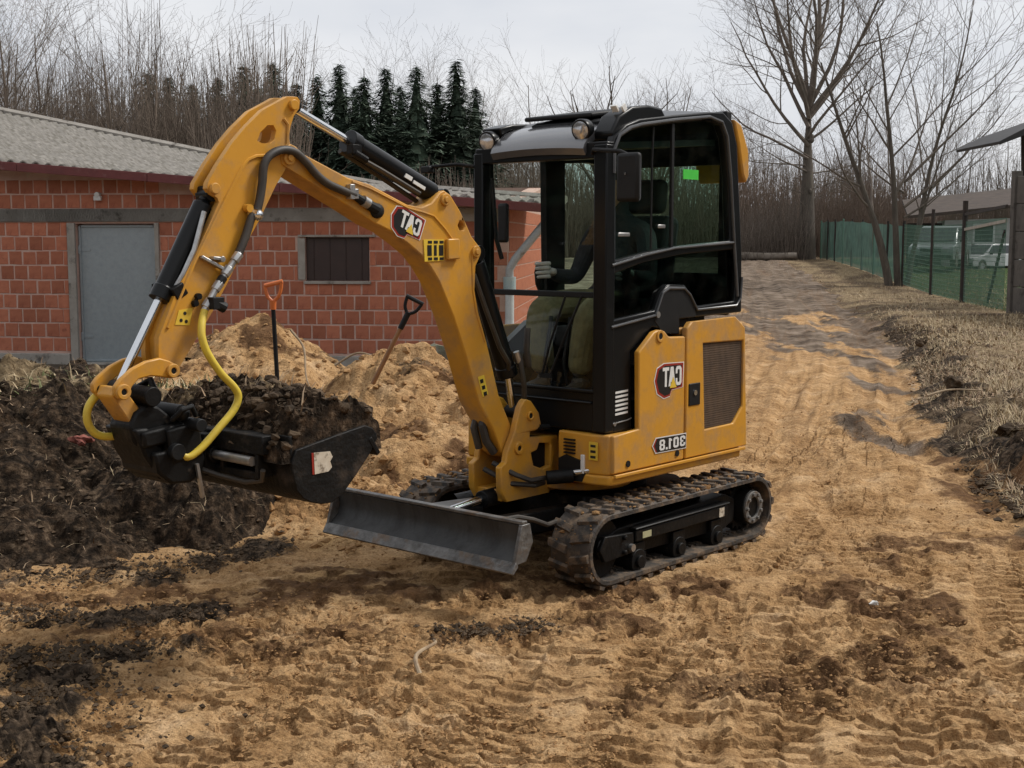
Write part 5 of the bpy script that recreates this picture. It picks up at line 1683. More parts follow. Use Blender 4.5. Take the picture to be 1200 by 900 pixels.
for (x, z, r_) in ((1.895, 2.117, 0.021), (2.274, 1.785, 0.021), (2.493, 1.127, 0.027)):
    MB().ring((x, 0.064, z), (0, 1, 0), 0.010 if z < 1.5 else 0.0, r_, 0.018, 20).build('pin_cap', Y, stick, 0.003)
    MB().cyl((x, -0.07, z), (x, 0.070, z), 0.012, 14).build('pin', M['steel_black'], stick)
w2 = MB().plate([(2.458, 1.290), (2.440, 1.342), (2.378, 1.350), (2.396, 1.285)], 0.0565, 0.0580).build('warning_label', M['yellow_print'], stick)
for (x, z) in ((2.432, 1.305), (2.410, 1.300), (2.415, 1.330)):
    MB().ring((x, 0.0585, z), (0, 1, 0), 0.0, 0.007, 0.001, 8).build('pictogram', M['black_print'], w2)

# ---- cylinders ---------------------------------------------------------------


def cylinder(name, p_top, p_gland, p_rod, r, rr, rod_from=None, y=0.0):
    P = lambda q: Vector((q[0], y, q[1]))
    a, b, c = P(p_top), P(p_gland), P(p_rod)
    d = (b - a).normalized()
    m = MB().tube([a, a + d * 0.03, a + d * 0.045, b - d * 0.05, b - d * 0.049, b], [r * 0.62, r * 0.62, r, r, r * 1.12, r * 1.12], 24)
    m.cyl(a + Vector((0, -r * 1.05, 0)), a + Vector((0, r * 1.05, 0)), r * 0.8, 20)
    o = m.build(name, BK, exc, 0.003)
    MB().tube([b, c], rr, 18).build('rod', M['chrome'], o)
    MB().cyl(c + Vector((0, -r * 0.8, 0)), c + Vector((0, r * 0.8, 0)), rr * 1.7, 18).build('rod_eye', SB_, o, 0.002)
    return o


bcyl = cylinder('bucket_cylinder', (2.262, 1.765), (2.484, 1.380), (2.665, 1.075), 0.036, 0.016)
scyl = cylinder('stick_cylinder', (1.040, 1.785), (1.562, 2.000), (1.862, 2.118), 0.045, 0.017)
bocyl = cylinder('boom_cylinder', (0.815, 1.535), (0.570, 0.955), (0.530, 0.775), 0.046, 0.018)
# pipes, ports and hoses along the cylinders
m_ = MB()
m_.tube([(1.56, 0.03, 1.945), (1.42, 0.05, 1.885), (1.20, 0.05, 1.795)], 0.010, 8).tube([(1.58, -0.03, 1.96), (1.35, -0.05, 1.87), (1.12, -0.04, 1.76)], 0.011, 8)
m_.build('hydraulic_line', M['hose_b'], scyl)
MB().cyl((1.565, 0.04, 1.952), (1.50, 0.045, 1.922), 0.016, 10).box((1.555, 0.03, 1.965), (0.05, 0.04, 0.04)).build('port', M['steel_black'], scyl, 0.003)
lb = MB()
lb.plate([(1.285, 1.862), (1.245, 1.846), (1.236, 1.862), (1.276, 1.878)], 0.0415, 0.0475).plate([(1.235, 1.838), (1.165, 1.809), (1.160, 1.823), (1.230, 1.851)], 0.0425, 0.0478)
lb.build('cylinder_label', M['white'], scyl)
MB().tube([(2.31, 0.045, 1.70), (2.36, 0.048, 1.56), (2.41, 0.045, 1.47), (2.44, 0.035, 1.42)], 0.010, 8).tube([(2.32, 0.02, 1.60), (2.375, 0.03, 1.49), (2.43, 0.02, 1.40)], 0.008, 8).build('hydraulic_line', M['steel'], bcyl)
MB().box((2.432, 0.035, 1.410), (0.055, 0.05, 0.05), (0, R(30), 0)).build('port', M['steel_black'], bcyl, 0.005)
m_ = MB()
m_.tube([(0.86, 0.05, 1.44), (0.79, 0.06, 1.28), (0.70, 0.065, 1.10), (0.63, 0.06, 1.02), (0.60, 0.03, 0.98)], 0.012, 8)
m_.tube([(0.55, 0.06, 1.06), (0.56, 0.08, 0.98), (0.53, 0.07, 0.90), (0.50, 0.04, 0.76)], 0.013, 8).tube([(0.53, 0.09, 1.18), (0.55, 0.10, 1.08), (0.52, 0.09, 1.00)], 0.015, 8)
m_.build('hydraulic_line', M['hose_b'], bocyl)
MB().cyl((0.575, 0.058, 1.07), (0.555, 0.062, 1.02), 0.016, 10).build('fitting', M['steel'], bocyl)

# ---- linkage, coupler, bucket --------------------------------------------------
idler = [(2.469, 1.126), (2.482, 1.153), (2.503, 1.164), (2.542, 1.176), (2.599, 1.168), (2.655, 1.146), (2.707, 1.110), (2.728, 1.086), (2.727, 1.060), (2.706, 1.040), (2.679, 1.046), (2.657, 1.083), (2.629, 1.107), (2.580, 1.114), (2.530, 1.106), (2.495, 1.098)]
l_ = MB().plate(idler, 0.060, 0.082).plate(idler, -0.082, -0.060)
lk = l_.build('guide_link', Y, exc, 0.005)
for (x, z, r_) in ((2.698, 1.068, 0.028), (2.493, 1.127, 0.026)):
    MB().ring((x, 0.088, z), (0, 1, 0), 0.011, r_, 0.016, 20).build('pin_boss', Y, lk, 0.003)
    MB().cyl((x, -0.09, z), (x, 0.093, z), 0.013, 14).build('pin', M['steel_black'], lk)
pl_ = [(2.722, 1.050), (2.706, 1.084), (2.672, 1.080), (2.590, 0.968), (2.615, 0.928), (2.650, 0.945)]
MB().plate(pl_, -0.052, 0.052).build('power_link', Y, exc, 0.006)
cp = MB()
cp.plate([(2.665, 0.935), (2.640, 0.985), (2.590, 1.015), (2.545, 1.000), (2.500, 0.965), (2.462, 0.955), (2.430, 0.94), (2.400, 0.900), (2.40, 0.84), (2.60, 0.83), (2.65, 0.88)], -0.07, 0.07)
cp.plate([(2.60, 0.84), (2.40, 0.85), (2.385, 0.80), (2.40, 0.735), (2.45, 0.715), (2.53, 0.72), (2.585, 0.765)], -0.12, 0.12)
cp.box((2.535, 0.0, 0.90), (0.20, 0.22, 0.06), (0, R(6), 0)).box((2.47, 0.10, 0.865), (0.14, 0.05, 0.13), (0, R(8), 0))
cp.plate([(2.66, 0.93), (2.62, 0.83), (2.56, 0.74), (2.50, 0.72), (2.52, 0.80), (2.60, 0.93)], -0.11, 0.09)
cpo = cp.build('tilt_coupler', SB_, exc, 0.010)
MB().cyl((2.578, -0.09, 1.040), (2.578, 0.09, 1.040), 0.036, 20).tube([(2.545, -0.06, 1.06), (2.53, 0.0, 1.09), (2.545, 0.06, 1.04)], 0.014, 8).build('coupler_drum', SB_, cpo, 0.005)
MB().cyl((2.468, -0.05, 0.972), (2.468, 0.10, 0.972), 0.030, 18).ball((2.468, 0.105, 0.972), 0.026, 12, 8).build('coupler_pin', M['black_matt'], cpo)
MB().cyl((2.44, 0.08, 0.93), (2.44, 0.18, 0.93), 0.024, 14).tube([(2.52, 0.11, 0.95), (2.50, 0.15, 0.99), (2.46, 0.15, 1.0), (2.43, 0.13, 0.96)], 0.010, 8).ring((2.52, 0.135, 0.84), (0, 1, 0), 0.0, 0.030, 0.03, 16).build('coupler_block', M['black_matt'], cpo, 0.004)
MB().box((2.42, 0.13, 0.72), (0.012, 0.012, 0.13), (0, R(10), 0)).build('lock_rod', M['steel'], cpo)

bp_ = [(2.255, 0.895), (2.252, 0.800), (2.248, 0.745), (2.236, 0.697), (2.206, 0.664), (2.170, 0.644), (2.122, 0.630), (2.069, 0.628), (2.014, 0.655), (1.949, 0.715), (1.883, 0.782), (1.838, 0.842)]
inn = [(p[0] + (2.08 - p[0]) * 0.055, p[1] + (0.84 - p[1]) * 0.055 + 0.004) for p in bp_]
inn[0] = (2.240, 0.895)
bk = MB()
bk.plate(bp_ + inn[::-1], -0.445, 0.445)
bucket = bk.build('bucket', M['bucket'], exc, 0.003)
sp_ = [(2.256, 0.80)] + bp_[2:] + [(1.842, 0.862), (1.862, 0.885), (1.900, 0.900), (2.00, 0.885), (2.15, 0.860), (2.235, 0.845)]
for y0 in (0.440, -0.458):
    MB().plate(sp_, y0, y0 + 0.018).build('side_plate', M['bucket'], bucket, 0.004)
MB().bar((1.856, -0.46, 0.815), (1.856, 0.46, 0.815), 0.02, 0.08, (0.55, 0, 0.8)).build('cutting_edge', SB_, bucket, 0.003)
pb = MB().plate([(2.155, 0.826), (2.078, 0.822), (2.066, 0.800), (2.078, 0.785), (2.070, 0.762), (2.088, 0.748), (2.152, 0.746)], 0.4585, 0.4600).build('bucket_label', M['label_paper'], bucket)
MB().plate([(2.166, 0.826), (2.157, 0.826), (2.154, 0.746), (2.163, 0.746)], 0.4585, 0.4600).build('label_stripe', M['red_print'], bucket)
bt = MB()
bt.box((2.285, 0.02, 0.86), (0.07, 0.70, 0.07)).box((2.285, 0.02, 0.745), (0.06, 0.62, 0.03)).box((2.30, 0.0, 0.80), (0.12, 0.16, 0.16))
for y0 in (-0.30, -0.10, 0.12, 0.33):
    bt.box((2.282, y0, 0.80), (0.07, 0.02, 0.13))
bt.build('bucket_bracket', M['bucket'], bucket, 0.005)
tc = MB().tube([(2.325, -0.28, 0.80), (2.325, 0.10, 0.802)], 0.030, 16).build('tilt_cylinder', SB_, bucket, 0.003)
MB().tube([(2.325, 0.10, 0.802), (2.325, 0.32, 0.800)], 0.018, 14).build('rod', M['steel'], tc)
MB().tube([(2.40, 0.08, 0.76), (2.34, 0.14, 0.73), (2.31, 0.26, 0.715), (2.30, 0.34, 0.73), (2.31, 0.36, 0.77)], 0.010, 8).build('bucket_hose', M['hose_b'], bucket)

# ---- hoses on the arm -----------------------------------------------------------


def spline(pts, k=6):
    """Catmull-Rom through the points"""
    P = [Vector(p) for p in pts]
    P = [P[0] * 2 - P[1]] + P + [P[-1] * 2 - P[-2]]
    out = []
    for i in range(1, len(P) - 2):
        for j in range(k):
            t = j / k
            a, b, c, d = P[i - 1], P[i], P[i + 1], P[i + 2]
            out.append(0.5 * ((2 * b) + (c - a) * t + (2 * a - 5 * b + 4 * c - d) * t * t + (3 * b - a - 3 * c + d) * t ** 3))
    out.append(P[-2])
    return out


hr = [(2.352, 1.338), (2.370, 1.306), (2.382, 1.277), (2.387, 1.240), (2.370, 1.183), (2.320, 1.109), (2.265, 1.053), (2.247, 1.013), (2.270, 0.964), (2.333, 0.906), (2.403, 0.844), (2.455, 0.813), (2.482, 0.822), (2.477, 0.850), (2.450, 0.885)]
MB().tube(spline([(x, 0.09 + 0.05 * math.sin(i / 14 * math.pi), z) for i, (x, z) in enumerate(hr)]), 0.0145, 12).build('yellow_hose', M['hose_y'], exc)
hl = [(2.600, 1.10), (2.642, 1.074), (2.698, 1.042), (2.730, 1.002), (2.736, 0.953), (2.710, 0.907), (2.656, 0.889), (2.575, 0.900)]
MB().tube(spline([(x, -0.07 - 0.02 * math.sin(i / 7 * 3.14), z) for i, (x, z) in enumerate(hl)]), 0.0145, 12).build('yellow_hose', M['hose_y'], exc)
hb_ = [(1.598, 1.776), (1.676, 1.798), (1.742, 1.818), (1.799, 1.851), (1.858, 1.902), (1.911, 1.935), (1.971, 1.940), (2.029, 1.917), (2.059, 1.877), (2.069, 1.812), (2.082, 1.751), (2.100, 1.700), (2.124, 1.677), (2.150, 1.616), (2.187, 1.543)]
MB().tube(spline([(x, 0.082 if i > 1 else 0.078, z) for i, (x, z) in enumerate(hb_)]), 0.0165, 12).build('boom_hose', M['hose_b'], exc)
ft = MB().tube([(1.735, 0.080, 1.816), (1.68, 0.079, 1.798), (1.598, 0.078, 1.776)], 0.013, 10).box((1.62, 0.078, 1.79), (0.025, 0.03, 0.06)).box((1.598, 0.078, 1.782), (0.02, 0.03, 0.04))
fto = ft.build('hose_fitting', M['steel'], exc, 0.002)
MB().tube([(1.598, 0.076, 1.776), (1.545, 0.076, 1.750), (1.475, 0.074, 1.722)], [0.016, 0.020, 0.024], 10).ball((1.465, 0.066, 1.716), 0.032, 12, 8, (1.2, 0.6, 1)).build('boom_port', M['black_matt'], exc)
MB().cyl((1.555, 0.078, 1.757), (1.525, 0.078, 1.744), 0.023, 12).build('hose_nut', M['steel'], fto)
fs_ = MB()
fs_.tube([(2.180, 0.085, 1.555), (2.255, 0.088, 1.468), (2.307, 0.09, 1.406), (2.356, 0.09, 1.334)], 0.013, 10)
for (x, z) in ((2.20, 1.53), (2.245, 1.48), (2.29, 1.425), (2.335, 1.362)):
    fs_.tube([(x - 0.012, 0.087, z + 0.014), (x + 0.012, 0.087, z - 0.014)], 0.019, 8)
fo2 = fs_.build('stick_fitting', M['steel'], exc, 0.002)
MB().tube([(2.262, 0.088, 1.460), (2.285, 0.088, 1.432)], 0.017, 10).box((2.315, 0.11, 1.365), (0.05, 0.04, 0.045)).cyl((2.315, 0.11, 1.365), (2.28, 0.12, 1.345), 0.02, 10).build('shutoff_valve', M['black_matt'], fo2, 0.003)
MB().bar((2.345, 0.066, 1.535), (2.225, 0.075, 1.475), 0.012, 0.022, (0, 1, 0)).bar((2.30, 0.07, 1.53), (2.25, 0.072, 1.525), 0.012, 0.03, (0, 1, 0)).cyl((2.262, 0.06, 1.525), (2.262, 0.09, 1.525), 0.012, 8).build('hose_bracket', M['steel'], exc, 0.002)
MB().cyl((2.112, 0.06, 1.70), (2.10, 0.10, 1.695), 0.018, 10).ball((2.10, 0.09, 1.69), 0.022, 10, 6).build('hose_clamp', M['chrome'], exc)
MB().cyl((2.130, 0.058, 1.715), (2.130, 0.085, 1.715), 0.016, 12).build('clamp_boss', Y, stick)
MB().cyl((2.36, 0.057, 1.39), (2.36, 0.075, 1.39), 0.012, 8).cyl((2.375, 0.057, 1.365), (2.375, 0.075, 1.365), 0.012, 8).box((2.37, 0.065, 1.375), (0.05, 0.012, 0.01), (0, R(60), 0)).build('tee_clip', M['steel_black'], stick)

# ---- soil heaped in the bucket (rests in it: a thing of its own) --------------------
gx, gy = np.meshgrid(np.linspace(1.80, 2.30, 90), np.linspace(-0.47, 0.455, 130))
u = (gx - 1.80) / 0.50
v = (gy + 0.47) / 0.925
hgt = 0.868 + 0.135 * np.sin(np.pi * np.clip(u * 0.9 + 0.07, 0, 1)) ** 0.8 * np.sin(np.pi * np.clip(0.06 + v * 0.86, 0, 1)) ** 0.35 - 0.06 * smooth(0.7, 1.0, u) - 0.05 * smooth(0.25, 0.0, u)
nz = 0.026 * fbm(gx, gy, 0.22, 4, 501, ridged=True, gain=0.6) + 0.010 * fbm(gx, gy, 0.05, 3, 502, billow=True, gain=0.75)
hgt = hgt + nz
rim = np.minimum(np.minimum(u, 1 - u), np.minimum(v, 1 - v))
hgt = np.where(rim < 0.012, 0.80, hgt)
idx = np.arange(gx.size).reshape(gx.shape)
F = np.stack([idx[:-1, :-1], idx[:-1, 1:], idx[1:, 1:], idx[1:, :-1]], -1).reshape(-1, 4)
A_ = R(-131.3)
wx = 0.3557 + gx * math.cos(A_) - gy * math.sin(A_)
wy = 6.613 + gx * math.sin(A_) + gy * math.cos(A_)
me = np_mesh('bucket_soil', np.stack([wx.ravel(), wy.ravel(), hgt.ravel()], -1), F, smoothed=False)
at = me.attributes.new('zone_a', 'FLOAT_COLOR', 'POINT')
zz_ = 0 * gx.ravel()
at.data.foreach_set('color', np.stack([zz_, 0.6 * smooth(0.25, 0.6, fbm(gx, gy, 0.3, 4, 505)).ravel(), 0.3 * smooth(0.2, 0.7, fbm(gx, gy, 0.25, 4, 506)).ravel(), zz_], -1).astype(np.float32).ravel())
me.materials.append(M['soil'])
bs = link('bucket_soil', me)
tag(bs, 'dark root-filled soil heaped in the excavator bucket', 'soil')
i = _rs.randint(0, gx.size, 700)
pts_ = np.stack([wx.ravel()[i], wy.ravel()[i], hgt.ravel()[i]], -1)
pts_ = pts_[pts_[:, 2] > 0.84]
scatter_clods('clods', M['clod_dark'], pts_, 0.006 + 0.026 * _rs.rand(len(pts_)) ** 3, parent=bs)

i = _rs.randint(0, gx.size, 160)
pts_ = np.stack([wx.ravel()[i], wy.ravel()[i], hgt.ravel()[i]], -1)
pts_ = pts_[pts_[:, 2] > 0.86]
o = blades('fibres', M['leaf'], pts_, 0.09, 0.003, 1.5)
o.parent = bs


# ================================================================== OPERATOR
def exc_world(x, y, z):
    return Vector((0.3557 + x * math.cos(A_) - y * math.sin(A_), 6.613 + x * math.sin(A_) + y * math.cos(A_), z))


def skinned(name, nodes, edges, m, parent, root=0, sub=2, origin=None):
    """limbs grown as one continuous surface over a posed skeleton; nodes: (x, y, z, rx, ry)"""
    me = bpy.data.meshes.new(name)
    me.from_pydata([n[:3] for n in nodes], edges, [])
    o = bpy.data.objects.new(name, me)
    COL.objects.link(o)
    o.parent = parent
    o.modifiers.new('skin', 'SKIN')
    sv = me.skin_vertices[0].data
    for i, n in enumerate(nodes):
        sv[i].radius = (n[3], n[4] if len(n) > 4 else n[3])
    sv[root].use_root = True
    s = o.modifiers.new('subdivision', 'SUBSURF')
    s.levels = s.render_levels = sub
    me.materials.append(m)
    return o


M['skin'] = mat('skin', (0.42, 0.24, 0.17), (0.36, 0.19, 0.13), 12, 0.5)
M['olive'] = mat('olive_work_cloth', (0.155, 0.138, 0.062), (0.10, 0.09, 0.04), 14, 0.9, bump=0.9, bscale=16)
M['navy'] = mat('dark_jacket_cloth', (0.030, 0.032, 0.036), (0.022, 0.024, 0.028), 12, 0.9, bump=0.3, bscale=50)
M['glove'] = mat('grey_knit_glove', (0.60, 0.57, 0.53), (0.45, 0.43, 0.40), 30, 0.9, bump=0.3, bscale=120)
M['shoe'] = mat('black_boot_leather', (0.014, 0.013, 0.012), (0.05, 0.04, 0.03), 12, 0.6)
M['hair'] = mat('dark_knit_cap', (0.022, 0.022, 0.026), (0.035, 0.034, 0.038), 40, 0.95, bump=0.4, bscale=150)

person = empty('person', exc_world(0, 0, 0), A_)
tag(person, 'operator in olive work trousers and grey gloves seated at the levers inside the cab', 'person')
# body: pelvis root, spine, neck, head core, arms to wrists, legs to ankles
N_ = []
E_ = []


def nd(x, y, z, r, r2=None, par=None):
    N_.append((x, y, z, r, r2 or r))
    if par is not None:
        E_.append((par, len(N_) - 1))
    return len(N_) - 1


pel = nd(-0.24, 0.03, 1.245, 0.135, 0.105)
wai = nd(-0.27, 0.03, 1.38, 0.125, 0.095, pel)
che = nd(-0.285, 0.03, 1.54, 0.150, 0.100, wai)
sho = nd(-0.275, 0.03, 1.655, 0.110, 0.080, che)
nek = nd(-0.255, 0.03, 1.735, 0.050, 0.050, sho)
hd0 = nd(-0.235, 0.03, 1.815, 0.070, 0.080, nek)
hd1 = nd(-0.235, 0.03, 1.905, 0.072, 0.088, hd0)
for s, kx, ky, kz, fx, fy, wx_, wy_, wz_ in ((-1, 0.215, -0.105, 1.265, 0.20, -0.085, 0.030, -0.225, 1.435), (1, 0.190, 0.185, 1.255, 0.215, 0.150, 0.030, 0.300, 1.435)):
    cy = 0.03
    sh = nd(-0.275, cy + s * 0.165, 1.63, 0.062, 0.062, sho)
    el = nd(-0.205, cy + s * 0.235, 1.40, 0.046, 0.046, sh)
    fa = nd(-0.10, (cy + s * 0.235 + wy_) / 2, 1.405, 0.042, 0.042, el)
    wr = nd(wx_ - 0.045, wy_, wz_ - 0.01, 0.030, 0.030, fa)
    hip = nd(-0.16, cy + s * 0.095, 1.24, 0.092, 0.092, pel)
    th = nd(0.02, (cy + s * 0.095 + ky) / 2, 1.262, 0.082, 0.082, hip)
    kn = nd(kx, ky, kz - 0.02, 0.062, 0.064, th)
    sn = nd(kx + 0.015, (ky + fy) / 2, 1.08, 0.055, 0.056, kn)
    an = nd(fx, fy, 0.915, 0.040, 0.042, sn)
body = skinned('body', N_, E_, M['navy'], person)
legs_n, legs_e = [], []
N_save = (N_, E_)
N_, E_ = [], []
pel = nd(-0.24, 0.03, 1.245, 0.142, 0.112)
wai = nd(-0.262, 0.03, 1.34, 0.135, 0.104, pel)
for s, kx, ky, kz, fx, fy in ((-1, 0.215, -0.105, 1.265, 0.20, -0.085), (1, 0.190, 0.185, 1.255, 0.215, 0.150)):
    hip = nd(-0.16, 0.03 + s * 0.095, 1.24, 0.102, 0.102, pel)
    th = nd(0.02, (0.03 + s * 0.095 + ky) / 2, 1.264, 0.094, 0.094, hip)
    k0 = nd(kx - 0.06, ky, kz - 0.005, 0.080, 0.082, th)
    kn = nd(kx, ky, kz - 0.035, 0.076, 0.078, k0)
    sn = nd(kx + 0.012, (ky + fy) / 2, 1.09, 0.070, 0.072, kn)
    an = nd(fx - 0.005, fy, 0.93, 0.062, 0.066, sn)
skinned('trousers', N_, E_, M['olive'], person)
for s, fx, fy in ((-1, 0.20, -0.085), (1, 0.215, 0.150)):
    N_, E_ = [], []
    a0 = nd(fx - 0.015, fy, 0.935, 0.052, 0.055)
    a1 = nd(fx - 0.02, fy, 0.880, 0.050, 0.052, a0)
    a2 = nd(fx + 0.05, fy + s * 0.008, 0.868, 0.045, 0.036, a1)
    a3 = nd(fx + 0.125, fy + s * 0.018, 0.858, 0.044, 0.028, a2)
    skinned('boot', N_, E_, M['shoe'], person)
    MB().tube([(fx - 0.06, fy, 0.832), (fx + 0.03, fy + s * 0.006, 0.832), (fx + 0.15, fy + s * 0.02, 0.832)], [0.030, 0.034, 0.036], 10).build('sole', M['white'], person)
# hands: palm, four fingers curled round the grip, thumb on the near side
for s, wy_ in ((-1, -0.225), (1, 0.300)):
    gx0, gz0 = 0.050, 1.440
    pm = MB()
    N_, E_ = [], []
    w0 = nd(-0.030, wy_, 1.425, 0.028, 0.026)
    p0 = nd(0.000, wy_ - s * 0.020, 1.432, 0.038, 0.022, w0)
    p1 = nd(0.030, wy_ - s * 0.034, 1.438, 0.038, 0.020, p0)
    hnd = skinned('glove', N_, E_, M['glove'], person)
    for k, (dz, L_) in enumerate(((0.034, 0.9), (0.012, 1.0), (-0.011, 0.95), (-0.032, 0.78))):
        N_, E_ = [], []
        q0 = nd(0.028, wy_ - s * 0.036, gz0 + dz, 0.0125)
        q1 = nd(0.056, wy_ - s * 0.040, gz0 + dz + 0.002, 0.0115, None, q0)
        q2 = nd(0.056 + 0.028 * L_, wy_ - s * 0.020, gz0 + dz, 0.0105, None, q1)
        q3 = nd(0.052 + 0.030 * L_, wy_ + s * 0.008, gz0 + dz - 0.002, 0.0095, None, q2)
        q4 = nd(0.066, wy_ + s * 0.026 * L_, gz0 + dz - 0.003, 0.0090, None, q3)
        skinned('finger', N_, E_, M['glove'], hnd, sub=1)
    N_, E_ = [], []
    t0 = nd(0.002, wy_ - s * 0.012, gz0 + 0.010, 0.015)
    t1 = nd(0.022, wy_ + s * 0.018, gz0 + 0.026, 0.0135, None, t0)
    t2 = nd(0.050, wy_ + s * 0.032, gz0 + 0.034, 0.0115, None, t1)
    t3 = nd(0.070, wy_ + s * 0.026, gz0 + 0.030, 0.0095, None, t2)
    skinned('thumb', N_, E_, M['glove'], hnd, sub=1)
# head: a shaped skull with brow, nose, mouth, ears; knitted cap
nr_, nc_ = 22, 28
hv, hf = [], []
for i in range(nr_ + 1):
    t = math.pi * i / nr_
    for j in range(nc_):
        a = 2 * math.pi * j / nc_
        x, y, z = math.sin(t) * math.cos(a), math.sin(t) * math.sin(a), math.cos(t)
        jaw = 1 - 0.24 * max(0, -z - 0.1) * (1 if x > -0.3 else 1.2)
        X_, Y_, Z_ = x * 0.094, y * 0.074 * jaw, z * 0.118
        if x > 0:
            front = max(0, x) ** 6
            nose = math.exp(-((y / 0.20) ** 2)) * math.exp(-(((z + 0.16) / 0.17) ** 2)) * 0.024 * front
            brow = math.exp(-(((z - 0.14) / 0.09) ** 2)) * 0.006 * front
            eye = -0.007 * front * math.exp(-(((abs(y) - 0.34) / 0.15) ** 2)) * math.exp(-(((z - 0.02) / 0.09) ** 2))
            lip = 0.006 * front * math.exp(-((y / 0.3) ** 2)) * (math.exp(-(((z + 0.50) / 0.06) ** 2)) + math.exp(-(((z + 0.64) / 0.06) ** 2)))
            chin = 0.008 * front * math.exp(-(((z + 0.85) / 0.12) ** 2))
            X_ += nose + brow + eye + lip + chin
        hv.append((-0.215 + X_, 0.03 + Y_, 1.865 + Z_))
for i in range(nr_):
    for j in range(nc_):
        hf.append((i * nc_ + j, (i + 1) * nc_ + j, (i + 1) * nc_ + (j + 1) % nc_, i * nc_ + (j + 1) % nc_))
head = MB().add(hv, hf).build('head', M['skin'], person)
for s in (-1, 1):
    MB().ball((-0.223, 0.03 + s * 0.077, 1.862), 0.030, 10, 8, (0.75, 0.35, 1.1)).build('ear', M['skin'], head)
    MB().ball((-0.135, 0.03 + s * 0.029, 1.869), 0.0115, 10, 8).build('eye', M['white'], head)
    MB().ball((-0.1255, 0.03 + s * 0.029, 1.869), 0.005, 8, 6).build('pupil', M['black_print'], head)
cv = []
cf = []
for i in range(9):
    t = 0.5 * math.pi * i / 8 * 0.98
    for j in range(24):
        a = 2 * math.pi * j / 24
        cv.append((-0.220 + math.sin(t) * math.cos(a) * 0.104, 0.03 + math.sin(t) * math.sin(a) * 0.084, 1.893 + math.cos(t) * 0.104))
for i in range(8):
    for j in range(24):
        cf.append((i * 24 + j, (i + 1) * 24 + j, (i + 1) * 24 + (j + 1) % 24, i * 24 + (j + 1) % 24))
MB().add(cv, cf).build('cap', M['hair'], head)


# ================================================================== HAND TOOLS AND DEBRIS
M['orange'] = mat('orange_plastic', (0.62, 0.16, 0.035), (0.55, 0.13, 0.03), 12, 0.45)
M['ash'] = mat('worn_ash_wood', (0.30, 0.145, 0.055), (0.22, 0.10, 0.04), 16, 0.6, stretch=(4, 4, 0.5))
M['bark'] = mat('grey_brown_bark', (0.125, 0.102, 0.080), (0.075, 0.062, 0.050), 8, 0.95, c3=(0.12, 0.12, 0.075), scale3=5, t3=0.66, bump=0.5, bscale=30, stretch=(1, 1, 0.3))
M['bark_light'] = mat('pale_twig_bark', (0.165, 0.132, 0.105), (0.11, 0.088, 0.070), 4, 0.95)
M['bark_far'] = mat('far_twig_bark', (0.165, 0.126, 0.094), (0.105, 0.080, 0.060), 0.6, 0.95, rand=0.2)
M['bark_red'] = mat('russet_twig_bark', (0.23, 0.172, 0.132), (0.15, 0.112, 0.086), 0.6, 0.95, rand=0.15)
M['needle'] = mat('spruce_needles', (0.032, 0.054, 0.034), (0.052, 0.076, 0.045), 1.2, 0.85, c3=(0.06, 0.065, 0.04), scale3=2.5, t3=0.62, rand=0.2)

sh = empty('shovel', (-2.245, 12.45, 0.0), 0)
tag(sh, 'shovel with orange handle grip and black shaft standing in the heaped soil', 'shovel')
MB().tube([(0.00, 0, 0.0), (-0.035, 0, 0.96)], 0.021, 12).build('shaft', M['black_matt'], sh)
g = MB().tube([(-0.034, 0, 0.93), (-0.036, 0, 1.015)], [0.028, 0.034], 12)
g.tube(spline([(-0.036, 0, 1.00), (-0.085, 0, 1.055), (-0.105, 0, 1.13), (-0.10, 0, 1.17)]), 0.018, 8).tube(spline([(-0.036, 0, 1.00), (0.020, 0, 1.06), (0.045, 0, 1.14), (0.047, 0, 1.19)]), 0.018, 8)
g.tube([(-0.112, 0, 1.155), (0.060, 0, 1.198)], 0.022, 10)
g.build('grip', M['orange'], sh)
MB().add([(-0.115, 0.0, 0.0), (0.115, 0.0, 0.0), (0.11, 0.03, -0.24), (0, 0.045, -0.34), (-0.11, 0.03, -0.24), (0, 0.03, 0.0), (0, 0.06, -0.2)], [(0, 5, 6, 4), (5, 1, 2, 6), (6, 2, 3), (4, 6, 3)]).build('blade', M['steel_black'], sh)
sp_o = empty('spade', (-1.14, 9.8, 0.34), 0)
tag(sp_o, 'spade with wooden shaft and black handle leaning out of the sand heap', 'spade')
sp_o.rotation_euler = (0, R(27), 0)
MB().tube([(0, 0, 0.15), (0, 0, 0.70)], 0.018, 12).build('shaft', M['ash'], sp_o)
MB().tube([(0, 0, -0.02), (0, 0, 0.17)], [0.026, 0.022], 12).build('socket', M['black_matt'], sp_o)
g = MB().tube([(0, 0, 0.66), (0, 0, 0.80)], [0.022, 0.024], 12)
g.tube(spline([(0, 0, 0.78), (-0.045, 0, 0.83), (-0.062, 0, 0.90)]), 0.013, 8).tube(spline([(0, 0, 0.78), (0.045, 0, 0.83), (0.062, 0, 0.90)]), 0.013, 8).tube([(-0.072, 0, 0.903), (0.072, 0, 0.903)], 0.016, 8)
g.build('grip', M['black_matt'], sp_o)
MB().plate([(-0.09, 0.0), (0.09, 0.0), (0.085, -0.26), (-0.085, -0.26)], -0.004, 0.004).build('blade', M['steel_black'], sp_o)


def stick_thing(name, pts, r, m, label, cat, group=None):
    k = len(spline(pts))
    o = MB().tube(spline(pts), [r * (1 - 0.6 * i / k) for i in range(k)], 7).build(name, m)
    tag(o, label, cat, group)
    return o


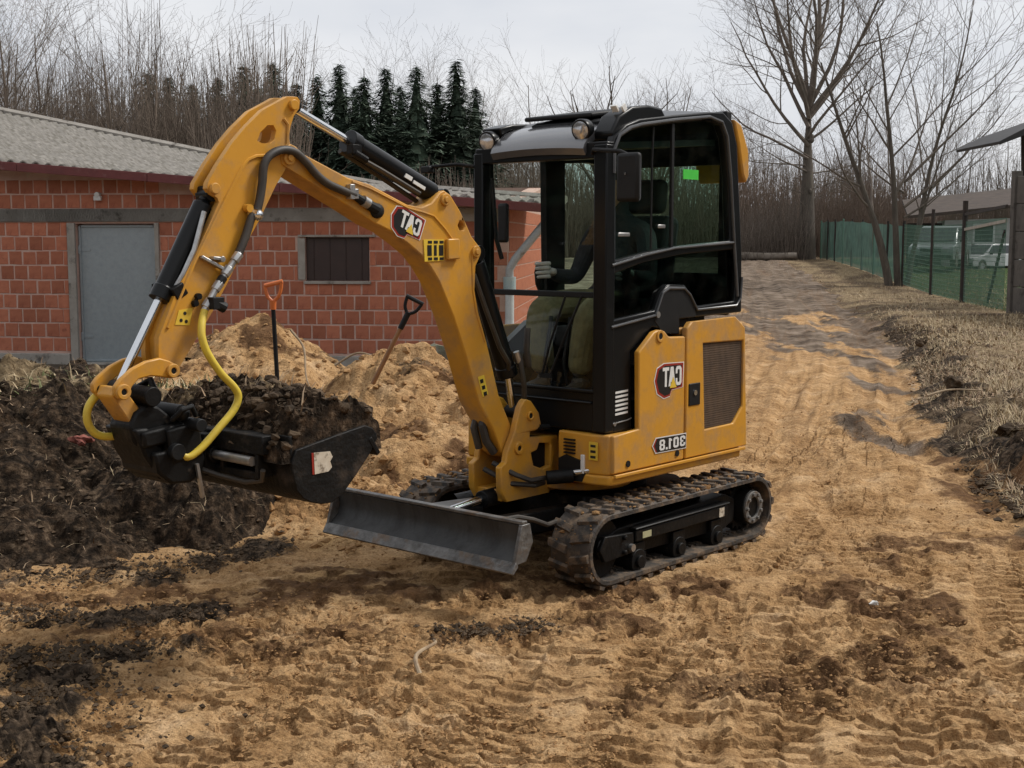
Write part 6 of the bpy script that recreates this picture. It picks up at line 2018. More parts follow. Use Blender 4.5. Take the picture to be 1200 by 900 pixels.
stick_thing('root', [(-2.16, 12.7, 0.72), (-2.02, 12.6, 0.55), (-1.97, 12.4, 0.30), (-1.90, 12.3, 0.15)], 0.013, M['root'], 'pale root hanging beside the black shovel shaft', 'root')
stick_thing('root', [(-1.72, 12.6, 0.38), (-1.5, 12.6, 0.50), (-1.30, 12.5, 0.46), (-1.0, 12.4, 0.33), (-0.80, 12.2, 0.30)], 0.012, M['root'], 'pale arched root in front of the wall beside the spade', 'root')
stick_thing('branch', [(-0.33, 4.58, 0.02), (-0.36, 4.75, 0.045), (-0.30, 4.92, 0.04), (-0.31, 5.02, 0.02)], 0.010, M['root'], 'thin pale stick lying on the sand in the foreground', 'stick')
stick_thing('branch', [(3.62, 11.3, 0.24), (3.85, 11.4, 0.28), (4.15, 11.45, 0.27)], 0.012, M['root'], 'pale broken stick lying on the dark bank edge', 'stick')
stick_thing('branch', [(4.3, 9.6, 0.26), (4.7, 9.8, 0.31), (5.1, 9.75, 0.28)], 0.014, M['root'], 'dry stick on the dark bank near the right edge', 'stick')
log = MB().tube([(10.0, 58.6, 0.85), (11.2, 58.3, 0.82), (12.6, 58.0, 0.86)], [0.19, 0.17, 0.15], 12).build('log', mat('bleached_log', (0.26, 0.22, 0.18), (0.16, 0.13, 0.10), 4, 0.9))
tag(log, 'pale fallen log lying across the end of the muddy track', 'log')


def rock(name, loc, s, m, label, cat, seed=0):
    r_ = np.random.RandomState(seed)
    bm = bmesh.new()
    bmesh.ops.create_icosphere(bm, subdivisions=3, radius=1)
    for v in bm.verts:
        n = vnoise(np.array([v.co.x * 1.6 + seed]), np.array([v.co.y * 1.6 + v.co.z * 1.3]), 5)[0]
        n2 = vnoise(np.array([v.co.x * 4 + seed]), np.array([v.co.y * 4 - v.co.z * 3]), 6)[0]
        v.co *= 1 + 0.42 * n + 0.22 * n2
        v.co = Vector((v.co.x * s[0], v.co.y * s[1], v.co.z * s[2]))
    me = bpy.data.meshes.new(name)
    bm.to_mesh(me)
    bm.free()
    me.materials.append(m)
    o = link(name, me)
    o.location = loc
    tag(o, label, cat)
    return o


rock('clod', (5.15, 16.4, 0.30), (0.06, 0.05, 0.05), M['clod_dark'], 'round dark clod on the dry grass bank nearest the track edge', 'clod', 3)
rock('clod', (6.25, 13.9, 0.30), (0.10, 0.06, 0.05), M['clod_dark'], 'large dark clod on the grassy bank toward the right edge', 'clod', 4)
rock('clod', (4.05, 11.9, 0.28), (0.08, 0.07, 0.07), M['clod_dark'], 'black lump of earth on the steep dug edge of the bank', 'clod', 5)
rock('clod', (3.65, 9.35, 0.22), (0.13, 0.10, 0.06), M['clod_dark'], 'broad dark sod lump at the foot of the right bank above the small sand heap', 'clod', 6)
rock('stone', (1.58, 5.55, 0.02), (0.020, 0.016, 0.012), M['white'], 'tiny white stone on the damp sand in the foreground', 'stone', 7)
rock('brick_shard', (-2.46, 7.35, 0.46), (0.060, 0.04, 0.028), mat('pink_brick_shard', (0.25, 0.085, 0.06), (0.20, 0.06, 0.045), 12, 0.9), 'pinkish brick shard on the black topsoil heap', 'brick shard', 8)
rock('mossy_stone', (-0.98, 15.6, 0.12), (0.42, 0.22, 0.20), mat('mossy_rubble', (0.11, 0.12, 0.075), (0.19, 0.175, 0.14), 7, 0.95, bump=0.5), 'mossy rubble stone at the foot of the brick wall beside the spade', 'stone', 9)

# ================================================================== TREES


class Tree:
    """recursive bare branching; every limb is a tapered tube"""

    def __init__(self, seed, twig_n=3):
        self.r = random.Random(seed)
        self.trunk, self.crown = MB(), MB()
        self.tn = twig_n

    def limb(self, p, d, L, r0, level, mb, maxl, upb, kids, segs=6, sides=7, wander=0.12, start=0.3):
        rd = self.r
        pts, rs = [p.copy()], [r0]
        d = d.normalized()
        for i in range(segs):
            d = (d + Vector((rd.gauss(0, wander), rd.gauss(0, wander), rd.gauss(0, wander * 0.6) + upb)) * 1.0).normalized()
            p = p + d * (L / segs)
            pts.append(p.copy())
            rs.append(max(r0 * (1 - 0.82 * (i + 1) / segs), 0.003))
        mb.tube(pts, rs, sides, caps=False)
        if level >= maxl:
            return
        n = kids[level]
        for k in range(n):
            t = start + (1 - start) * (k + rd.random()) / n
            f = t * segs
            i = min(int(f), segs - 1)
            q = pts[i].lerp(pts[i + 1], f - i)
            ax = (pts[i + 1] - pts[i]).normalized()
            side = ax.orthogonal().normalized()
            side = Matrix.Rotation(rd.random() * 6.283, 3, ax) @ side
            ang = R(rd.uniform(28, 58))
            nd_ = ax * math.cos(ang) + side * math.sin(ang)
            rr = rs[i] * rd.uniform(0.32, 0.52)
            l2 = L * rd.uniform(0.42, 0.68) * (1.0 - 0.45 * (t - start) / (1 - start))
            self.limb(q, nd_, l2, max(rr, 0.004), level + 1, self.crown, maxl, upb * 0.9 + 0.015, kids, max(3, segs - 1), max(3, sides - 2), wander * 1.15, 0.22)


def plant_tree(name, tr, loc, mats, label=None, group=None, cat='tree', s=1.0, rz=0.0):
    e = empty(name, loc, rz)
    e.scale = (s, s, s)
    tag(e, label, cat, group)
    tr.trunk.build('trunk', mats[0], e)
    tr.crown.build('crown', mats[1], e)
    return e


# big lime at the end of the fence
t = Tree(21)
t.limb(Vector((0, 0, -0.3)), Vector((0.0, 0, 1)), 7.2, 0.48, 9, t.trunk, 0, 0.02, [0], 8, 14, 0.03)
rd = random.Random(4)
for k, (ang, ele, z0, L, r0) in enumerate([(200, 40, 5.2, 6.6, 0.12), (160, 55, 6.0, 7.0, 0.13), (230, 58, 6.4, 7.2, 0.14), (75, 72, 6.8, 8.0, 0.17), (280, 66, 6.9, 8.0, 0.15), (20, 46, 6.4, 7.2, 0.14), (330, 62, 6.6, 7.6, 0.15), (110, 62, 7.0, 7.6, 0.14), (180, 26, 4.6, 5.4, 0.09), (355, 32, 5.4, 5.2, 0.09), (195, 66, 7.0, 8.4, 0.14), (300, 42, 5.6, 5.6, 0.10), (0, 78, 7.0, 8.6, 0.19), (185, 50, 6.8, 7.6, 0.13), (10, 60, 6.9, 7.8, 0.14), (215, 14, 4.0, 4.2, 0.06), (170, 5, 4.3, 3.8, 0.05), (10, 8, 3.9, 3.8, 0.05), (190, 10, 3.0, 2.2, 0.03), (350, 12, 3.2, 2.0, 0.03), (240, 16, 2.4, 1.8, 0.025), (20, 10, 2.7, 2.0, 0.03)]):
    d = Vector((math.cos(R(ang)) * math.cos(R(ele)), math.sin(R(ang)) * math.cos(R(ele)), math.sin(R(ele))))
    t.limb(Vector((0, 0, z0)), d, L, r0 * 0.78, 1, t.crown, 4, 0.035, [0, 9, 7, 5], 8, 6, 0.085, 0.2)
# knots and burls down the trunk
for k in range(7):
    a, z = rd.random() * 6.28, rd.uniform(2.4, 6.2)
    q = 0.48 * (1 - 0.82 * (z + 0.3) / 7.2) * 0.92
    t.trunk.ball((q * math.cos(a), q * math.sin(a), z), rd.uniform(0.06, 0.12), 8, 6, (1, 1, 1.5))
plant_tree('bare_tree', t, (13.45, 60, 0.62), (M['bark'], M['bark_light']), 'tallest bare tree with thick knotted trunk at the far end of the green fence')

# three-stemmed tree by the fence
t = Tree(35)
for (dx, lean, az, L, r0) in ((0.0, 8, 178, 6.8, 0.125), (0.25, 3, 170, 7.6, 0.105), (0.50, 4, 15, 8.2, 0.080), (0.40, 14, 5, 5.8, 0.055)):
    p = Vector((dx, 0.2 * dx, -0.2))
    d = Vector((math.sin(R(lean)) * math.cos(R(az)), math.sin(R(lean)) * math.sin(R(az)), math.cos(R(lean))))
    t.limb(p, d, L, r0, 0, t.trunk, 3, 0.035, [13, 7, 4], 10, 10, 0.045, 0.30)
for (z0, az, el, L, r0) in ((2.2, 5, 32, 4.4, 0.045), (2.9, 10, 44, 4.8, 0.045), (1.9, 0, 28, 3.6, 0.035), (2.6, 185, 26, 2.6, 0.035)):
    d = Vector((math.cos(R(az)) * math.cos(R(el)), math.sin(R(az)) * math.cos(R(el)), math.sin(R(el))))
    t.limb(Vector((0.35, 0.1, z0)), d, L, r0, 1, t.crown, 3, 0.06, [0, 7, 4], 8, 5, 0.06, 0.25)
plant_tree('bare_tree', t, (10.85, 37.5, 0.30), (M['bark'], M['bark_light']), 'several slender bare stems growing from one base against the green fence')

# bare saplings and woodland trees behind: four shapes, copied
variants = []
for v in range(4):
    t = Tree(100 + v)
    h = (8.5, 9.5, 7.5, 8.8)[v]
    t.limb(Vector((0, 0, -0.4)), Vector((0.03 * (v - 1.5), 0, 1)), h, 0.085, 0, t.trunk, 3, 0.05, [13, 6, 3], 9, 6, 0.045, 0.18)
    variants.append(t)
spots = []
rd = random.Random(12)
for k in range(64):                                       # left: behind the outbuilding
    y = rd.uniform(29, 44)
    u = rd.uniform(-0.46, -0.20)
    spots.append((u * y, y, rd.uniform(0.66, 0.92) * (1.0 - 1.5 * (u + 0.46)), 0))
for k in range(16):                                       # behind the spruces
    y = rd.uniform(66, 76)
    spots.append((rd.uniform(-0.24, -0.02) * y, y, rd.uniform(0.85, 1.12), 0))
for k in range(30):                                       # between the spruces and the lime
    y = rd.uniform(62, 82)
    spots.append((rd.uniform(-0.03, 0.20) * y, y, rd.uniform(0.62, 0.92), 1))
for k in range(30):                                       # right of the lime, behind the fence
    y = rd.uniform(66, 84)
    spots.append((rd.uniform(0.15, 0.46) * y, y, rd.uniform(0.55, 0.85), 1))
protos = []
LB = ['bare grey sapling in the wood behind the outbuilding and the spruces', 'bare sapling in the wood beyond the track and the fence']
GP = ['bare saplings in the wood on the left', 'bare saplings in the wood beyond the track']
for i, (x, y, s, side_) in enumerate(spots):
    v = i % 4
    z = gz(x, y)
    if i < 4:
        o = plant_tree('sapling', variants[v], (x, y, z), (M['bark_far'], M['bark_far']), s=s, rz=rd.random() * 6.28)
        protos.append(o)
    else:
        o = copy_tree(protos[v])
        o.location = (x, y, z)
        o.rotation_euler = (R(rd.gauss(0, 2)), R(rd.gauss(0, 2)), rd.random() * 6.28)
        o.scale = (s * 1.05, s * 1.05, s)
    tag(o, LB[side_], 'tree', GP[side_])
# the crowned one above the cab roof
t = Tree(77)
t.limb(Vector((0, 0, -0.4)), Vector((0, 0, 1)), 4.2, 0.20, 9, t.trunk, 0, 0.02, [0], 6, 8, 0.03)
for k in range(9):
    a = k * 0.75 + 0.2
    el = R(48 + 9 * (k % 4))
    t.limb(Vector((0, 0, 2.4 + 0.2 * k)), Vector((math.cos(a) * math.cos(el), math.sin(a) * math.cos(el), math.sin(el))), 5.0, 0.085, 1, t.crown, 3, 0.045, [0, 8, 5], 7, 5, 0.09, 0.2)
plant_tree('bare_tree', t, (4.0, 60.5, gz(4, 60)), (M['bark_far'], M['bark_far']), 'round-crowned bare tree standing above the cab roof')
t = Tree(78)
t.limb(Vector((0, 0, -0.4)), Vector((0, 0, 1)), 3.2, 0.15, 9, t.trunk, 0, 0.02, [0], 6, 8, 0.03)
for k in range(8):
    a = k * 0.85 + 1.0
    el = R(50 + 9 * (k % 4))
    t.limb(Vector((0, 0, 1.8 + 0.2 * k)), Vector((math.cos(a) * math.cos(el), math.sin(a) * math.cos(el), math.sin(el))), 5.0, 0.07, 1, t.crown, 3, 0.045, [0, 7, 5], 7, 5, 0.09, 0.2)
plant_tree('bare_tree', t, (6.6, 60.0, gz(6.6, 60)), (M['bark_far'], M['bark_far']), 'smaller bare tree just left of the knotted trunk tree behind the cab')

# spruces


def spruce(seed, H, W):
    r_ = np.random.RandomState(seed)
    Vs, Fs = [], []
    n = 0
    z = 0.06 * H
    while z < H * 0.995:
        t = z / H
        Lb = W * (1 - t) ** 0.95 * (0.75 + 0.40 * r_.rand()) + 0.03
        for b in range(8):
            a = r_.rand() * 6.283
            L = Lb * (0.6 + 0.55 * r_.rand())
            droop = -0.30 + 0.75 * t + 0.12 * r_.randn()
            m = max(5, int(L * 15))
            for k in range(m):
                f = ((k + r_.rand()) / m) ** 0.62
                c = np.array([math.cos(a) * L * f, math.sin(a) * L * f, z + droop * L * f - 0.10 * L * f * f + 0.05 * r_.randn()])
                s = (0.15 + 0.17 * r_.rand()) * (0.42 + 0.62 * (1 - t))
                ang = a + 1.1 * r_.randn() * 0.9
                d = np.array([math.cos(ang), math.sin(ang), -0.30 + 0.4 * r_.randn() * 0.6])
                w = np.cross(d, [0, 0, 1.0]) * 0.33 + np.array([0, 0, 0.12 * r_.randn()])
                Vs += [c - w * s * 0.5, c + w * s * 0.5, c + d * s * 1.5 + w * s * 0.35, c + d * s * 1.7 - w * s * 0.3]
                Fs.append((n, n + 1, n + 2, n + 3))
                n += 4
        z += H * 0.0105
    for lv in range(22):                                  # close inner branchwork round the stem
        z0, z1 = H * (0.05 + 0.88 * lv / 22), H * (0.05 + 0.88 * (lv + 1.5) / 22)
        for j in range(9):
            a0, a1 = 6.283 * j / 9 + r_.randn() * 0.1, 6.283 * (j + 1.1) / 9 + r_.randn() * 0.1
            q0, q1 = W * 0.55 * (1 - z0 / H) * (0.7 + 0.5 * r_.rand()), W * 0.50 * (1 - z1 / H) * (0.4 + 0.3 * r_.rand())
            Vs += [np.array([math.cos(a0) * q0, math.sin(a0) * q0, z0 - 0.15 * r_.rand()]), np.array([math.cos(a1) * q0, math.sin(a1) * q0, z0 - 0.15 * r_.rand()]),
                   np.array([math.cos(a1) * q1, math.sin(a1) * q1, z1]), np.array([math.cos(a0) * q1, math.sin(a0) * q1, z1])]
            Fs.append((n, n + 1, n + 2, n + 3))
            n += 4
    return np_mesh('crown', np.array(Vs), np.array(Fs), M['needle'], smoothed=False)


sp_me = [spruce(1, 8.2, 2.0), spruce(2, 8.8, 2.3), spruce(3, 7.6, 1.9)]
trunk_me = MB().tube([(0, 0, -0.5), (0, 0, 8.0)], [0.12, 0.01], 7).mesh('trunk', M['bark'], 40)
rd = random.Random(3)
SPR = [(205, 96, 58), (232, 104, 60), (262, 98, 57), (292, 84, 58), (326, 80, 55), (352, 104, 57), (376, 95, 58), (402, 82, 56), (430, 96, 55), (455, 86, 57), (490, 84, 55), (514, 104, 57), (536, 78, 56), (558, 108, 59), (340, 112, 60), (420, 108, 61), (472, 106, 60), (308, 108, 61), (182, 92, 62)]
for i, (px, py, dpt) in enumerate(SPR):
    x = (px - 600) / 1528 * dpt
    top = 1.6 + (280 - py) / 1528 * dpt
    z = gz(x, dpt)
    e = empty('spruce', (x, dpt, z), rd.random() * 6.28)
    k = i % 3
    s = (top - z) / (8.2, 8.8, 7.6)[k]
    e.scale = (s * 1.38, s * 1.38, s)
    tag(e, 'dark green spruce in the row between the outbuilding and the cab', 'spruce', 'spruces behind the outbuilding')
    link('trunk', trunk_me, e)
    link('crown', sp_me[k], e)


def thicket(name, m, n, area, hmin, hmax, r0, label=None, seed=0, twigs=4):
    """dense uncountable brush: thin stems with side twigs"""
    r_ = np.random.RandomState(seed)
    u0, u1, y0, y1 = area
    y = r_.uniform(y0, y1, n)
    x = r_.uniform(u0, u1, n) * y
    dens = fbm(x, y, 4.0, 3, seed + 7)
    h = r_.uniform(hmin, hmax, n) * (1 + 0.25 * dens)
    z = base_z(x, y) - 0.2
    segs = []
    lean = r_.randn(n, 2) * 0.10
    base = np.stack([x, y, z], -1)
    tip = base + np.stack([lean[:, 0] * h, lean[:, 1] * h, h], -1)
    mid = (base + tip) / 2 + r_.randn(n, 3) * 0.12
    rr = r0 * (0.6 + 0.8 * r_.rand(n))
    segs.append((base, mid, rr, rr * 0.75))
    segs.append((mid, tip, rr * 0.75, rr * 0.3))
    for k in range(twigs):
        f = r_.uniform(0.25, 0.9, n)[:, None]
        p = base * (1 - f) + tip * f + (mid - (base + tip) / 2) * (1 - np.abs(2 * f - 1))
        a = r_.rand(n) * 6.28
        L = h * r_.uniform(0.12, 0.32, n) * (1.2 - f[:, 0])
        q = p + np.stack([np.cos(a) * 0.6, np.sin(a) * 0.6, 0.55 + 0.5 * r_.rand(n)], -1) * L[:, None]
        segs.append((p, q, rr * 0.5, rr * 0.25))
    P = np.concatenate([s[0] for s in segs])
    Q = np.concatenate([s[1] for s in segs])
    ra = np.concatenate([s[2] for s in segs])
    rb = np.concatenate([s[3] for s in segs])
    d = Q - P
    d /= np.linalg.norm(d, axis=1)[:, None]
    s = np.cross(d, np.array([0.3, 0.9, 0.1]))
    s /= np.linalg.norm(s, axis=1)[:, None]
    w = np.cross(d, s)
    V = []
    for j in range(3):
        a = 2 * math.pi * j / 3
        V.append(P + (s * math.cos(a) + w * math.sin(a)) * ra[:, None])
    for j in range(3):
        a = 2 * math.pi * j / 3
        V.append(Q + (s * math.cos(a) + w * math.sin(a)) * rb[:, None])
    V = np.stack(V, 1).reshape(-1, 3)
    o_ = np.arange(len(P))[:, None, None] * 6
    F = (np.array([(0, 1, 4, 3), (1, 2, 5, 4), (2, 0, 3, 5)])[None] + o_).reshape(-1, 4)
    o = link(name, np_mesh(name, V, F, m, smoothed=True))
    tag(o, label, None, None, 'stuff')
    return o


thicket('thicket', M['bark_far'], 7000, (-0.50, -0.17, 27, 38), 3.4, 5.4, 0.016, 'dense brown brush behind the outbuilding', 1)
thicket('thicket', M['bark_far'], 2200, (-0.22, 0.02, 46, 52), 1.6, 3.4, 0.02, 'brown brush in front of the spruces', 2)
thicket('thicket', M['bark_red'], 4000, (-0.02, 0.30, 66, 80), 3.0, 6.2, 0.022, 'russet brush beyond the end of the track', 3)
thicket('thicket', M['bark_red'], 4200, (0.20, 0.48, 70, 88), 1.8, 3.6, 0.022, 'russet brush behind the fence and the house', 4)
thicket('thicket', M['bark_light'], 900, (0.165, 0.225, 58, 64), 1.2, 3.0, 0.014, 'brush round the foot of the big tree', 5)
thicket('thicket', M['bark_far'], 700, (0.33, 0.47, 60, 70), 3.0, 5.6, 0.016, 'thin saplings behind the low house', 6, 3)

thicket('thicket', M['bark_far'], 2200, (-0.50, -0.27, 31, 40), 4.0, 6.3, 0.012, 'tall thin brush behind the left end of the roof', 9, 5)

# low wooded rise that closes the view behind the brush
hx, hy = np.meshgrid(np.linspace(-110, 110, 120), np.linspace(88, 150, 24))
hz = 0.6 + 4.2 * smooth(88, 120, hy) * (0.7 + 0.4 * fbm(hx, hy, 30, 3, 601)) + 0.5 * fbm(hx, hy, 6, 3, 602) * smooth(88, 95, hy)
hz = np.where(hy < 89, -0.5, hz)
idx = np.arange(hx.size).reshape(hx.shape)
F = np.stack([idx[:-1, :-1], idx[:-1, 1:], idx[1:, 1:], idx[1:, :-1]], -1).reshape(-1, 4)
hill = link('hills', np_mesh('hills', np.stack([hx.ravel(), hy.ravel(), hz.ravel()], -1), F, mat('winter_hillside', (0.085, 0.066, 0.052), (0.055, 0.046, 0.037), 0.4, 0.95, bump=0.5, bscale=3)))
tag(hill, kind='structure')

# ================================================================== FENCES
M['net'] = bpy.data.materials.new('green_shade_net')
M['net'].use_nodes = True
_t = M['net'].node_tree
_b = _t.nodes['Principled BSDF']
_b.inputs['Base Color'].default_value = (0.055, 0.125, 0.095, 1)
_b.inputs['Roughness'].default_value = 0.7
_nz = _t.nodes.new('ShaderNodeTexNoise')
_nz.inputs['Scale'].default_value = 2.2
_nz.inputs['Detail'].default_value = 6
_tc = _t.nodes.new('ShaderNodeTexCoord')
_mr = _t.nodes.new('ShaderNodeMapRange')
_mr.inputs['From Min'].default_value = 0.3
_mr.inputs['From Max'].default_value = 0.7
_mr.inputs['To Min'].default_value = 0.62
_mr.inputs['To Max'].default_value = 0.92
_t.links.new(_tc.outputs['Object'], _nz.inputs['Vector'])
_t.links.new(_nz.outputs['Fac'], _mr.inputs['Value'])
_t.links.new(_mr.outputs['Result'], _b.inputs['Alpha'])
_cr = _t.nodes.new('ShaderNodeValToRGB')
_cr.color_ramp.elements[0].color = (0.06, 0.15, 0.12, 1)
_cr.color_ramp.elements[1].color = (0.13, 0.28, 0.215, 1)
_t.links.new(_nz.outputs['Fac'], _cr.inputs['Fac'])
_t.links.new(_cr.outputs['Color'], _b.inputs['Base Color'])
M['post'] = mat('dark_rusty_post', (0.022, 0.018, 0.016), (0.045, 0.03, 0.022), 6, 0.8)
M['wire'] = mat('green_wire', (0.10, 0.20, 0.14), (0.07, 0.14, 0.10), 6, 0.6)
M['fence_conc'] = mat('grey_fence_concrete', (0.125, 0.112, 0.096), (0.085, 0.076, 0.066), 3, 0.95, c3=(0.05, 0.043, 0.036), scale3=4, t3=0.60, bump=0.3, bscale=20)


def fence_pt(s):
    """along the fence line: 0 = far end by the lime, 1 = near concrete post"""
    return 14.6 + (9.45 - 14.6) * s, 62.0 + (25.0 - 62.0) * s


gf = empty('green_fence', (14.6, 62.0, 0), 0)
tag(gf, 'long green netted fence along the verge behind the bare trees', 'fence')
fp_ = [fence_pt(s) for s in np.linspace(0, 0.66, 9)]
for i, ((xa, ya), (xb, yb)) in enumerate(zip(fp_[:-1], fp_[1:])):
    k = 7
    vs, fs = [], []
    for j in range(k):
        f = j / (k - 1)
        x, y = xa + (xb - xa) * f, ya + (yb - ya) * f
        sag = 0.03 * math.sin(f * math.pi) + rd.uniform(-0.02, 0.02)
        bul = 0.05 * math.sin(f * math.pi * 2 + i)
        z = gz(x, y)
        for h in (0.02, 0.6, 1.15, 1.72 - sag):
            vs.append((x - 14.6 + bul * (0.4 if h < 1 else 1), y - 62.0, z + h))
    for j in range(k - 1):
        for q in range(3):
            fs.append((j * 4 + q, (j + 1) * 4 + q, (j + 1) * 4 + q + 1, j * 4 + q + 1))
    MB().add(vs, fs).build('net_panel', M['net'], gf)
for i, (x, y) in enumerate(fp_):
    z = gz(x, y)
    MB().cyl((x - 14.6, y - 62.0 - 0.03, z - 0.2), (x - 14.6, y - 62.0 - 0.03, z + 1.80), 0.035, 8).build('post', M['post'] if i % 3 else M['wire'], gf)
wf = empty('wire_fence', (fence_pt(0.66)[0], fence_pt(0.66)[1], 0), 0)
tag(wf, 'see-through wire mesh fence with dark posts between the green fence and concrete panels', 'fence')
wx0, wy0 = fence_pt(0.66)


def wire_panel(s0, s1, parent, h, step_s, step_h):
    m_ = MB()
    (xa, ya), (xb, yb) = fence_pt(s0), fence_pt(s1)
    L = math.hypot(xb - xa, yb - ya)
    n = int(L / step_s)
    P = lambda f, hh: (xa + (xb - xa) * f - wx0, ya + (yb - ya) * f - wy0, gz(xa + (xb - xa) * f, ya + (yb - ya) * f) + hh)
    for k in range(n + 1):
        m_.bar(P(k / n, 0.05), P(k / n, h), 0.010, 0.010)
    hh = 0.05
    while hh <= h:
        m_.bar(P(0, hh), P(1, hh), 0.010, 0.010)
        hh += step_h
    o = m_.build('wire_mesh', M['wire'], parent, smooth_angle=None)
    tag(o, kind='stuff')


wire_panel(0.66, 0.786, wf, 1.75, 0.13, 0.10)
wire_panel(0.790, 0.889, wf, 1.75, 0.10, 0.09)
wire_panel(0.895, 0.995, wf, 1.80, 0.10, 0.09)
for s, h, r in ((0.665, 1.85, 0.04), (0.786, 2.15, 0.045), (0.891, 2.25, 0.06)):
    x, y = fence_pt(s)
    MB().cyl((x - wx0, y - wy0, gz(x, y) - 0.2), (x - wx0, y - wy0, gz(x, y) + h), r, 8).build('post', M['post'], wf)
(xa, ya), (xb, yb) = fence_pt(0.891), fence_pt(0.995)
MB().bar((xb - wx0, yb - wy0 + 0.05, gz(xb, yb) + 1.55), (xa + 0.35 - wx0, ya - 0.6 - wy0, gz(xa, ya) + 0.05), 0.05, 0.05).build('brace', M['post'], wf)
MB().bar((xa - wx0, ya - wy0, gz(xa, ya) + 1.95), (xb - wx0, yb - wy0, gz(xb, yb) + 2.02), 0.05, 0.06).build('top_rail', M['post'], wf)
MB().bar((xa - wx0, ya - wy0, gz(xa, ya) + 1.62), (xb - wx0, yb - wy0, gz(xb, yb) + 1.74), 0.05, 0.06).build('mid_rail', M['wood_trim'], wf)
cf = empty('concrete_fence', (9.42, 24.6, gz(9.4, 24.6)), 0)
tag(cf, 'grey concrete panel fence at the right edge under the dark canopy', 'fence')
d_ = Vector((0.28, -2.0, 0)).normalized()
for k in range(3):
    p = d_ * (2.1 * k)
    MB().box((p.x, p.y, 1.28), (0.13, 0.15, 2.75), (0, 0, math.atan2(d_.y, d_.x))).build('post', M['fence_conc'], cf, 0.01)
    c = p + d_ * 1.05
    for j in range(5):
        MB().box((c.x, c.y, 0.24 + j * 0.515), (1.96, 0.06, 0.50), (0, 0, math.atan2(d_.y, d_.x))).build('panel', M['fence_conc'], cf, 0.012)
can = empty('canopy', (10.8, 28.0, gz(10.8, 28)), 0)
tag(can, 'dark sloping sheet canopy on a post above the concrete fence', 'canopy')
MB().plate([(-0.98, 3.30), (2.6, 4.60), (2.6, 4.68), (-0.5, 3.62), (-1.0, 3.36)], -1.4, 1.2).build('canopy_roof', mat('dark_roof_sheet', (0.022, 0.021, 0.021), (0.035, 0.032, 0.03), 5, 0.6), can, 0.01)
MB().bar((0.05, -0.4, 0), (-0.12, -0.4, 3.60), 0.10, 0.10).build('post', M['post'], can)
MB().bar((2.2, -0.4, 0), (2.2, -0.4, 4.4), 0.10, 0.10).build('post', M['post'], can)

# ================================================================== HOUSE AND CARS BEHIND THE FENCE
M['render_wall'] = mat('pale_render', (0.42, 0.41, 0.385), (0.34, 0.33, 0.31), 3, 0.9)
M['pane'] = mat('dark_pane', (0.02, 0.024, 0.027), (0.035, 0.04, 0.043), 3, 0.15)
M['roof_brown'] = mat('brown_felt_roof', (0.070, 0.050, 0.038), (0.045, 0.033, 0.026), 3, 0.95, bump=0.3, bscale=8)
hs = empty('low_house', (19.2, 50.0, gz(19, 50)), R(-14))
tag(hs, 'low pale house with dark windows and brown roof behind the wire fence', 'house')
MB().plate([(-2.6, -0.3), (5.0, -0.3), (5.0, 2.0), (-2.6, 1.75)], 0.0, 4.0, [[(-1.55, 0.85), (-0.75, 0.85), (-0.75, 1.62), (-1.55, 1.62)], [(-0.25, 0.85), (0.60, 0.85), (0.60, 1.62), (-0.25, 1.62)], [(1.4, 0.85), (2.3, 0.85), (2.3, 1.62), (1.4, 1.62)]]).build('wall', M['render_wall'], hs)
for (xa, xb) in ((-1.55, -0.75), (-0.25, 0.60), (1.4, 2.3)):
    wn = MB().plate([(xa, 0.85), (xb, 0.85), (xb, 1.62), (xa, 1.62)], -0.02, 0.10, [[(xa + 0.07, 0.92), (xb - 0.07, 0.92), (xb - 0.07, 1.55), (xa + 0.07, 1.55)]]).build('window', M['white'], hs)
    MB().box(((xa + xb) / 2, 0.06, 1.235), (xb - xa - 0.1, 0.02, 0.70)).build('pane', M['pane'], wn)
MB().prism([(-4.0, 1.93), (-2.8, 2.05), (5.4, 2.90), (5.4, 2.80), (-2.8, 1.93), (-4.0, 1.82)], lambda p: (p[0], -0.6, p[1]), lambda p: (p[0], 4.6, p[1] + 0.75)).build('roof', M['roof_brown'], hs)
MB().box((-3.3, 0.6, 0.78), (1.3, 0.12, 1.75)).build('side_wall', M['dark_timber'], hs)
MB().box((-1.0, -0.7, 0.35), (2.9, 0.05, 0.42)).build('low_board', M['white'], hs)

paint_car = mat('pale_green_car_paint', (0.20, 0.235, 0.225), (0.18, 0.215, 0.205), 3, 0.3, 0.2, coat=0.6)
paint_white = mat('white_car_paint', (0.60, 0.61, 0.61), (0.55, 0.56, 0.56), 3, 0.3, coat=0.6)


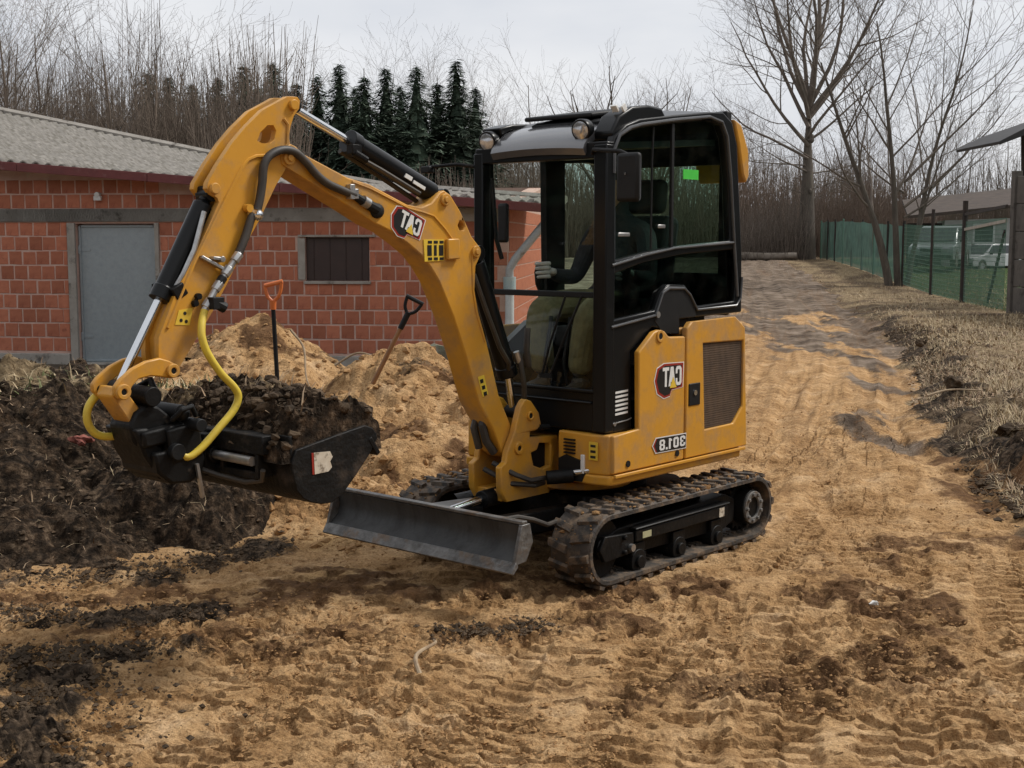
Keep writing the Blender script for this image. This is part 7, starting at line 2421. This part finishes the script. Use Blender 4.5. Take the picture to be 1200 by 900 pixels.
def car(label, loc, rz, paint, s=1.0):
    c = empty('parked_car', loc, rz)
    c.scale = (s, s, s)
    tag(c, label, 'car')
    prof_ = [(2.10, 0.30), (2.16, 0.55), (2.08, 0.80), (1.05, 1.00), (-1.95, 1.02), (-2.10, 0.85), (-2.12, 0.32)]
    b = MB()
    wd = 0.86
    # lower body with wheel arches cut from the sides
    arches = []
    for cx in (1.32, -1.30):
        arches.append([(cx + 0.37 * math.cos(t_), 0.33 + 0.37 * math.sin(t_)) for t_ in np.linspace(math.pi, 0, 9)])
    low_ = [(-2.12, 0.30)] + [(-1.67, 0.30)] + arches[1] + [(-0.93, 0.30), (0.95, 0.30)] + arches[0] + [(1.69, 0.30)] + prof_[:6]
    b.plate(low_, -wd, wd)
    bo = b.build('body', paint, c, 0.05, seg=3)
    cabp = [(1.05, 0.98), (0.35, 1.55), (0.10, 1.62), (-1.35, 1.62), (-1.95, 1.05)]
    g_ = MB().prism(cabp, lambda p: (p[0], -0.80 + 0.16 * (p[1] - 1.0), p[1]), lambda p: (p[0], 0.80 - 0.16 * (p[1] - 1.0), p[1]))
    g_.build('cabin', paint, c, 0.04)
    MB().prism([(1.02, 1.03), (0.38, 1.53), (0.40, 1.55), (1.06, 1.03)], lambda p: (p[0] + 0.012, -0.68, p[1]), lambda p: (p[0] + 0.012, 0.68, p[1])).build('windscreen', M['pane'], c)
    for y_ in (-1, 1):
        for (xa, xb) in ((0.80, -0.30), (-0.38, -1.55)):
            za = 1.50
            top_a = min(xa, 0.36)
            MB().prism([(xa, 1.06), (top_a, 1.52), (xb + (0.25 if xb < -1 else 0), 1.52), (xb, 1.06)], lambda p: (p[0], y_ * (0.805 - 0.16 * (p[1] - 1.0)), p[1]), lambda p: (p[0], y_ * (0.812 - 0.16 * (p[1] - 1.0)), p[1])).build('side_window', M['pane'], c)
        MB().box((2.06, y_ * 0.60, 0.70), (0.14, 0.36, 0.15), (0, 0, y_ * 0.2)).build('headlight', M['lamp'], c, 0.03)
        MB().box((0.72, y_ * 0.95, 1.05), (0.10, 0.18, 0.12)).build('mirror', M['black_matt'], c, 0.02)
        for x_ in (1.32, -1.30):
            w = MB().ring((x_, y_ * 0.76, 0.33), (0, 1, 0), 0.20, 0.33, 0.22, 24).build('wheel', M['rubber'], c)
            MB().ring((x_, y_ * 0.80, 0.33), (0, 1, 0), 0.0, 0.20, 0.10, 20).build('rim', M['steel'], w)
    MB().box((2.15, 0, 0.66), (0.06, 0.80, 0.14)).build('radiator_grille', M['black_matt'], c, 0.01)
    MB().box((2.16, 0, 0.42), (0.10, 1.60, 0.16)).build('bumper', M['black_matt'], c, 0.03)
    return c


car('pale green estate car parked on the lawn behind the wire fence', (15.2, 46.5, gz(15, 46) + 0.15), R(-118), paint_car, 0.88)
car('low white car partly hidden behind the dark fence post', (17.6, 48.6, gz(17, 48) - 0.1), R(-150), paint_white, 0.62)


# ================================================================== UNSEEN WOOD ADDED BEHIND THE CAMERA (darkens cab reflections and blocks low sky)
Vw, Fw, nv_ = [], [], 0
rd = random.Random(8)
for k in range(56):
    src = sp_me[k % 3]
    co_ = np.empty(len(src.vertices) * 3, dtype=np.float32)
    src.vertices.foreach_get('co', co_)
    co_ = co_.reshape(-1, 3)[: (len(co_) // 3) // 2 * 2]
    fi = np.arange(len(src.polygons))[::8]
    ii = (fi[:, None] * 4 + np.arange(4)).ravel()
    a = R(52 + 236 * k / 55 + rd.uniform(-2, 2))         # an arc from the right, round behind, to the left
    rr = rd.uniform(24, 34)
    sc_ = rd.uniform(0.95, 1.4)
    quad = co_[ii].reshape(-1, 4, 3)
    quad = quad.mean(1, keepdims=True) + (quad - quad.mean(1, keepdims=True)) * 2.4
    sel = quad.reshape(-1, 3) * sc_ * np.array([1.7, 1.7, 1.0]) + np.array([math.sin(a) * rr, math.cos(a) * rr, 0.0])
    Vw.append(sel)
    Fw.append(np.arange(len(sel)).reshape(-1, 4) + nv_)
    nv_ += len(sel)
wd_ = link('added_woodland', np_mesh('added_woodland', np.concatenate(Vw), np.concatenate(Fw), M['needle'], smoothed=False))
tag(wd_, kind='stuff')
